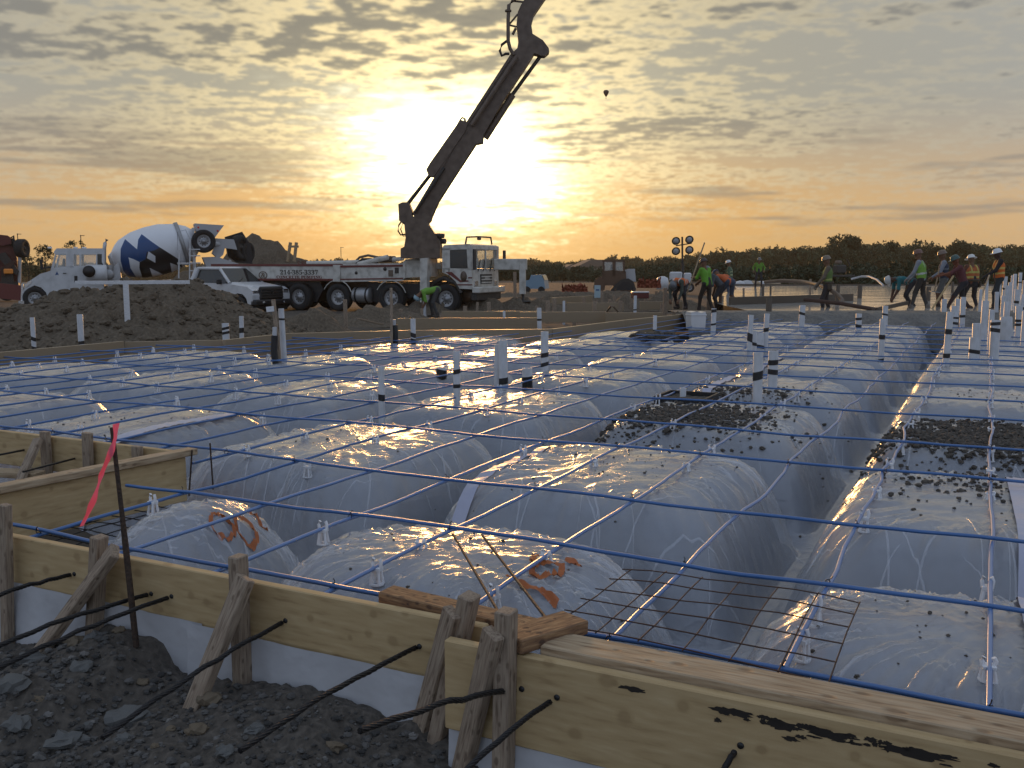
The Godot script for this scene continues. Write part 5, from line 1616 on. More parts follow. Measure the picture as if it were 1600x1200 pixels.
func drum_logo() -> ImageTexture:
	# emblem of two pointed arches, drawn in the side view of the drum
	var im := Image.create_empty(512, 512, false, Image.FORMAT_RGB8)
	im.fill(Color(0.86, 0.86, 0.865))
	var blue := [[680, 180, 720, 235, 712, 300, 690, 285, 668, 275, 660, 330, 675, 393, 640, 392, 622, 345, 626, 290, 645, 230], [765, 155, 800, 195, 830, 225, 800, 240, 760, 250, 745, 285, 710, 300, 718, 240, 740, 185]]
	var black := [[830, 225, 905, 290, 912, 330, 912, 430, 700, 430, 702, 330, 712, 300, 745, 285, 760, 250, 800, 240]]
	var white := [[770, 245, 795, 270, 785, 305, 752, 280], [750, 330, 805, 366, 750, 400], [855, 305, 912, 330, 910, 380, 850, 352]]
	var groups := [[blue, Color(0.10, 0.26, 0.45)], [black, Color(0.10, 0.105, 0.12)], [white, Color(0.80, 0.80, 0.81)]]
	for j in 512:
		# v runs round the drum: 0 at the top, a quarter faces the viewer
		var th := TAU * (j + 0.5) / 512.0
		if th > PI: continue
		for i in 512:
			var x := 593.0 + (1017.0 - 593.0) * (i + 0.5) / 512.0
			var rad := drum_r((x - 593.0) / 424.0) / 0.0307 * 3.3333
			var axis := 293.0 + (187.0 - 293.0) * (x - 593.0) / 424.0
			var y := axis - cos(th) * rad
			for g in groups:
				for p in g[0]:
					var poly := PackedVector2Array()
					for k in range(0, p.size(), 2): poly.append(Vector2(p[k], p[k + 1]))
					if Geometry2D.is_point_in_polygon(Vector2(x, y), poly): im.set_pixel(i, j, g[1])
	return ImageTexture.create_from_image(im)

func drum_r(t: float) -> float:
	var prof := [[0.0, 0.42], [0.05, 0.66], [0.12, 0.88], [0.28, 1.10], [0.45, 1.18], [0.62, 1.17], [0.82, 1.0], [0.94, 0.78], [1.0, 0.55]]
	for i in prof.size() - 1:
		if t <= prof[i + 1][0]:
			return lerpf(prof[i][1], prof[i + 1][1], (t - prof[i][0]) / (prof[i + 1][0] - prof[i][0]))
	return 0.55

func make_mixer() -> void:
	var o := thing("mixer_truck", "white concrete mixer truck with a blue and black emblem on its drum", "mixer truck", Vector3(-18.186, -0.807, -46.117), 0.3735)
	var W: Material = M.white_paint
	plate(o, "hood", [Vector2(-4.894, 0.452), Vector2(-4.845, 0.858), Vector2(-4.615, 1.234), Vector2(-4.26, 1.493), Vector2(-4.093, 1.667), Vector2(-3.61, 1.812), Vector2(-3.683, 0.437), Vector2(-3.816, 0.438), Vector2(-3.875, 0.82), Vector2(-4.074, 1.055), Vector2(-4.332, 1.145), Vector2(-4.575, 1.03), Vector2(-4.744, 0.799), Vector2(-4.79, 0.451)], 0.55, 1.1, W)
	plate(o, "hood", [Vector2(-4.894, 0.452), Vector2(-4.839, 0.974), Vector2(-4.611, 1.32), Vector2(-4.202, 1.609), Vector2(-3.608, 1.841), Vector2(-3.683, 0.437)], -1.1, 0.55, W)
	plate(o, "grille", [Vector2(-4.972, 0.453), Vector2(-4.904, 1.206), Vector2(-4.822, 1.264), Vector2(-4.868, 0.452)], -0.8, 0.8, M.chrome)
	plate(o, "bumper", [Vector2(-5.038, 0.221), Vector2(-5.024, 0.454), Vector2(-4.79, 0.451), Vector2(-4.803, 0.218)], -1.2, 1.2, M.chrome)
	plate(o, "headlight", [Vector2(-4.751, 1.147), Vector2(-4.584, 1.32), Vector2(-4.424, 1.378), Vector2(-4.485, 1.233), Vector2(-4.677, 1.06)], 1.1, 1.13, M.chrome)
	plate(o, "cab", [Vector2(-3.7, 0.556), Vector2(-3.629, 1.87), Vector2(-3.439, 1.957), Vector2(-2.875, 2.016), Vector2(-1.38, 2.076), Vector2(-1.461, 0.41), Vector2(-2.823, 0.427), Vector2(-3.032, 0.548)], -1.15, 1.15, W)
	plate(o, "roof", [Vector2(-3.453, 2.684), Vector2(-3.339, 2.83), Vector2(-1.398, 2.844), Vector2(-1.32, 2.756), Vector2(-1.328, 2.579), Vector2(-3.355, 2.54), Vector2(-3.458, 2.597)], -1.1, 1.1, W)
	for z in [[1.08, 1.15], [-1.15, -1.08]]:
		plate(o, "pillar", [Vector2(-3.631, 1.841), Vector2(-3.405, 2.598), Vector2(-3.352, 2.598), Vector2(-3.495, 1.899)], z[0], z[1], W)
		plate(o, "pillar", [Vector2(-2.986, 1.957), Vector2(-2.952, 2.6), Vector2(-2.631, 2.602), Vector2(-2.664, 1.957)], z[0], z[1], W)
		plate(o, "pillar", [Vector2(-2.418, 2.016), Vector2(-2.388, 2.603), Vector2(-2.307, 2.603), Vector2(-2.337, 2.016)], z[0], z[1], W)
		plate(o, "pillar", [Vector2(-1.712, 2.016), Vector2(-1.683, 2.607), Vector2(-1.628, 2.607), Vector2(-1.657, 2.016)], z[0], z[1], W)
		plate(o, "pillar", [Vector2(-1.465, 2.017), Vector2(-1.437, 2.608), Vector2(-1.327, 2.609), Vector2(-1.356, 2.017)], z[0], z[1], W)
		plate(o, "window", [Vector2(-3.494, 1.928), Vector2(-3.353, 2.569), Vector2(-2.952, 2.6), Vector2(-2.986, 1.957)], z[0] + 0.03, z[0] + 0.04, M.glass)
		plate(o, "window", [Vector2(-2.661, 2.016), Vector2(-2.632, 2.572), Vector2(-2.39, 2.574), Vector2(-2.418, 2.016)], z[0] + 0.03, z[0] + 0.04, M.glass)
		plate(o, "window", [Vector2(-2.336, 2.046), Vector2(-2.309, 2.574), Vector2(-1.684, 2.577), Vector2(-1.71, 2.046)], z[0] + 0.03, z[0] + 0.04, M.glass)
		plate(o, "window", [Vector2(-1.656, 2.046), Vector2(-1.63, 2.578), Vector2(-1.438, 2.579), Vector2(-1.464, 2.046)], z[0] + 0.03, z[0] + 0.04, M.dark_glass)
	var door := plate(o, "door", [Vector2(-3.643, 0.614), Vector2(-3.579, 1.812), Vector2(-3.442, 1.899), Vector2(-2.907, 1.928), Vector2(-2.976, 0.606)], 1.15, 1.165, W)
	part(door, "handle", m_box(Vector3(0.14, 0.04, 0.03), 0.005, Vector3(-3.051, 1.694, 1.18)), M.black)
	plate(door, "emblem", [Vector2(-3.458, 1.607), Vector2(-3.368, 1.782), Vector2(-3.298, 1.607), Vector2(-3.35, 1.636)], 1.165, 1.172, M.navy)
	plate(o, "seat", [Vector2(-3.173, 1.957), Vector2(-3.125, 2.366), Vector2(-3.018, 2.366), Vector2(-3.012, 1.957)], 0.2, 0.8, M.black)
	plate(o, "step_panel", [Vector2(-3.639, 0.203), Vector2(-3.62, 0.555), Vector2(-2.871, 0.546), Vector2(-2.718, 0.367), Vector2(-2.728, 0.189)], 0.8, 1.18, M.dark_steel)
	plate(o, "vent", [Vector2(-2.671, 1.281), Vector2(-2.656, 1.576), Vector2(-2.522, 1.575), Vector2(-2.537, 1.281)], 1.15, 1.17, M.black)
	plate(o, "mirror", [Vector2(-4.039, 1.871), Vector2(-4.041, 2.304), Vector2(-3.908, 2.333), Vector2(-3.907, 1.87)], 1.2, 1.32, M.black)
	part(o, "mirror_arm", m_rod(Vector3(-3.935, 1.928, 1.25), Vector3(-3.6, 1.986, 1.1), 0.04), M.black)
	for q in [97, 132, 144]:
		part(o, "roof_lamp", m_box(Vector3(0.2, 0.08, 0.16), 0.02, Vector3(-5.657, 2.861, 0.9) * Vector3(0, 1, 1) + Vector3((q - 215) * 0.0307, 0, 0)), M.chrome)
	part(o, "exhaust", m_tube([Vector3(-1.373, 1.749, 1), Vector3(-1.32, 2.848, 1), Vector3(-1.281, 3.085, 1), Vector3(-1.19, 3.263, 1)], 0.085, 10), M.steel)
	part(o, "water_tank", m_lathe([Vector2(0, 0), Vector2(0.34, 0.0), Vector2(0.40, 0.06), Vector2(0.40, 0.86), Vector2(0.34, 0.92), Vector2(0, 0.92)], 24, Transform3D(Basis(Vector3(0, 0, 1), -PI / 2), Vector3(-2.157, 1.693, 1.3))), W)
	part(o, "tank_end", m_lathe([Vector2(0, 0.0), Vector2(0.27, 0.0), Vector2(0.27, 0.04), Vector2(0, 0.05)], 20, Transform3D(Basis(Vector3.RIGHT, PI / 2), Vector3(-1.999, 1.782, 1.71))), M.black)
	part(o, "gauge", m_lathe([Vector2(0, 0.0), Vector2(0.24, 0.0), Vector2(0.24, 0.1), Vector2(0.16, 0.14), Vector2(0, 0.14)], 18, Transform3D(Basis(Vector3.RIGHT, PI / 2), Vector3(-1.177, 1.631, 1.3))), M.aluminium)
	part(o, "pump_body", m_rod(Vector3(-1.198, 1.302, 1.1), Vector3(-1.106, 2.076, 1.1), 0.16), M.aluminium)
	part(o, "cable", m_tube([Vector3(-1.478, 2.193, 1.35), Vector3(-1.351, 1.957, 1.4), Vector3(-1.316, 1.544, 1.4), Vector3(-1.356, 1.306, 1.35)], 0.03, 6), M.black)
	plate(o, "chassis", [Vector2(-4.253, 0.661), Vector2(-4.234, 1.015), Vector2(2.677, 1.149), Vector2(2.66, 0.712)], -0.45, 0.45, M.dark_steel)
	plate(o, "front_pedestal", [Vector2(-1.285, 0.992), Vector2(-1.13, 1.897), Vector2(-0.723, 2.199), Vector2(-0.61, 0.987)], -0.5, 0.6, W)
	# drum: rings along its axis, the emblem printed round it
	var v := PackedVector3Array()
	var uv := PackedVector2Array()
	var p0: Vector3 = Vector3(-0.955, 2.262, 0)
	var p1: Vector3 = Vector3(2.786, 3.27, 0)
	var ax := (p1 - p0).normalized()
	var up := Vector3(0, 0, 1).cross(ax).normalized()
	for j in 49:
		var th := TAU * j / 48.0
		for i in 33:
			var t := i / 32.0
			v.append(p0.lerp(p1, t) + (up * cos(th) + Vector3(0, 0, 1) * sin(th)) * drum_r(t) * 1.02)
			uv.append(Vector2(t, j / 48.0))
	var dm := mat(1, 1, 1, 0.4)
	dm.albedo_texture = drum_logo()
	var drum := part(o, "drum", grid_mesh(v, 33, 49, uv), dm)
	part(drum, "roller_ring", m_lathe([Vector2(1.02, -0.09), Vector2(1.08, -0.09), Vector2(1.08, 0.09), Vector2(1.02, 0.09)], 40, Transform3D(frame_of(ax) * Basis(Vector3.RIGHT, PI / 2), p0.lerp(p1, 0.83))), M.aluminium)
	part(drum, "drum_front", m_lathe([Vector2(0, 0.2), Vector2(0.3, 0.2), Vector2(0.44, 0.0), Vector2(0.42, -0.05)], 24, Transform3D(frame_of(-ax) * Basis(Vector3.RIGHT, PI / 2), p0)), W)
	# rear: posts, ladder, hopper, raised booster axle, chute
	for z in [0.75, -0.75]:
		part(o, "rear_post", m_box(Vector3(0.13, 2.7, 0.12), 0.01, Vector3(2.667, 2.521, 0) + Vector3(0, 0, z)), W)
	var lad := part(o, "ladder", m_rod(Vector3(1.88, 1.134, 1.2), Vector3(1.976, 2.777, 1.2), 0.035), W)
	part(lad, "rail", m_rod(Vector3(2.375, 1.131, 1.2), Vector3(2.492, 3.358, 1.2), 0.035), W)
	for y in [391, 401, 412, 424, 436]:
		part(lad, "rung", m_box(Vector3(0.52, 0.05, 0.07), 0.0, Vector3(2.669, 14.325, 1.2) * Vector3(1, 0, 1) + Vector3(0, (483 - y) * 0.0307, 0)), W)
	part(o, "hand_rail", m_tube([Vector3(1.918, 2.777, 1.2), Vector3(1.925, 3.653, 1.2), Vector3(2.304, 3.749, 1.2), Vector3(2.49, 3.297, 1.2)], 0.022, 6), M.steel)
	plate(o, "platform", [Vector2(1.866, 2.11), Vector2(1.869, 2.201), Vector2(2.539, 2.202), Vector2(2.536, 2.11)], 0.4, 1.15, M.steel)
	plate(o, "hopper", [Vector2(2.75, 4.08), Vector2(4.117, 4.01), Vector2(3.833, 3.634), Vector2(3.675, 3.416), Vector2(2.907, 3.561), Vector2(2.799, 3.805)], -0.75, 0.7, M.pvc_grey)
	wheel(o, Vector3(3.113, 3.217, 1), 0.56, 0.36, 1.0)
	wheel(o, Vector3(4.932, 2.955, -0.6), 0.62, 0.42, 1.0, M.dark_steel, 0.9)
	wheel(o, Vector3(5.279, 2.738, -1), 0.55, 0.42, 1.0, M.dark_steel, 0.9)
	part(o, "booster_axle", m_rod(Vector3(3.235, 3.16, 0.9), Vector3(4.932, 2.955, -0.6), 0.14), M.pvc_grey)
	plate(o, "axle_beam", [Vector2(3.652, 3.388), Vector2(4.586, 3.336), Vector2(4.721, 2.836), Vector2(3.697, 2.985)], 0.1, 0.45, M.pvc_grey)
	plate(o, "booster_arm", [Vector2(3.668, 3.016), Vector2(4.148, 2.957), Vector2(4.044, 2.582), Vector2(3.826, 2.394), Vector2(3.534, 2.642)], -0.2, 0.5, M.pvc_grey)
	plate(o, "mud_flap", [Vector2(4.282, 3.498), Vector2(5.104, 3.765), Vector2(5.523, 3.06), Vector2(5.557, 2.152), Vector2(4.8, 2.216), Vector2(4.372, 2.537)], -1.3, -0.7, M.black)
	plate(o, "chute", [Vector2(3.049, 2.454), Vector2(3.709, 2.487), Vector2(4.819, 2.115), Vector2(4.84, 1.831), Vector2(4.045, 1.769), Vector2(3.21, 1.988)], 0.0, 0.75, M.pvc_grey)
	part(o, "chute_pin", m_rod(Vector3(4.369, 2.334, 0.6), Vector3(4.108, 1.832, 0.6), 0.08), M.steel)
	plate(o, "rear_fender", [Vector2(0.361, 1.113), Vector2(0.542, 1.353), Vector2(1.924, 1.408), Vector2(2.499, 1.159), Vector2(2.491, 0.975), Vector2(0.356, 0.992)], 0.55, 1.15, W)
	for q in [[309, 357], [338, 362], [303, 402]]:
		part(o, "lamp", m_box(Vector3(0.09, 0.09, 0.06), 0.02, Vector3(-4.999, 13.585, 1.15) * Vector3(0, 0, 1) + Vector3((q[0] - 215) * 0.0307, (483 - q[1]) * 0.0307, 0)), M.lamp_red)
	wheel(o, Vector3(-4.349, 0.558, 0.98), 0.52, 0.34, 1.0)
	wheel(o, Vector3(-4.349, 0.558, 0.98) * Vector3(1, 1, -1), 0.52, 0.34, -1.0)
	for x in [140.0, 240.0, 278.0]:
		for s in [1.0, -1.0]:
			wheel(o, Vector3((x - 215.0) * 0.0307, 0.52, 0.9 * s), 0.52, 0.5, s)

func make_red_mixer() -> void:
	var o := thing("red_mixer_truck", "dark red mixer truck seen from behind at the left edge", "mixer truck", Vector3(-30.642, -0.831, -58.088), 0.4363)
	plate(o, "drum_housing", [Vector2(-1.333, 3.719), Vector2(-0.318, 3.846), Vector2(0.222, 3.778), Vector2(0.348, 3.589), Vector2(0.45, 2.978), Vector2(0.526, 1.904), Vector2(0.483, 1.134), Vector2(-1.499, 0.956)], -1.0, 0.6, M.red_paint)
	plate(o, "hopper", [Vector2(-0.986, 3.718), Vector2(-0.503, 3.951), Vector2(0.102, 3.884), Vector2(0.263, 3.734), Vector2(0.277, 3.393), Vector2(-0.205, 3.274), Vector2(-0.937, 3.418)], -0.5, 0.9, M.red_paint)
	plate(o, "chassis", [Vector2(-2.487, 0.557), Vector2(-2.45, 1.158), Vector2(0.5, 1.139), Vector2(0.547, 0.755), Vector2(0.452, 0.295)], -0.9, 1.0, M.dark_steel)
	plate(o, "chute", [Vector2(-0.556, 2.737), Vector2(-0.076, 2.891), Vector2(0.607, 1.752), Vector2(0.457, 1.523), Vector2(0.003, 1.905)], 0.7, 1.2, M.dark_steel)
	plate(o, "chute_rib", [Vector2(-0.403, 1.906), Vector2(0.305, 2.438), Vector2(0.432, 2.286), Vector2(-0.227, 1.45)], 0.9, 1.25, M.rust)
	plate(o, "tank", [Vector2(-0.406, 0.69), Vector2(-0.349, 1.678), Vector2(0.266, 1.753), Vector2(0.277, 0.76)], 0.5, 1.1, M.dark_steel)
	part(o, "boom_arm", m_tube([Vector3(0.284, 3.664, 0.6), Vector3(0.472, 3.282, 0.7), Vector3(0.686, 3.359, 0.8)], 0.18, 8), M.dark_steel)
	part(o, "hose", m_tube([Vector3(0.267, 3.732, 0.9), Vector3(0.412, 3.885, 0.9), Vector3(0.425, 3.506, 0.9), Vector3(0.501, 3.05, 0.9)], 0.06, 6), M.black)
	wheel(o, Vector3(0.814, 3.129, 0.9), 0.56, 0.5, 1.0, M.dark_steel, 1.15)
	part(o, "stabilizer", m_rod(Vector3(0.689, 2.746, 0.9), Vector3(0.56, 1.061, 0.9), 0.1), M.pvc_grey)
	part(o, "amber_lamp", m_box(Vector3(0.5, 0.3, 0.1), 0.05, Vector3(0.038, 1.754, 1.3)), M.lamp_amber)
	for x in [-20.0, 12.0]:
		wheel(o, Vector3((x - 15.0) * 0.0385, 0.52, 1.0), 0.52, 0.5, 1.0, M.dark_steel)
	lumber("safety_fence", "red safety netting on the ground before the red mixer truck", "netting", M.red_stripe, Vector3(-27.572, 0.015, -50), Vector3(-25.769, -0.186, -50), 0.05, 0.8)

func hexa(st: SurfaceTool, p: Array) -> void:
	# four lower corners then four upper ones, counter-clockwise from above
	st.set_smooth_group(-1)
	quad(st, p[3], p[2], p[1], p[0])
	quad(st, p[4], p[5], p[6], p[7])
	for i in 4:
		quad(st, p[i], p[(i + 1) % 4], p[(i + 1) % 4 + 4], p[i + 4])

func make_pickup() -> void:
	var o := thing("white_pickup", "white pickup with a black grille parked behind the dirt heap", "pickup", Vector3(-11.534, -0.758, -38.5), -0.56)
	var W: Material = M.white_paint
	# local x forward
	var body := [Vector2(-3.4, 0.5), Vector2(-3.4, 1.32), Vector2(-1.0, 1.32), Vector2(1.05, 1.28), Vector2(1.3, 1.27), Vector2(2.25, 1.16), Vector2(2.46, 1.05), Vector2(2.52, 0.85), Vector2(2.5, 0.5), Vector2(2.25, 0.5), Vector2(2.18, 0.72), Vector2(2.0, 0.88), Vector2(1.72, 0.92), Vector2(1.45, 0.86), Vector2(1.28, 0.7), Vector2(1.22, 0.46), Vector2(-1.6, 0.46), Vector2(-1.66, 0.7), Vector2(-1.85, 0.88), Vector2(-2.1, 0.92), Vector2(-2.35, 0.86), Vector2(-2.55, 0.7), Vector2(-2.6, 0.5)]
	plate(o, "body", body, 0.5, 0.98, W)
	plate(o, "body", body, -0.98, -0.5, W)
	plate(o, "floor", [Vector2(-3.35, 0.6), Vector2(-3.35, 1.0), Vector2(1.1, 1.2), Vector2(2.2, 1.12), Vector2(2.45, 0.9), Vector2(2.45, 0.55)], -0.5, 0.5, W)
	var st := mb()
	hexa(st, [Vector3(1.15, 1.25, 0.9), Vector3(2.3, 1.12, 0.8), Vector3(2.3, 1.12, -0.8), Vector3(1.15, 1.25, -0.9), Vector3(1.0, 1.36, 0.78), Vector3(2.2, 1.22, 0.62), Vector3(2.2, 1.22, -0.62), Vector3(1.0, 1.36, -0.78)])
	part(o, "hood", done(st), W)
	st = mb()
	hexa(st, [Vector3(-0.85, 1.86, 0.74), Vector3(0.42, 1.86, 0.72), Vector3(0.42, 1.86, -0.72), Vector3(-0.85, 1.86, -0.74), Vector3(-0.7, 1.94, 0.62), Vector3(0.25, 1.94, 0.6), Vector3(0.25, 1.94, -0.6), Vector3(-0.7, 1.94, -0.62)])
	part(o, "roof", done(st), W)
	var bar := func(called: String, a: Vector3, b: Vector3, r: float): part(o, called, m_rod(a, b, r, 8), W)
	for s in [1.0, -1.0]:
		bar.call("pillar", Vector3(1.15, 1.3, 0.86 * s), Vector3(0.42, 1.88, 0.70 * s), 0.06)
		bar.call("pillar", Vector3(-0.98, 1.3, 0.90 * s), Vector3(-0.82, 1.88, 0.72 * s), 0.12)
		bar.call("roof_rail", Vector3(-0.82, 1.87, 0.72 * s), Vector3(0.42, 1.87, 0.70 * s), 0.06)
		st = mb()
		hexa(st, [Vector3(-0.9, 1.3, 0.88 * s - 0.01), Vector3(1.08, 1.3, 0.86 * s - 0.01), Vector3(1.08, 1.3, 0.86 * s - 0.03), Vector3(-0.9, 1.3, 0.88 * s - 0.03), Vector3(-0.78, 1.86, 0.71 * s - 0.01), Vector3(0.42, 1.86, 0.70 * s - 0.01), Vector3(0.42, 1.86, 0.70 * s - 0.03), Vector3(-0.78, 1.86, 0.71 * s - 0.03)])
		part(o, "side_window", done(st), M.dark_glass)
		part(o, "mirror", m_box(Vector3(0.12, 0.2, 0.22), 0.03, Vector3(0.8, 1.36, 1.08 * s)), M.black)
		part(o, "headlight", m_box(Vector3(0.2, 0.18, 0.34), 0.04, Vector3(2.42, 0.98, 0.78 * s)), M.chrome)
		wheel(o, Vector3(1.72, 0.4, 0.86 * s), 0.4, 0.28, s)
		wheel(o, Vector3(-2.1, 0.4, 0.86 * s), 0.4, 0.28, s)
	st = mb()
	hexa(st, [Vector3(1.17, 1.3, 0.83), Vector3(1.20, 1.3, 0.80), Vector3(1.20, 1.3, -0.80), Vector3(1.17, 1.3, -0.83), Vector3(0.42, 1.87, 0.68), Vector3(0.44, 1.88, 0.66), Vector3(0.44, 1.88, -0.66), Vector3(0.42, 1.87, -0.68)])
	part(o, "windscreen", done(st), M.dark_glass)
	part(o, "back_window", m_box(Vector3(0.03, 0.5, 1.4), 0.0, Vector3(-0.93, 1.6, 0)), M.dark_glass)
	part(o, "wiper", m_rod(Vector3(1.22, 1.32, 0.5), Vector3(0.95, 1.50, 0.0), 0.012, 5), M.black)
	var g := part(o, "grille", m_box(Vector3(0.14, 0.52, 1.25), 0.06, Vector3(2.50, 0.92, 0)), M.black)
	for i in 4: part(g, "bar", m_box(Vector3(0.03, 0.035, 1.15), 0.01, Vector3(2.575, 0.76 + 0.105 * i, 0)), M.dark_steel)
	var em := [Vector2(-0.09, 0.06), Vector2(-0.05, 0.08), Vector2(0.05, 0.08), Vector2(0.09, 0.06), Vector2(0.07, -0.01), Vector2(0.03, -0.09), Vector2(-0.03, -0.09), Vector2(-0.07, -0.01)]
	part(g, "emblem", m_slab(em, 0.0, 0.02), M.chrome, Transform3D(Basis(Vector3.UP, PI / 2), Vector3(2.585, 0.98, 0)))
	part(o, "bumper", m_box(Vector3(0.3, 0.24, 1.96), 0.06, Vector3(2.52, 0.56, 0)), M.black)
	part(o, "lower_air_dam", m_box(Vector3(0.2, 0.2, 1.7), 0.04, Vector3(2.45, 0.36, 0)), M.black)
	for s in [-0.55, 0.55]: part(o, "fog_lamp", m_box(Vector3(0.04, 0.08, 0.12), 0.02, Vector3(2.68, 0.56, s)), M.chrome)

func make_pump() -> void:
	var o := thing("pump_truck", "cream concrete pump truck with a dark boom raised before the sun", "pump truck", Vector3(-1.019, -0.537, -36.159), -0.3840)
	var C: Material = M.cream_paint
	# cab
	plate(o, "cab_lower", [Vector2(-1.166, 1.498), Vector2(-1.164, 1.664), Vector2(0.009, 1.641), Vector2(0.031, 0.893), Vector2(-0.488, 0.912), Vector2(-0.643, 1.17), Vector2(-0.851, 1.358), Vector2(-1.034, 1.452)], -1.25, 1.25, C)
	plate(o, "roof", [Vector2(-1.183, 2.417), Vector2(-1.103, 2.51), Vector2(-0.088, 2.547), Vector2(0.04, 2.5), Vector2(0.039, 2.361), Vector2(-1.184, 2.323)], -1.25, 1.25, C)
	plate(o, "cab_back", [Vector2(-1.192, 1.498), Vector2(-1.183, 2.393), Vector2(-1.078, 2.393), Vector2(-1.086, 1.499)], -1.25, 1.25, C)
	for z in [[1.19, 1.25], [-1.25, -1.19]]:
		plate(o, "pillar", [Vector2(-1.112, 1.617), Vector2(-1.104, 2.393), Vector2(-0.868, 2.391), Vector2(-0.875, 1.617)], z[0], z[1], C)
		plate(o, "pillar", [Vector2(-0.146, 1.617), Vector2(-0.192, 2.386), Vector2(0.039, 2.384), Vector2(0.035, 1.617)], z[0], z[1], C)
		plate(o, "side_window", [Vector2(-0.875, 1.64), Vector2(-0.868, 2.391), Vector2(-0.192, 2.409), Vector2(-0.119, 1.664)], z[0] + 0.02, z[0] + 0.03, M.dark_glass if z[0] > 0 else M.glass)
	plate(o, "door_line", [Vector2(-0.933, 1.027), Vector2(-0.927, 1.617), Vector2(-0.901, 1.617), Vector2(-0.906, 1.027)], 1.25, 1.256, M.dark_steel)
	plate(o, "stripe", [Vector2(-1.06, 1.522), Vector2(-0.797, 1.523), Vector2(-0.434, 1.218), Vector2(-0.122, 1.22), Vector2(-0.122, 1.173), Vector2(-0.46, 1.148)], 1.25, 1.258, M.red_stripe)
	plate(o, "stripe", [Vector2(-0.591, 1.076), Vector2(0.032, 1.08), Vector2(0.032, 1.034), Vector2(-0.539, 1.03)], 1.25, 1.258, M.red_stripe)
	plate(o, "stripe", [Vector2(-0.121, 1.337), Vector2(0.033, 1.338), Vector2(0.033, 1.291), Vector2(-0.148, 1.29)], 1.25, 1.258, M.red_stripe)
	part(o, "round_emblem", m_lathe([Vector2(0, 0.0), Vector2(0.13, 0.0), Vector2(0.13, 0.012), Vector2(0, 0.012)], 18, Transform3D(Basis(Vector3.RIGHT, PI / 2).scaled(Vector3(1, 1.5, 1)), Vector3(-0.316, 1.36, 1.25))), M.boom_paint)
	var front := func(called: String, y0: float, y1: float, z0: float, z1: float, out: float, m: Material) -> MeshInstance3D:
		return part(o, called, m_box(Vector3(0.06, y1 - y0, z1 - z0), 0.012, Vector3(out, (y0 + y1) * 0.5, (z0 + z1) * 0.5)), m)
	front.call("windscreen", 1.62, 2.36, -1.12, 1.12, 0.0, M.glass)
	for z in [-1.16, 0.0, 1.16]: front.call("screen_post", 1.6, 2.4, z - 0.035, z + 0.035, 0.012, C)
	for z in [-0.8, -0.35, 0.3, 0.75]: part(o, "wiper", m_rod(Vector3(0.05, 1.55, z), Vector3(0.06, 1.98, z - 0.15), 0.018, 5), M.black)
	var gr: MeshInstance3D = front.call("grille", 1.08, 1.44, -0.55, 0.5, 0.03, M.dark_steel)
	for i in 3: part(gr, "slat", m_box(Vector3(0.03, 0.05, 1.0), 0.0, Vector3(0.07, 1.13 + i * 0.11, -0.02)), C)
	words(gr, "grille_word", "MACK", 0.11, Vector3(0.075, 1.31, -0.02), C, "Droid Sans", PI / 2)
	for z in [-0.92, 0.92]: front.call("headlight", 1.0, 1.2, z - 0.16, z + 0.16, 0.03, M.chrome)
	part(o, "bumper", m_box(Vector3(0.3, 0.22, 2.5), 0.03, Vector3(0.16, 0.86, 0)), C)
	part(o, "under_bumper", m_box(Vector3(0.25, 0.3, 2.3), 0.03, Vector3(0.05, 0.62, 0)), M.dark_steel)
	part(o, "roof_bar", m_tube([Vector3(-0.35, 2.55, 1.0), Vector3(-0.3, 2.8, 1.0), Vector3(-0.2, 2.84, 0.2), Vector3(-0.15, 2.84, -0.9), Vector3(-0.15, 2.58, -1.0)], 0.035, 6), M.boom_paint)
	part(o, "beacon", m_box(Vector3(0.14, 0.14, 0.14), 0.03, Vector3(-0.2, 2.78, 0.1)), M.boom_paint)
	for s in [1.0, -1.0]: part(o, "mirror", m_box(Vector3(0.07, 0.75, 0.2), 0.02, Vector3(0.2, 1.98, 1.42 * s)), M.black)
	part(o, "seat_back", m_box(Vector3(0.2, 0.8, 0.5), 0.05, Vector3(-1.0, 1.8, 0.5)), M.black)
	# deck boxes along the near side
	var side := plate(o, "side_box", [Vector2(-11.832, 1.792), Vector2(-5.76, 1.774), Vector2(-5.775, 1.191), Vector2(-11.861, 1.187)], 0.85, 1.2, C)
	plate(side, "red_edge", [Vector2(-11.83, 1.832), Vector2(-5.73, 1.823), Vector2(-5.732, 1.737), Vector2(-11.835, 1.74)], 0.86, 1.225, M.red_stripe)
	plate(side, "red_edge", [Vector2(-11.859, 1.24), Vector2(-5.774, 1.253), Vector2(-5.776, 1.179), Vector2(-11.862, 1.161)], 0.86, 1.22, M.red_stripe)
	words(side, "phone_number", "214-385-3337", 0.185, Vector3(-7.54, 1.498, 1.205), M.dark_steel, "Droid Serif", 0.0, 1.12)
	words(side, "trade_words", "CONCRETE PUMPING", 0.115, Vector3(-7.546, 1.309, 1.205), M.red_stripe, "Droid Serif", 0.0, 1.25)
	words(o, "unit_number", "C-421", 0.12, Vector3(-7.517, 1.885, 1), M.red_stripe, "Droid Serif")
	part(side, "round_emblem", m_lathe([Vector2(0.13, 0.0), Vector2(0.16, 0.0), Vector2(0.16, 0.01), Vector2(0.13, 0.01)], 24, Transform3D(Basis(Vector3.RIGHT, PI / 2).scaled(Vector3(1.3, 1, 1)), Vector3(-9.264, 1.379, 1.2))), M.boom_paint)
	words(side, "emblem_sign", "&", 0.2, Vector3(-9.26, 1.379, 1.205), M.boom_paint, "Droid Serif")
	var side2 := plate(o, "side_box", [Vector2(-5.732, 1.737), Vector2(-2.856, 1.759), Vector2(-2.865, 1.182), Vector2(-5.748, 1.129)], 0.85, 1.2, C)
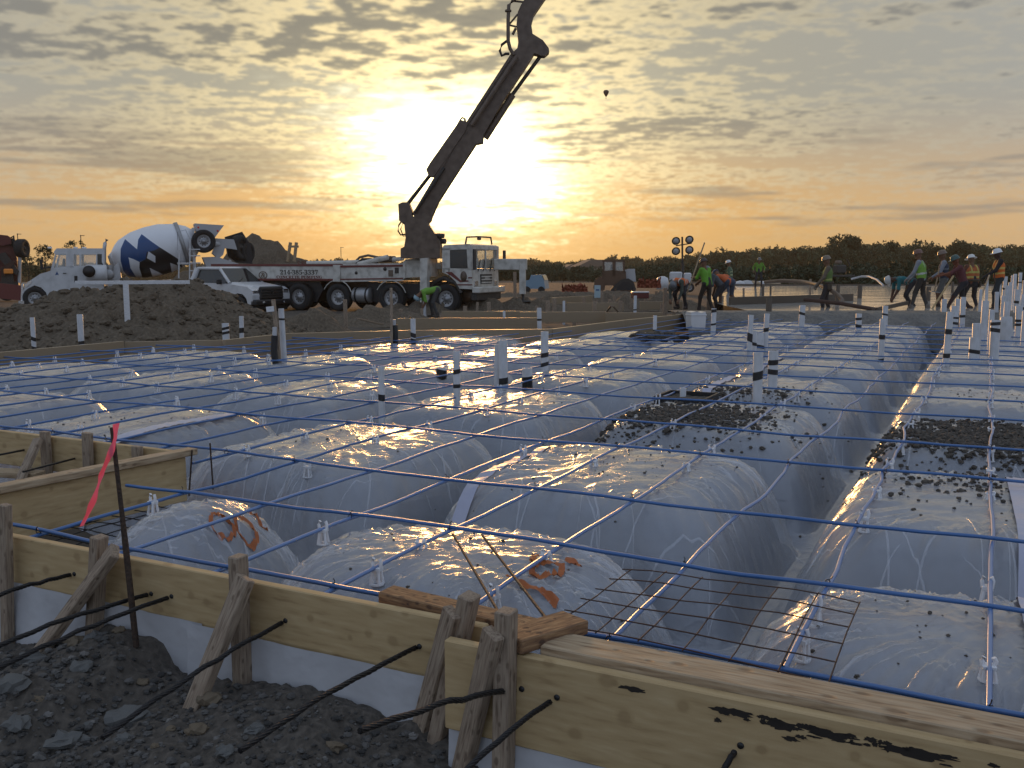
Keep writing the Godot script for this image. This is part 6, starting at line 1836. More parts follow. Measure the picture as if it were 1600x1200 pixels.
	plate(side2, "red_edge", [Vector2(-5.702, 1.762), Vector2(-2.855, 1.795), Vector2(-2.856, 1.723), Vector2(-5.704, 1.687)], 0.86, 1.225, M.red_stripe)
	plate(side2, "red_edge", [Vector2(-5.716, 1.253), Vector2(-2.863, 1.302), Vector2(-2.864, 1.254), Vector2(-5.717, 1.204)], 0.86, 1.22, M.red_stripe)
	for q in [[549.5, 431, 0.06], [598, 425, 0.07]]:
		part(side2, "cap", m_lathe([Vector2(0, 0), Vector2(q[2], 0), Vector2(q[2], 0.02), Vector2(0, 0.02)], 14, Transform3D(Basis(Vector3.RIGHT, PI / 2), Vector3((q[0] - 737.0) * 0.0262, (491.0 - q[1]) * 0.0247, 1.2))), M.dark_steel)
	plate(side2, "locker", [Vector2(-3.497, 1.348), Vector2(-3.492, 1.59), Vector2(-3.299, 1.591), Vector2(-3.303, 1.349)], 1.2, 1.215, M.boom_paint)
	plate(side2, "hatch", [Vector2(-3.218, 1.47), Vector2(-3.214, 1.687), Vector2(-3.049, 1.687), Vector2(-3.052, 1.47)], 1.2, 1.215, M.dark_steel)
	plate(o, "post", [Vector2(-5.949, 1.141), Vector2(-5.931, 1.786), Vector2(-5.612, 1.786), Vector2(-5.629, 1.143)], 0.8, 1.245, C)
	plate(o, "deck", [Vector2(-12.169, 1.634), Vector2(-12.161, 1.82), Vector2(-1.437, 1.855), Vector2(-1.439, 1.639)], -1.1, 0.84, C)
	plate(o, "chassis", [Vector2(-12.8, 0.66), Vector2(-12.773, 1.202), Vector2(-1.321, 1.156), Vector2(-1.325, 0.721)], -0.5, 0.5, M.dark_steel)
	plate(o, "under_gear", [Vector2(-10.516, 0.322), Vector2(-10.482, 1.111), Vector2(-6.767, 1.132), Vector2(-6.626, 0.829), Vector2(-6.941, 0.318)], -0.6, 0.9, M.black)
	plate(o, "under_gear", [Vector2(-6.786, 0.473), Vector2(-6.767, 1.132), Vector2(-4.433, 1.145), Vector2(-4.446, 0.501)], -0.6, 0.3, M.black)
	plate(o, "under_gear", [Vector2(-4.592, 0.4), Vector2(-4.576, 1.144), Vector2(-1.395, 1.066), Vector2(-1.397, 0.874), Vector2(-2.761, 0.521), Vector2(-3.882, 0.31)], -0.6, 0.9, M.black)
	# front outrigger box and leg
	var ob := plate(o, "outrigger_box", [Vector2(-2.799, 1.903), Vector2(-2.689, 1.998), Vector2(-1.665, 2.054), Vector2(-1.62, 1.356), Vector2(-2.672, 1.304), Vector2(-2.809, 1.255)], 0.7, 1.3, C)
	plate(ob, "frame", [Vector2(-2.809, 1.303), Vector2(-2.799, 1.903), Vector2(-2.69, 1.903), Vector2(-2.699, 1.304)], 1.3, 1.325, C)
	plate(ob, "frame", [Vector2(-2.691, 1.831), Vector2(-2.69, 1.903), Vector2(-1.88, 1.972), Vector2(-1.881, 1.901)], 1.3, 1.325, C)
	plate(o, "outrigger_leg", [Vector2(-1.98, 0.399), Vector2(-1.959, 2.019), Vector2(-1.639, 2.042), Vector2(-1.711, 0.402)], 1.32, 1.55, C)
	# outrigger reaching out on the far side, seen right of the cab
	var xb := part(o, "outrigger_beam", m_box(Vector3(1.25, 0.42, 0.3), 0.02), C)
	xb.global_transform = Transform3D(Basis(Vector3.UP, -0.1), Vector3(-0.049, 1.271, -36.5))
	var xl := part(o, "outrigger_leg", m_box(Vector3(0.24, 1.15, 0.24), 0.015), C)
	xl.global_transform = Transform3D(Basis(Vector3.UP, -0.1), Vector3(0.403, 0.713, -36.4))
	var xf := part(o, "outrigger_foot", m_lathe([Vector2(0, 0), Vector2(0.3, 0), Vector2(0.28, 0.06), Vector2(0.06, 0.08), Vector2(0.06, 0.4), Vector2(0, 0.4)], 16), M.dark_steel)
	xf.global_transform = Transform3D(Basis(), Vector3(0.417, -0.164, -36.4))
	# wheels, fenders, tank
	for x in [420.0, 457.0, 522.0, 609.0, 696.0]:
		var lx: float = -(737.0 - x) * 0.02615 * (1.0 + (737.0 - x) * 0.000135)
		for s in [1.0, -1.0]:
			wheel(o, Vector3(lx, 0.53, 1.02 * s), 0.54, 0.36, s)
		if x > 500.0 and x < 650.0:
			var pts := []
			for i in 9:
				var a := lerpf(0.35, PI - 0.5, i / 8.0)
				pts.append(Vector3(lx + cos(a) * 0.68, 0.5 + sin(a) * 0.7, 1.2))
			part(o, "fender_edge", m_tube(pts, 0.02, 6), C)
	part(o, "front_fender", m_tube([Vector3(-1.75, 0.75, 1.15), Vector3(-1.6, 1.12, 1.15), Vector3(-1.15, 1.3, 1.15), Vector3(-0.65, 1.1, 1.15), Vector3(-0.45, 0.75, 1.15)], 0.09, 8), M.dark_steel)
	var tk := part(o, "fuel_tank", m_lathe([Vector2(0, 0), Vector2(0.27, 0), Vector2(0.3, 0.03), Vector2(0.3, 0.72), Vector2(0.27, 0.75), Vector2(0, 0.75)], 20, Transform3D(Basis(Vector3(0, 0, 1), -PI / 2), Vector3(-5.15, 0.62, 0.95))), M.aluminium)
	for x in [-5.02, -4.55]: part(tk, "strap", m_lathe([Vector2(0.305, 0), Vector2(0.312, 0), Vector2(0.312, 0.07), Vector2(0.305, 0.07)], 20, Transform3D(Basis(Vector3(0, 0, 1), -PI / 2), Vector3(x, 0.62, 0.95))), M.black)
	# pipes and hoses lying on the deck
	part(o, "deck_pipe", m_tube([Vector3(-7.751, 1.868, 0.3), Vector3(-5.941, 1.89, 0.3), Vector3(-4.192, 1.961, 0.3), Vector3(-3.34, 2.033, 0.3)], 0.08, 8), C)
	part(o, "deck_pipe", m_tube([Vector3(-5.172, 1.812, 0.6), Vector3(-4.449, 1.96, 0.6), Vector3(-3.85, 2.081, 0.6)], 0.1, 8), C)
	part(o, "hose", m_tube([Vector3(-5.619, 1.865, 0.2), Vector3(-5.349, 2.091, 0.2), Vector3(-4.968, 2.165, 0.2), Vector3(-4.535, 2.088, 0.2), Vector3(-4.077, 1.962, 0.2)], 0.05, 8), M.boom_paint)
	part(o, "hose", m_tube([Vector3(-5.349, 1.813, 0.5), Vector3(-5.054, 2.012, 0.5), Vector3(-4.65, 2.011, 0.5), Vector3(-4.366, 1.861, 0.5)], 0.05, 8), M.dark_steel)
	part(o, "valve_block", m_box(Vector3(0.6, 0.25, 0.5), 0.05, Vector3(-4.105, 2.012, 0.2)), M.boom_paint)
	part(o, "air_cleaner", m_rod(Vector3(-1.693, 2.241, 0.6), Vector3(-1.687, 2.793, 0.6), 0.16, 10), M.dark_steel)
	part(o, "air_cap", m_lathe([Vector2(0, 0), Vector2(0.22, 0), Vector2(0.24, 0.08), Vector2(0.24, 0.16), Vector2(0, 0.18)], 14, Transform3D(Basis(), Vector3(-1.66, 2.792, 0.6))), M.dark_steel)
	part(o, "air_pipe", m_tube([Vector3(-1.689, 2.649, 0.6), Vector3(-1.527, 2.671, 0.6), Vector3(-1.366, 2.67, 0.6)], 0.1, 8), M.dark_steel)
	# turret and boom, in the upright plane the boom swings in
	var Bp: Material = M.boom_paint
	var bf := Transform3D(Basis(), Vector3(-3.519, 2.065, -36.3))
	var bpart := func(called: String, poly: Array, z0: float, z1: float, m: Material) -> MeshInstance3D:
		var p := plate(o, called, poly, z0, z1, m)
		p.global_transform = bf
		return p
	bpart.call("turret_base", [Vector2(-0.615, -0.577), Vector2(-0.61, -0.216), Vector2(-0.463, -0.144), Vector2(0.848, -0.192), Vector2(0.844, -0.577)], -0.85, 0.85, Bp)
	bpart.call("turret", [Vector2(-0.538, -0.264), Vector2(-0.458, 0.192), Vector2(-0.5, 0.671), Vector2(-0.35, 1.053), Vector2(0.324, 0.814), Vector2(0.419, 0.623), Vector2(0.61, 0.336), Vector2(0.826, 0.048), Vector2(0.847, -0.288)], -0.5, 0.5, Bp)
	bpart.call("turret_cheek", [Vector2(-0.512, -0.192), Vector2(-0.312, 0.288), Vector2(-0.112, 0.719), Vector2(0.42, 0.671), Vector2(0.706, 0.24), Vector2(0.751, -0.192)], 0.5, 0.56, Bp)
	var arm: MeshInstance3D = bpart.call("boom_arm", [Vector2(-0.204, 1.1), Vector2(1.87, 4.516), Vector2(3.448, 6.848), Vector2(3.803, 7.169), Vector2(4.325, 6.894), Vector2(4.112, 6.55), Vector2(3.209, 5.236), Vector2(2.466, 3.979), Vector2(2.441, 3.699), Vector2(2.177, 3.652), Vector2(0.767, 1.553), Vector2(0.52, 1.005), Vector2(0.47, 0.838), Vector2(0.323, 0.671), Vector2(-0.064, 0.719)], -0.26, 0.26, Bp)
	plate(arm, "flange", [Vector2(0.52, 1.005), Vector2(0.767, 1.553), Vector2(2.177, 3.652), Vector2(2.129, 3.722), Vector2(0.719, 1.624), Vector2(0.448, 1.053)], -0.31, 0.31, Bp)
	plate(arm, "flange", [Vector2(-0.155, 1.148), Vector2(1.87, 4.469), Vector2(3.448, 6.803), Vector2(3.495, 6.734), Vector2(1.917, 4.399), Vector2(-0.084, 1.1)], -0.31, 0.31, Bp)
	var rods := func(called: String, a: Vector3, b: Vector3, r: float, m: Material):
		var p := part(o, called, m_rod(a, b, r, 12), m)
		p.global_transform = bf
	bpart.call("lift_cylinder", [Vector2(0.321, 2.712), Vector2(0.468, 2.948), Vector2(1.607, 4.516), Vector2(1.893, 4.423), Vector2(1.772, 4.073), Vector2(0.607, 2.453), Vector2(0.414, 2.453)], -0.12, 0.34, Bp)
	bpart.call("lug", [Vector2(-0.732, 1.434), Vector2(-0.586, 1.505), Vector2(-0.344, 1.505), Vector2(-0.204, 1.148), Vector2(-0.355, 0.719), Vector2(-0.549, 0.695), Vector2(-0.716, 0.838)], -0.25, 0.35, Bp)
	rods.call("piston_rod", Vector3(0.423, 2.49, 0.1), Vector3(-0.431, 1.427, 0.1), 0.07, M.dark_steel)
	rods.call("second_rod", Vector3(0.996, 2.769, 0.36), Vector3(-0.119, 1.128, 0.36), 0.06, M.dark_steel)
	rods.call("knee_cylinder", Vector3(3.543, 5.467, 0), Vector3(2.513, 3.886, 0), 0.125, Bp)
	rods.call("knee_rod", Vector3(4.633, 6.94, 0), Vector3(3.495, 5.421, 0), 0.07, M.dark_steel)
	rods.call("delivery_pipe", Vector3(2.03, 4.292, 0.42), Vector3(3.706, 6.759, 0.42), 0.08, Bp)
	bpart.call("second_arm", [Vector2(3.849, 8.624), Vector2(3.731, 8.375), Vector2(3.684, 7.944), Vector2(3.756, 7.329), Vector2(3.708, 7.077), Vector2(4.135, 6.94), Vector2(4.419, 6.894), Vector2(4.586, 6.825), Vector2(4.728, 6.825), Vector2(4.893, 6.963), Vector2(4.869, 7.1), Vector2(4.655, 7.374), Vector2(4.275, 7.602), Vector2(4.227, 7.944), Vector2(4.321, 8.284), Vector2(4.719, 8.85), Vector2(5.977, 10.423), Vector2(7.357, 12.199), Vector2(6.657, 12.419), Vector2(5.157, 10.534)], -0.24, 0.24, Bp)
	var tubes := func(called: String, pts: Array, r, m: Material):
		var p := part(o, called, m_tube(pts, r, 9), m)
		p.global_transform = bf
	tubes.call("delivery_pipe", [Vector3(4.216, 10.107, 0.3), Vector3(3.799, 8.993, 0.3), Vector3(3.542, 8.747, 0.3), Vector3(3.402, 8.59, 0.3), Vector3(3.378, 8.096, 0.3), Vector3(3.378, 7.328, 0.3), Vector3(3.448, 7.057, 0.3), Vector3(3.589, 6.83, 0.3)], 0.068, Bp)
	for y in [15, 38]:
		rods.call("clamp", Vector3(3.379, 8.769, 0.3) * Vector3(1, 0, 1) + Vector3(0, (380 - y) * 0.02453 - 0.03, 0), Vector3(3.379, 8.769, 0.3) * Vector3(1, 0, 1) + Vector3(0, (380 - y) * 0.02453 + 0.03, 0), 0.12, Bp)
	tubes.call("hose_loop", [Vector3(3.331, 7.351, 0.2), Vector3(3.142, 7.215, 0.2), Vector3(3.071, 7.01, 0.2), Vector3(3.142, 6.828, 0.2), Vector3(3.283, 6.897, 0.2), Vector3(3.425, 6.897, 0.2)], 0.05, M.black)
	rods.call("bracket", Vector3(3.401, 7.918, 0.2), Vector3(3.73, 8.301, 0.2), 0.035, Bp)
	rods.call("bracket", Vector3(3.401, 7.918, 0.2), Vector3(3.707, 7.85, 0.2), 0.035, Bp)
	rods.call("bracket", Vector3(3.542, 7.578, 0.2), Vector3(3.66, 7.804, 0.2), 0.05, Bp)
	rods.call("bracket", Vector3(3.495, 8.774, 0.2), Vector3(3.94, 8.729, 0.2), 0.04, Bp)
	tubes.call("hose", [Vector3(-0.609, 0.824, 0.3), Vector3(-0.731, 0.658, 0.3), Vector3(-0.759, 0.444, 0.3), Vector3(-0.664, 0.302, 0.3), Vector3(-0.472, 0.325, 0.3)], 0.03, M.black)
	tubes.call("hose", [Vector3(-0.55, 0.771, 0.4), Vector3(-0.65, 0.511, 0.4), Vector3(-0.558, 0.251, 0.4), Vector3(-0.413, 0.275, 0.4)], 0.022, M.black)
	tubes.call("hose", [Vector3(1.789, 4.448, 0.3), Vector3(1.719, 4.586, 0.3), Vector3(1.623, 4.54, 0.3), Vector3(1.48, 4.309, 0.3), Vector3(1.359, 4.032, 0.3)], 0.025, M.black)
	tubes.call("hose", [Vector3(1.807, 4.417, 0.2), Vector3(1.785, 4.579, 0.2), Vector3(1.666, 4.625, 0.2), Vector3(1.57, 4.463, 0.2)], 0.02, M.black)

func make_dozer() -> void:
	var o := thing("track_dozer", "dark track dozer with an open cab, parked far off among the stakes", "dozer", Vector3(6.549, -0.399, -58.994), -0.1100)
	var Y := mat(0.10, 0.055, 0.03, 0.6)
	plate(o, "roof", [Vector2(-0.958, 1.898), Vector2(-0.959, 2.015), Vector2(0.399, 2.013), Vector2(0.4, 1.897)], -0.8, 0.8, Y)
	for z in [[0.72, 0.8], [-0.8, -0.72]]:
		plate(o, "post", [Vector2(-0.908, 1.005), Vector2(-0.919, 1.937), Vector2(-0.841, 1.937), Vector2(-0.791, 1.006)], z[0], z[1], Y)
		plate(o, "post", [Vector2(-0.324, 1.006), Vector2(-0.336, 1.937), Vector2(-0.142, 1.936), Vector2(-0.13, 1.006)], z[0], z[1], Y)
		plate(o, "post", [Vector2(0.332, 1.239), Vector2(0.284, 1.936), Vector2(0.4, 1.936), Vector2(0.449, 1.239)], z[0], z[1], Y)
		plate(o, "glass", [Vector2(-0.834, 1.316), Vector2(-0.841, 1.898), Vector2(-0.336, 1.898), Vector2(-0.328, 1.317)], z[0] + 0.02, z[0] + 0.03, M.glass)
		plate(o, "glass", [Vector2(-0.134, 1.317), Vector2(-0.142, 1.898), Vector2(0.323, 1.897), Vector2(0.331, 1.317)], z[0] + 0.02, z[0] + 0.03, M.glass)
	plate(o, "cab_body", [Vector2(-0.98, 0.46), Vector2(-0.951, 1.316), Vector2(-0.329, 1.394), Vector2(0.486, 1.317), Vector2(0.538, 0.463)], -0.75, 0.8, Y)
	plate(o, "seat", [Vector2(-0.486, 1.237), Vector2(-0.453, 1.705), Vector2(-0.335, 1.705), Vector2(-0.251, 1.237)], -0.2, 0.3, M.black)
	plate(o, "hood", [Vector2(0.419, 0.693), Vector2(0.409, 1.394), Vector2(0.641, 1.472), Vector2(1.029, 1.472), Vector2(1.119, 0.694)], -0.5, 0.5, M.pvc_grey)
	plate(o, "ram", [Vector2(-0.277, 0.386), Vector2(-0.091, 1.007), Vector2(0.06, 1.317), Vector2(0.176, 1.279), Vector2(-0.082, 0.308)], 0.6, 0.75, M.rust)
	plate(o, "bucket", [Vector2(-1.484, 0.305), Vector2(-1.372, 0.85), Vector2(-1.062, 1.006), Vector2(-0.748, 0.696), Vector2(-0.819, 0.151), Vector2(-1.365, 0.11)], -0.9, 0.9, Y)
	for z in [[0.6, 1.0], [-1.0, -0.6]]:
		var tr := plate(o, "track", [Vector2(-0.349, -0.001), Vector2(-0.429, 0.193), Vector2(-0.124, 0.543), Vector2(0.259, 0.854), Vector2(0.645, 0.893), Vector2(0.957, 0.7), Vector2(1.119, 0.236), Vector2(1.045, 0.042)], z[0], z[1], M.dark_steel)
		plate(tr, "track_frame", [Vector2(-0.118, 0.155), Vector2(0.033, 0.427), Vector2(0.339, 0.699), Vector2(0.648, 0.699), Vector2(0.883, 0.468), Vector2(0.926, 0.197)], z[1] if z[1] > 0 else z[0] - 0.03, z[1] + 0.03 if z[1] > 0 else z[0], M.black)
		for x in [963, 970, 977, 984]:
			part(tr, "roller", m_rod(Vector3((x - 965) * 0.0392, 0.16, z[0] - 0.02), Vector3((x - 965) * 0.0392, 0.16, z[1] + 0.02), 0.12, 10), Y)

func make_light_tower() -> void:
	var o := thing("light_tower", "portable light tower with four round lamps on a mast, beside the pole worker", "light tower", Vector3(10.837, -0.212, -60.591), -0.1745)
	part(o, "trailer_body", m_box(Vector3(0.8, 1.0, 1.0), 0.08, Vector3(-0.411, 0.597, 0.3)), M.white_paint)
	part(o, "trailer_body", m_box(Vector3(0.5, 0.95, 1.0), 0.08, Vector3(0.308, 0.557, 0.2)), M.white_paint)
	part(o, "trailer_base", m_box(Vector3(1.6, 0.35, 1.1), 0.05, Vector3(-0.161, 0.071, 0.2)), M.dark_steel)
	for x in [-0.45, 0.45]: wheel(o, Vector3(x, 0.12, 0.75), 0.3, 0.2, 1.0)
	part(o, "mast", m_rod(Vector3(0.02, 0.068, 0), Vector3(-0.07, 3.29, 0), 0.06, 8), M.dark_steel)
	part(o, "mast_sleeve", m_rod(Vector3(0.04, 0.068, 0), Vector3(-0.015, 1.684, 0), 0.10, 8), M.dark_steel)
	part(o, "cross_arm", m_rod(Vector3(-0.457, 2.731, 0), Vector3(0.536, 2.887, 0), 0.04, 6), M.dark_steel)
	var tilt := 0.35
	for q in [Vector3(-0.463, 3.049, 0.1), Vector3(0.371, 3.125, 0.1), Vector3(-0.45, 2.408, 0.1), Vector3(0.385, 2.485, 0.1)]:
		var l := part(o, "lamp", m_lathe([Vector2(0, -0.16), Vector2(0.1, -0.15), Vector2(0.24, 0.0), Vector2(0.27, 0.06), Vector2(0.25, 0.06), Vector2(0, 0.03)], 20), M.dark_steel, Transform3D(Basis(Vector3.UP, 0.15) * Basis(Vector3.RIGHT, PI / 2 + tilt), q))
		part(l, "lens", m_lathe([Vector2(0, 0.055), Vector2(0.24, 0.05), Vector2(0.24, 0.04), Vector2(0, 0.04)], 20), M.pvc_grey)
		part(o, "lamp_stem", m_rod(q + Vector3(0, 0, -0.05), Vector3(q.x * 0.4, q.y - 0.1, -0.02), 0.03, 6), M.dark_steel)


# ---------- people: joints with radii, joined smoothly and meshed as surface nets
func nets(st: SurfaceTool, bones: Array, cell: float, k: float, color_of: Callable) -> void:
	var lo := Vector3.ONE * 1e9
	var hi := -lo
	for b in bones:
		var r := maxf(b[2], b[3]) + cell * 3.0
		for q in [b[0], b[1]]:
			lo = lo.min(q - Vector3.ONE * r)
			hi = hi.max(q + Vector3.ONE * r)
	var n := Vector3i(((hi - lo) / cell).ceil()) + Vector3i.ONE
	var sy := n.x
	var sz := n.x * n.y
	var f := PackedFloat32Array()
	f.resize(n.x * n.y * n.z)
	f.fill(1.0)
	var near := PackedFloat32Array()
	near.resize(f.size())
	near.fill(9.0)
	var who := PackedByteArray()
	who.resize(f.size())
	for bi in bones.size():
		var b = bones[bi]
		var p: Vector3 = b[0]
		var d: Vector3 = b[1] - b[0]
		var r0: float = b[2]
		var dr: float = b[3] - b[2]
		var inv := 1.0 / maxf(d.length_squared(), 1e-8)
		var m := maxf(r0, b[3]) + cell * 2.2 + k
		var a := Vector3i(((p.min(b[1]) - Vector3.ONE * m - lo) / cell).floor()).max(Vector3i.ZERO)
		var e := Vector3i(((p.max(b[1]) + Vector3.ONE * m - lo) / cell).ceil()).min(n - Vector3i.ONE)
		for z in range(a.z, e.z + 1):
			for y in range(a.y, e.y + 1):
				var o := z * sz + y * sy
				for x in range(a.x, e.x + 1):
					var q := lo + Vector3(x, y, z) * cell - p
					var t := clampf(q.dot(d) * inv, 0.0, 1.0)
					var v := (q - d * t).length() - r0 - dr * t
					var g := f[o + x]
					if v < near[o + x]:
						near[o + x] = v
						who[o + x] = bi
					var h := maxf(k - absf(v - g), 0.0)
					f[o + x] = minf(v, g) - h * h * 0.25 / k
	var index := {}
	var vs := PackedVector3Array()
	var vc := PackedColorArray()
	var off := [0, 1, sy, sy + 1, sz, sz + 1, sz + sy, sz + sy + 1]
	var pos := [Vector3(0, 0, 0), Vector3(1, 0, 0), Vector3(0, 1, 0), Vector3(1, 1, 0), Vector3(0, 0, 1), Vector3(1, 0, 1), Vector3(0, 1, 1), Vector3(1, 1, 1)]
	var edges := [[0, 1], [2, 3], [4, 5], [6, 7], [0, 2], [1, 3], [4, 6], [5, 7], [0, 4], [1, 5], [2, 6], [3, 7]]
	var lim := cell * 1.9
	for z in n.z - 1:
		for y in n.y - 1:
			var o := z * sz + y * sy
			for x in n.x - 1:
				if absf(f[o + x]) > lim: continue
				var i0 := o + x
				var inside := 0
				for c in 8:
					if f[i0 + off[c]] < 0.0: inside += 1
				if inside == 0 or inside == 8: continue
				var sum := Vector3.ZERO
				var cnt := 0
				for ed in edges:
					var fa := f[i0 + off[ed[0]]]
					var fb := f[i0 + off[ed[1]]]
					if (fa < 0.0) != (fb < 0.0):
						sum += pos[ed[0]].lerp(pos[ed[1]], fa / (fa - fb))
						cnt += 1
				index[i0] = vs.size()
				var w: Vector3 = lo + (Vector3(x, y, z) + sum / cnt) * cell
				vs.append(w)
				vc.append(color_of.call(bones[who[i0]], w))
	st.set_smooth_group(1)
	var emit := func(a: int, b: int, c: int, d: int):
		for q in [a, b, c, a, c, d]:
			st.set_color(vc[q])
			st.add_vertex(vs[q])
	var ax := [1, sy, sz]
	for i0 in index:
		for k3 in 3:
			var s1: int = ax[(k3 + 1) % 3]
			var s2: int = ax[(k3 + 2) % 3]
			var fa := f[i0]
			var fb := f[i0 + ax[k3]]
			if (fa < 0.0) == (fb < 0.0): continue
			if not (index.has(i0 - s1) and index.has(i0 - s2) and index.has(i0 - s1 - s2)): continue
			if fa < 0.0: emit.call(index[i0 - s1 - s2], index[i0 - s2], index[i0], index[i0 - s1])
			else: emit.call(index[i0 - s1], index[i0], index[i0 - s2], index[i0 - s1 - s2])

func bend(a: Vector3, c: Vector3, l1: float, l2: float, hint: Vector3) -> Vector3:
	var d := c - a
	var l := minf(d.length(), (l1 + l2) * 0.998)
	var u := d.normalized()
	var x := (l1 * l1 - l2 * l2 + l * l) / (2.0 * l)
	var h := sqrt(maxf(l1 * l1 - x * x, 0.0))
	var s := (hint - u * hint.dot(u)).normalized()
	return a + u * x + s * h

# local axes: x forward, y up, z to the figure's right; p holds the pose and the clothes
func person(label: String, at: Vector3, yaw: float, p: Dictionary) -> Node3D:
	var o := thing("person", label, "person", at, yaw)
	var skin: Color = p.get("skin", Color(0.16, 0.085, 0.05))
	var cols := [skin, p.shirt, p.trousers, p.get("boots", Color(0.04, 0.03, 0.025)), p.get("sleeves", p.shirt), p.get("shins", p.trousers)]
	var hip: Vector3 = p.get("hip", Vector3(0, 0.93, 0))
	var lean: float = p.get("lean", 0.05)
	var side: float = p.get("side", 0.0)
	var sp := Vector3(sin(lean), cos(lean), side).normalized()
	var fw := Vector3(cos(lean), -sin(lean), 0)
	var tw: float = p.get("twist", 0.0)
	var rt := (Vector3(0, 0, 1) * cos(tw) + fw * sin(tw)).normalized()
	var hz := Vector3(0, 0, 0.095)
	var chest := hip + sp * 0.32
	var neck := hip + sp * 0.50
	var hd: Vector3 = p.get("head", Vector3(0.25, 1, 0)).normalized()
	var hc := neck + hd * 0.155
	var look: Vector3 = p.get("look", Vector3(1, -0.15, 0)).normalized()
	look = (look - hd * look.dot(hd)).normalized()
	var lr := look.cross(hd).normalized()
	var bones := []
	for s in [1.0, -1.0]:
		bones.append([hip + hz * s * 0.75, chest + rt * 0.085 * s, 0.105, 0.108, 1])
		bones.append([chest + rt * 0.085 * s, neck + rt * 0.13 * s - sp * 0.06, 0.108, 0.075, 1])
	bones.append([hip - sp * 0.04, hip + sp * 0.1, 0.125, 0.12, 2])
	bones.append([neck - sp * 0.05, neck + hd * 0.06, 0.06, 0.052, 0])
	var fine := [[hc + hd * 0.035, hc - hd * 0.005, 0.088, 0.080, 0], [hc - hd * 0.03, hc - hd * 0.075 + look * 0.045, 0.062, 0.040, 0], [hc + look * 0.078 + hd * 0.005, hc + look * 0.094 - hd * 0.022, 0.012, 0.016, 0], [neck, hc - hd * 0.06, 0.054, 0.05, 0], [hc + look * 0.075 - hd * 0.062, hc + look * 0.078 - hd * 0.068, 0.022, 0.02, 0], [hc + lr * 0.080 + hd * 0.012, hc + lr * 0.084 - hd * 0.03, 0.014, 0.011, 0], [hc - lr * 0.080 + hd * 0.012, hc - lr * 0.084 - hd * 0.03, 0.014, 0.011, 0]]
	var hands := []
	for i in 2:
		var s: float = [-1.0, 1.0][i]
		var foot: Vector3 = p.feet[i]
		var hj := hip + hz * s
		var ank := foot + Vector3(0, 0.085, 0)
		var knee := bend(hj, ank, 0.44, 0.43, p.get("knee", Vector3(1, 0.2, 0.15 * s)))
		bones.append([hj, knee, 0.092, 0.064, 2])
		bones.append([knee, ank, 0.062, 0.046, 5])
		var td: Vector3 = p.get("toes", [Vector3(1, 0, -0.15), Vector3(1, 0, 0.15)])[i].normalized()
		bones.append([ank + Vector3(0, 0.06, 0), ank - td * 0.03 + Vector3(0, -0.03, 0), 0.058, 0.05, 3])
		bones.append([foot - td * 0.05 + Vector3(0, 0.045, 0), foot + td * 0.15 + Vector3(0, 0.038, 0), 0.045, 0.038, 3])
		var sh := neck - sp * 0.045 + rt * 0.185 * s
		var hand: Vector3 = p.hands[i]
		if (hand - sh).length() > 0.56: hand = sh + (hand - sh).normalized() * 0.56
		var el := bend(sh, hand, 0.30, 0.27, p.get("elbow", Vector3(-0.6, -0.6, 0.5 * s)))
		bones.append([sh, el, 0.062, 0.047, 4])
		bones.append([el, hand, 0.046, 0.033, p.get("forearm", 4)])
		# palm, four curled fingers of unequal length and a thumb from the palm's side
		var d := (hand - el).normalized()
		var across := d.cross(Vector3(1, 0, 0) if absf(d.x) < 0.8 else Vector3(0, 1, 0)).normalized()
		var up := across.cross(d)
		var hb := [[hand, hand + d * 0.075, 0.030, 0.032, 0], [hand + across * 0.018, hand + d * 0.075 + across * 0.026, 0.022, 0.020, 0], [hand - across * 0.018, hand + d * 0.075 - across * 0.026, 0.022, 0.020, 0]]
		for q in 4:
			var base := hand + d * 0.085 + across * (0.033 - 0.022 * q)
			var ln: float = [0.036, 0.042, 0.039, 0.030][q]
			var m1 := base + d * ln - up * 0.008
			var m2 := m1 + d * ln * 0.35 - up * ln * 0.75
			hb.append([base, m1, 0.0095, 0.009, 0])
			hb.append([m1, m2, 0.009, 0.0085, 0])
			hb.append([m2, m2 - up * ln * 0.45 - d * ln * 0.4, 0.0085, 0.008, 0])
		var tb := hand + d * 0.025 + across * 0.036
		hb.append([tb, tb + d * 0.032 + across * 0.022 - up * 0.012, 0.011, 0.010, 0])
		hb.append([tb + d * 0.032 + across * 0.022 - up * 0.012, tb + d * 0.058 + across * 0.014 - up * 0.03, 0.010, 0.0085, 0])
		hands.append(hb)
	var st := mb()
	var pick := func(b, _w) -> Color: return cols[b[4]]
	nets(st, bones, 0.019, 0.045, pick)
	nets(st, fine, 0.0085, 0.02, pick)
	for hb in hands: nets(st, hb, 0.0075, 0.006, func(_b, _w): return p.get("gloves", skin))
	st.generate_normals()
	var m := mat(1, 1, 1, 0.85)
	m.vertex_color_use_as_albedo = true
	part(o, "body", st.commit(), m)
	for s in [1.0, -1.0]:
		part(o, "eye", m_lathe([Vector2(0, -0.010), Vector2(0.010, 0), Vector2(0, 0.010)], 8), M.black, Transform3D(Basis(), hc + look * 0.079 + lr * 0.032 * s + hd * 0.012))
	# hard hat: shell, brim, ridge
	var hm := mat(p.hat.r, p.hat.g, p.hat.b, 0.35)
	var hb2 := Basis(lr, hd, -look)
	st = mb()
	lathe(st, [Vector2(0.128, 0.0), Vector2(0.118, 0.012), Vector2(0.112, 0.05), Vector2(0.095, 0.09), Vector2(0.06, 0.115), Vector2(0.0, 0.124)], 20)
	var hat := part(o, "hard_hat", done(st), hm, Transform3D(hb2.scaled_local(Vector3(0.94, 1, 1.08)), hc + hd * 0.052))
	st = mb()
	var brim := []
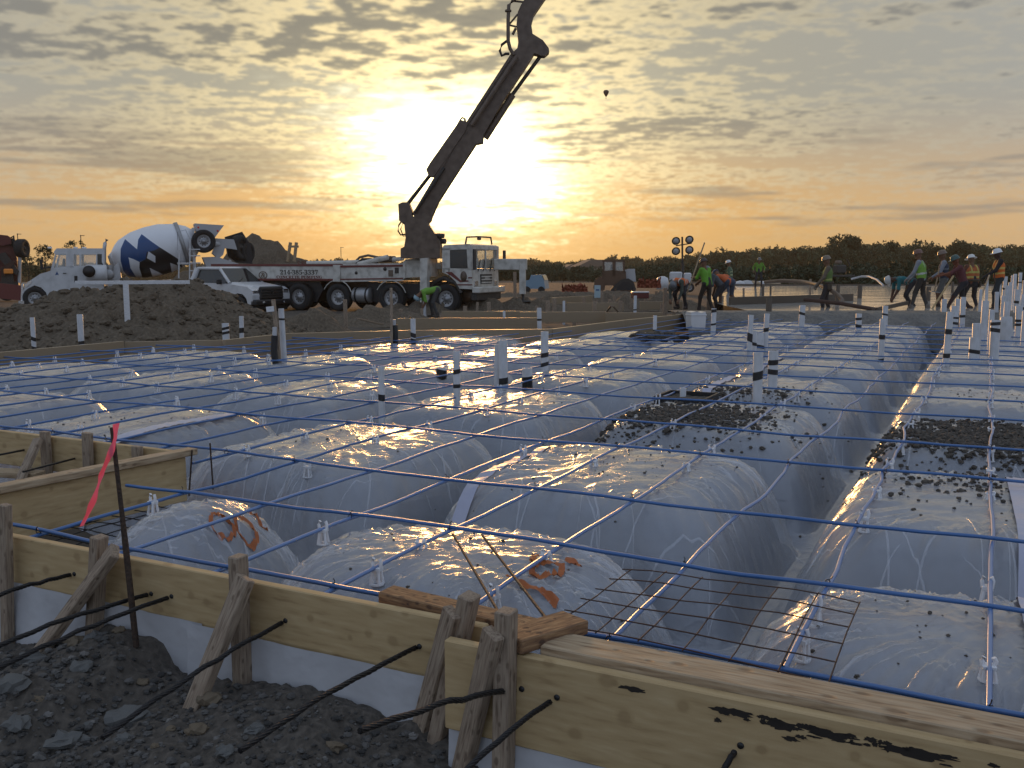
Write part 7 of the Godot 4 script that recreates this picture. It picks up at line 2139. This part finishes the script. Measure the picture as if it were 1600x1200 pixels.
	for i in 20:
		var a := TAU * i / 20.0
		var rr := 0.135 + 0.045 * maxf(0.0, -sin(a)) * maxf(0.0, -sin(a)) + (0.03 if p.get("wide", false) else 0.0)
		brim.append(Vector2(cos(a) * rr, sin(a) * rr))
	slab_of(st, brim, -0.004, 0.004, Transform3D(Basis(Vector3(1, 0, 0), Vector3(0, 0, 1), Vector3(0, 1, 0)), Vector3.ZERO))
	part(hat, "brim", done(st), hm)
	if p.has("vest"):
		var vb := []
		for s in [1.0, -1.0]:
			vb.append([hip + hz * s * 0.75 + sp * 0.02, chest + rt * 0.09 * s, 0.122, 0.126, 0])
			vb.append([chest + rt * 0.09 * s, neck + rt * 0.11 * s - sp * 0.075, 0.126, 0.088, 0])
		st = mb()
		var silver: Color = p.get("stripe", Color(0.45, 0.45, 0.42))
		nets(st, vb, 0.019, 0.04, func(_b, w: Vector3) -> Color:
			var h := (w - hip).dot(sp)
			if (h > 0.10 and h < 0.15) or (h > 0.24 and h < 0.29 and p.get("two", true)): return silver
			if h > 0.29 and absf(absf((w - hip).dot(rt)) - 0.10) < 0.022: return silver
			return p.vest)
		st.generate_normals()
		part(o, "safety_vest", st.commit(), m)
	if p.has("belt"):
		part(o, "tool_belt", m_lathe([Vector2(0.16, -0.04), Vector2(0.205, -0.03), Vector2(0.205, 0.03), Vector2(0.16, 0.04)], 20, Transform3D(Basis().scaled(Vector3(0.85, 1, 1.0)), hip + Vector3(0, 0.04, 0))), M.bark)
		part(o, "tool_pouch", m_box(Vector3(0.12, 0.18, 0.07), 0.02, hip + Vector3(-0.05, -0.08, 0.2 * p.belt)), M.bark)
	return o

func long_tool(called: String, label: String, category: String, a: Vector3, b: Vector3, r: float, m: Material, head := Vector3.ZERO) -> void:
	var o := thing(called, label, category)
	part(o, "handle", m_rod(a, b, r, 8), m)
	if head != Vector3.ZERO:
		var t := Transform3D(frame_of(b - a), b)
		part(o, "blade", m_box(head, 0.004), M.aluminium, t)

func make_people() -> void:
	var green := Color(0.11, 0.29, 0.025)
	var lime := Color(0.16, 0.30, 0.045)
	var orange := Color(0.55, 0.12, 0.02)
	var dark := Color(0.022, 0.022, 0.026)
	var jeans := Color(0.04, 0.055, 0.085)
	var khaki := Color(0.10, 0.085, 0.06)
	person("person in a lime shirt and pale blue hard hat bending beside the pump truck", Vector3(-2.511, -0.47, -31), PI + 0.25, {"shirt": Color(0.14, 0.30, 0.04), "trousers": Color(0.05, 0.05, 0.048), "hat": Color(0.30, 0.45, 0.52), "hip": Vector3(-0.05, 0.90, 0), "lean": 1.72, "head": Vector3(0.6, -0.8, 0), "look": Vector3(0.3, -1, 0), "feet": [Vector3(-0.05, 0, -0.16), Vector3(0.05, 0, 0.16)], "hands": [Vector3(0.42, 0.30, -0.1), Vector3(0.40, 0.28, 0.1)], "forearm": 0, "boots": Color(0.06, 0.05, 0.04)})
	long_tool("white_pipe", "white pipe the bending worker by the pump truck is setting upright", "pipe", Vector3(-2.828, -0.542, -30.8), Vector3(-2.842, 0.059, -30.8), 0.05, M.pvc)
	person("person in a bright green shirt seen from behind, holding a tall pole", Vector3(6.111, -0.276, -30), 2.2, {"shirt": green, "trousers": Color(0.03, 0.026, 0.02), "hat": Color(0.05, 0.035, 0.03), "hip": Vector3(-0.05, 0.92, 0), "lean": 0.22, "head": Vector3(0.35, 1, 0), "feet": [Vector3(0.16, 0, -0.12), Vector3(-0.18, 0, 0.14)], "hands": [Vector3(0.42, 1.12, -0.12), Vector3(0.44, 0.92, 0.10)], "forearm": 0, "skin": Color(0.14, 0.07, 0.04)})
	long_tool("tall_pole", "tall slanting wooden pole held by the green-shirted worker", "pole", Vector3(5.344, 0.042, -29.6), Vector3(5.956, 1.916, -29.6), 0.022, M.plank_wood)
	person("person in grey with a dark hard hat stooping just behind the green-shirted pole worker", Vector3(6.712, -0.324, -31), PI, {"shirt": Color(0.07, 0.075, 0.085), "trousers": dark, "hat": Color(0.10, 0.12, 0.14), "hip": Vector3(-0.1, 0.88, 0), "lean": 0.75, "head": Vector3(0.7, 0.8, 0), "look": Vector3(1, -0.6, 0.0), "feet": [Vector3(0.05, 0, -0.14), Vector3(-0.1, 0, 0.14)], "hands": [Vector3(0.4, 0.72, -0.14), Vector3(0.42, 0.7, 0.14)]})
	person("person in a white hard hat and dark vest standing behind the orange-shirted stooper", Vector3(10.072, -0.247, -44), PI - 0.3, {"shirt": Color(0.06, 0.10, 0.06), "trousers": jeans, "hat": Color(0.62, 0.62, 0.6), "lean": 0.1, "vest": Color(0.07, 0.11, 0.07), "stripe": Color(0.35, 0.38, 0.2), "feet": [Vector3(0.0, 0, -0.14), Vector3(0.0, 0, 0.14)], "hands": [Vector3(0.25, 0.95, -0.22), Vector3(0.25, 0.98, 0.22)], "forearm": 0})
	person("person in an orange shirt stooping away mid-stride at the edge of the wet concrete", Vector3(7.042, -0.157, -31), 2.2, {"shirt": Color(0.50, 0.11, 0.035), "trousers": jeans, "shins": Color(0.10, 0.06, 0.045), "hat": Color(0.03, 0.045, 0.09), "hip": Vector3(-0.1, 0.84, 0), "lean": 1.15, "head": Vector3(0.9, 0.35, 0), "feet": [Vector3(0.22, 0, -0.13), Vector3(-0.30, 0, 0.13)], "hands": [Vector3(0.45, 0.45, -0.2), Vector3(0.5, 0.5, 0.16)], "forearm": 0})
	person("person with an orange vest and grey cap bending down low among the stakes", Vector3(5.231, -0.133, -29.5), -2.2, {"shirt": Color(0.05, 0.06, 0.05), "trousers": dark, "hat": Color(0.13, 0.14, 0.15), "hip": Vector3(-0.15, 0.82, 0), "lean": 1.5, "head": Vector3(0.8, -0.4, 0), "look": Vector3(0.4, -1, 0), "vest": orange, "feet": [Vector3(-0.05, 0, -0.16), Vector3(-0.12, 0, 0.16)], "hands": [Vector3(0.42, 0.28, -0.14), Vector3(0.42, 0.26, 0.14)]})
	person("person in a green shirt standing far out beyond the bulkhead, before the wood", Vector3(14.495, -0.008, -56), -PI / 2 - 0.2, {"shirt": Color(0.10, 0.22, 0.025), "trousers": dark, "hat": Color(0.14, 0.13, 0.12), "feet": [Vector3(0.0, 0, -0.18), Vector3(0.0, 0, 0.18)], "hands": [Vector3(0.1, 0.98, -0.30), Vector3(0.1, 0.98, 0.30)]})
	person("person in brown with a low green vest and tan hard hat, guiding the hose", Vector3(9.112, -0.25, -27.5), PI - 0.25, {"shirt": Color(0.12, 0.095, 0.07), "trousers": Color(0.03, 0.027, 0.025), "hat": Color(0.17, 0.13, 0.09), "lean": 0.02, "vest": Color(0.10, 0.16, 0.04), "two": false, "stripe": Color(0.3, 0.32, 0.1), "feet": [Vector3(0.10, 0, -0.13), Vector3(-0.12, 0, 0.13)], "hands": [Vector3(0.34, 0.86, -0.16), Vector3(0.28, 0.84, 0.20)], "belt": -1.0, "gloves": Color(0.12, 0.1, 0.08)})
	person("person in a teal shirt and pale hard hat bent double, reaching to the concrete", Vector3(11.934, -0.128, -28.5), PI + 0.05, {"shirt": Color(0.015, 0.12, 0.13), "trousers": dark, "hat": Color(0.42, 0.43, 0.42), "hip": Vector3(-0.02, 0.86, 0), "lean": 1.42, "head": Vector3(1, -0.12, 0), "look": Vector3(0.2, -1, 0), "feet": [Vector3(0.05, 0, -0.16), Vector3(-0.2, 0, 0.16)], "hands": [Vector3(0.62, 0.22, -0.15), Vector3(0.52, 0.28, 0.12)], "forearm": 0, "skin": Color(0.09, 0.045, 0.03)})
	person("person in a lime safety vest, grey sleeves and a reddish hard hat", Vector3(11.617, -0.079, -27), 2.55, {"shirt": Color(0.20, 0.22, 0.25), "trousers": Color(0.03, 0.026, 0.023), "hat": Color(0.14, 0.065, 0.045), "lean": 0.18, "vest": lime, "two": false, "feet": [Vector3(0.22, 0, -0.14), Vector3(-0.16, 0, 0.15)], "hands": [Vector3(0.36, 0.90, -0.18), Vector3(0.34, 0.86, 0.10)], "boots": Color(0.16, 0.14, 0.12), "shins": Color(0.05, 0.045, 0.04), "gloves": Color(0.15, 0.13, 0.11)})
	person("person in a navy vest, grey sleeves and shorts, leaning on a tool", Vector3(12.687, -0.087, -28), PI - 0.35, {"shirt": Color(0.20, 0.22, 0.26), "trousers": Color(0.11, 0.12, 0.12), "shins": Color(0.13, 0.07, 0.045), "hat": Color(0.16, 0.11, 0.08), "lean": 0.06, "vest": Color(0.022, 0.035, 0.06), "stripe": Color(0.12, 0.14, 0.16), "feet": [Vector3(0.12, 0, -0.12), Vector3(-0.06, 0, 0.14)], "hands": [Vector3(0.34, 0.95, -0.20), Vector3(0.22, 0.95, 0.24)]})
	person("person in a maroon shirt and dark green hard hat striding and pushing a yellow rake", Vector3(12.731, -0.133, -27), PI - 0.1, {"shirt": Color(0.10, 0.028, 0.035), "trousers": Color(0.022, 0.02, 0.024), "shins": Color(0.05, 0.025, 0.02), "hat": Color(0.04, 0.085, 0.075), "hip": Vector3(-0.05, 0.86, 0), "lean": 0.34, "head": Vector3(0.45, 1, 0), "look": Vector3(1, -0.4, 0), "feet": [Vector3(0.42, 0, -0.12), Vector3(-0.36, 0, 0.14)], "hands": [Vector3(0.62, 1.06, -0.12), Vector3(0.44, 1.10, 0.1)], "forearm": 0, "skin": Color(0.17, 0.06, 0.035)})
	person("person in an orange vest and white wide-brimmed hard hat half hidden behind the maroon-shirted one", Vector3(13.83, -0.171, -28.6), PI / 2 + 0.2, {"shirt": Color(0.12, 0.05, 0.03), "trousers": dark, "hat": Color(0.60, 0.60, 0.58), "wide": true, "lean": 0.15, "hip": Vector3(0, 0.9, 0), "vest": Color(0.35, 0.10, 0.03), "stripe": Color(0.40, 0.38, 0.1), "feet": [Vector3(0.1, 0, -0.14), Vector3(-0.1, 0, 0.14)], "hands": [Vector3(0.34, 0.95, -0.18), Vector3(0.34, 0.92, 0.18)], "belt": 1.0})
	person("person in a white hard hat, orange vest and black sleeves at the right, raking", Vector3(13.801, -0.061, -27), PI - 0.15, {"shirt": Color(0.015, 0.014, 0.016), "trousers": Color(0.02, 0.03, 0.035), "hat": Color(0.66, 0.66, 0.66), "lean": 0.08, "vest": orange, "stripe": Color(0.55, 0.42, 0.12), "feet": [Vector3(0.14, 0, -0.13), Vector3(-0.14, 0, 0.15)], "hands": [Vector3(0.40, 0.98, -0.14), Vector3(0.32, 0.84, 0.10)], "skin": Color(0.06, 0.035, 0.025), "gloves": Color(0.02, 0.02, 0.02)})
	long_tool("concrete_rake", "yellow-handled concrete rake pushed by the maroon-shirted worker", "rake", Vector3(12.368, 0.919, -26.7), Vector3(11.793, -0.047, -26.7), 0.028, M.form_wood, Vector3(0.5, 0.12, 0.02))
	long_tool("concrete_rake", "long-handled rake of the orange-vested worker at the right, among the pipes", "rake", Vector3(13.12, 0.941, -26.2), Vector3(12.139, -0.274, -25), 0.022, M.plank_wood, Vector3(0.5, 0.12, 0.02))
	long_tool("shovel", "slim tool the navy-vested worker leans on", "shovel", Vector3(12.455, 1.131, -27.8), Vector3(12.343, 0.445, -27.8), 0.02, M.plank_wood, Vector3(0.2, 0.25, 0.02))
	solid("concrete_hose", m_tube([Vector3(8.514, 0.659, -32), Vector3(8.788, 0.726, -31), Vector3(9.11, 0.71, -30), Vector3(9.156, 0.637, -28.5), Vector3(9.173, 0.526, -27.5), Vector3(9.23, 0.393, -27), Vector3(9.243, 0.243, -26.6), Vector3(9.159, 0.158, -26.5)], 0.062, 10), M.boom_paint, "thick concrete hose arching past the worker in brown down to the pour", "hose")
	solid("concrete_hose", m_tube([Vector3(14.238, 0.67, -40), Vector3(14.663, 0.777, -40), Vector3(14.611, 0.786, -39), Vector3(14.548, 0.669, -38), Vector3(14.425, 0.459, -37)], 0.042, 8), M.pvc_grey, "pale hose arching low over the wet concrete behind the teal-shirted worker", "hose")
	solid("screed_pipe", m_tube([Vector3(8.37, 0.241, -27.2), Vector3(9.106, 0.161, -26.4), Vector3(9.839, 0.019, -25.6)], 0.055, 8), M.rust, "long reddish pipe lying over the pour from the hose end", "pipe")
	lumber("screed_bar", "dark screed bar lying on the pour before the teal-shirted worker", "bar", M.dark_wood, Vector3(9.736, 0.002, -25.6), Vector3(11.241, 0.157, -27), 0.08, 0.10)
	var eq := thing("power_screed", "small dark engine-driven machine far out on the wet concrete behind the hose worker", "machine", Vector3(17.258, 0.617, -50), 0.3)
	part(eq, "frame", m_box(Vector3(1.4, 0.1, 0.5), 0.02, Vector3(0, 0.1, 0)), M.dark_steel)
	part(eq, "engine", m_box(Vector3(0.6, 0.45, 0.4), 0.06, Vector3(-0.1, 0.45, 0)), M.dark_steel)
	part(eq, "handle", m_tube([Vector3(0.3, 0.2, 0), Vector3(0.5, 0.7, 0), Vector3(0.3, 0.95, 0)], 0.03, 6), M.dark_steel)
	part(eq, "tank", m_box(Vector3(0.3, 0.2, 0.3), 0.05, Vector3(-0.2, 0.8, 0)), M.boom_paint)
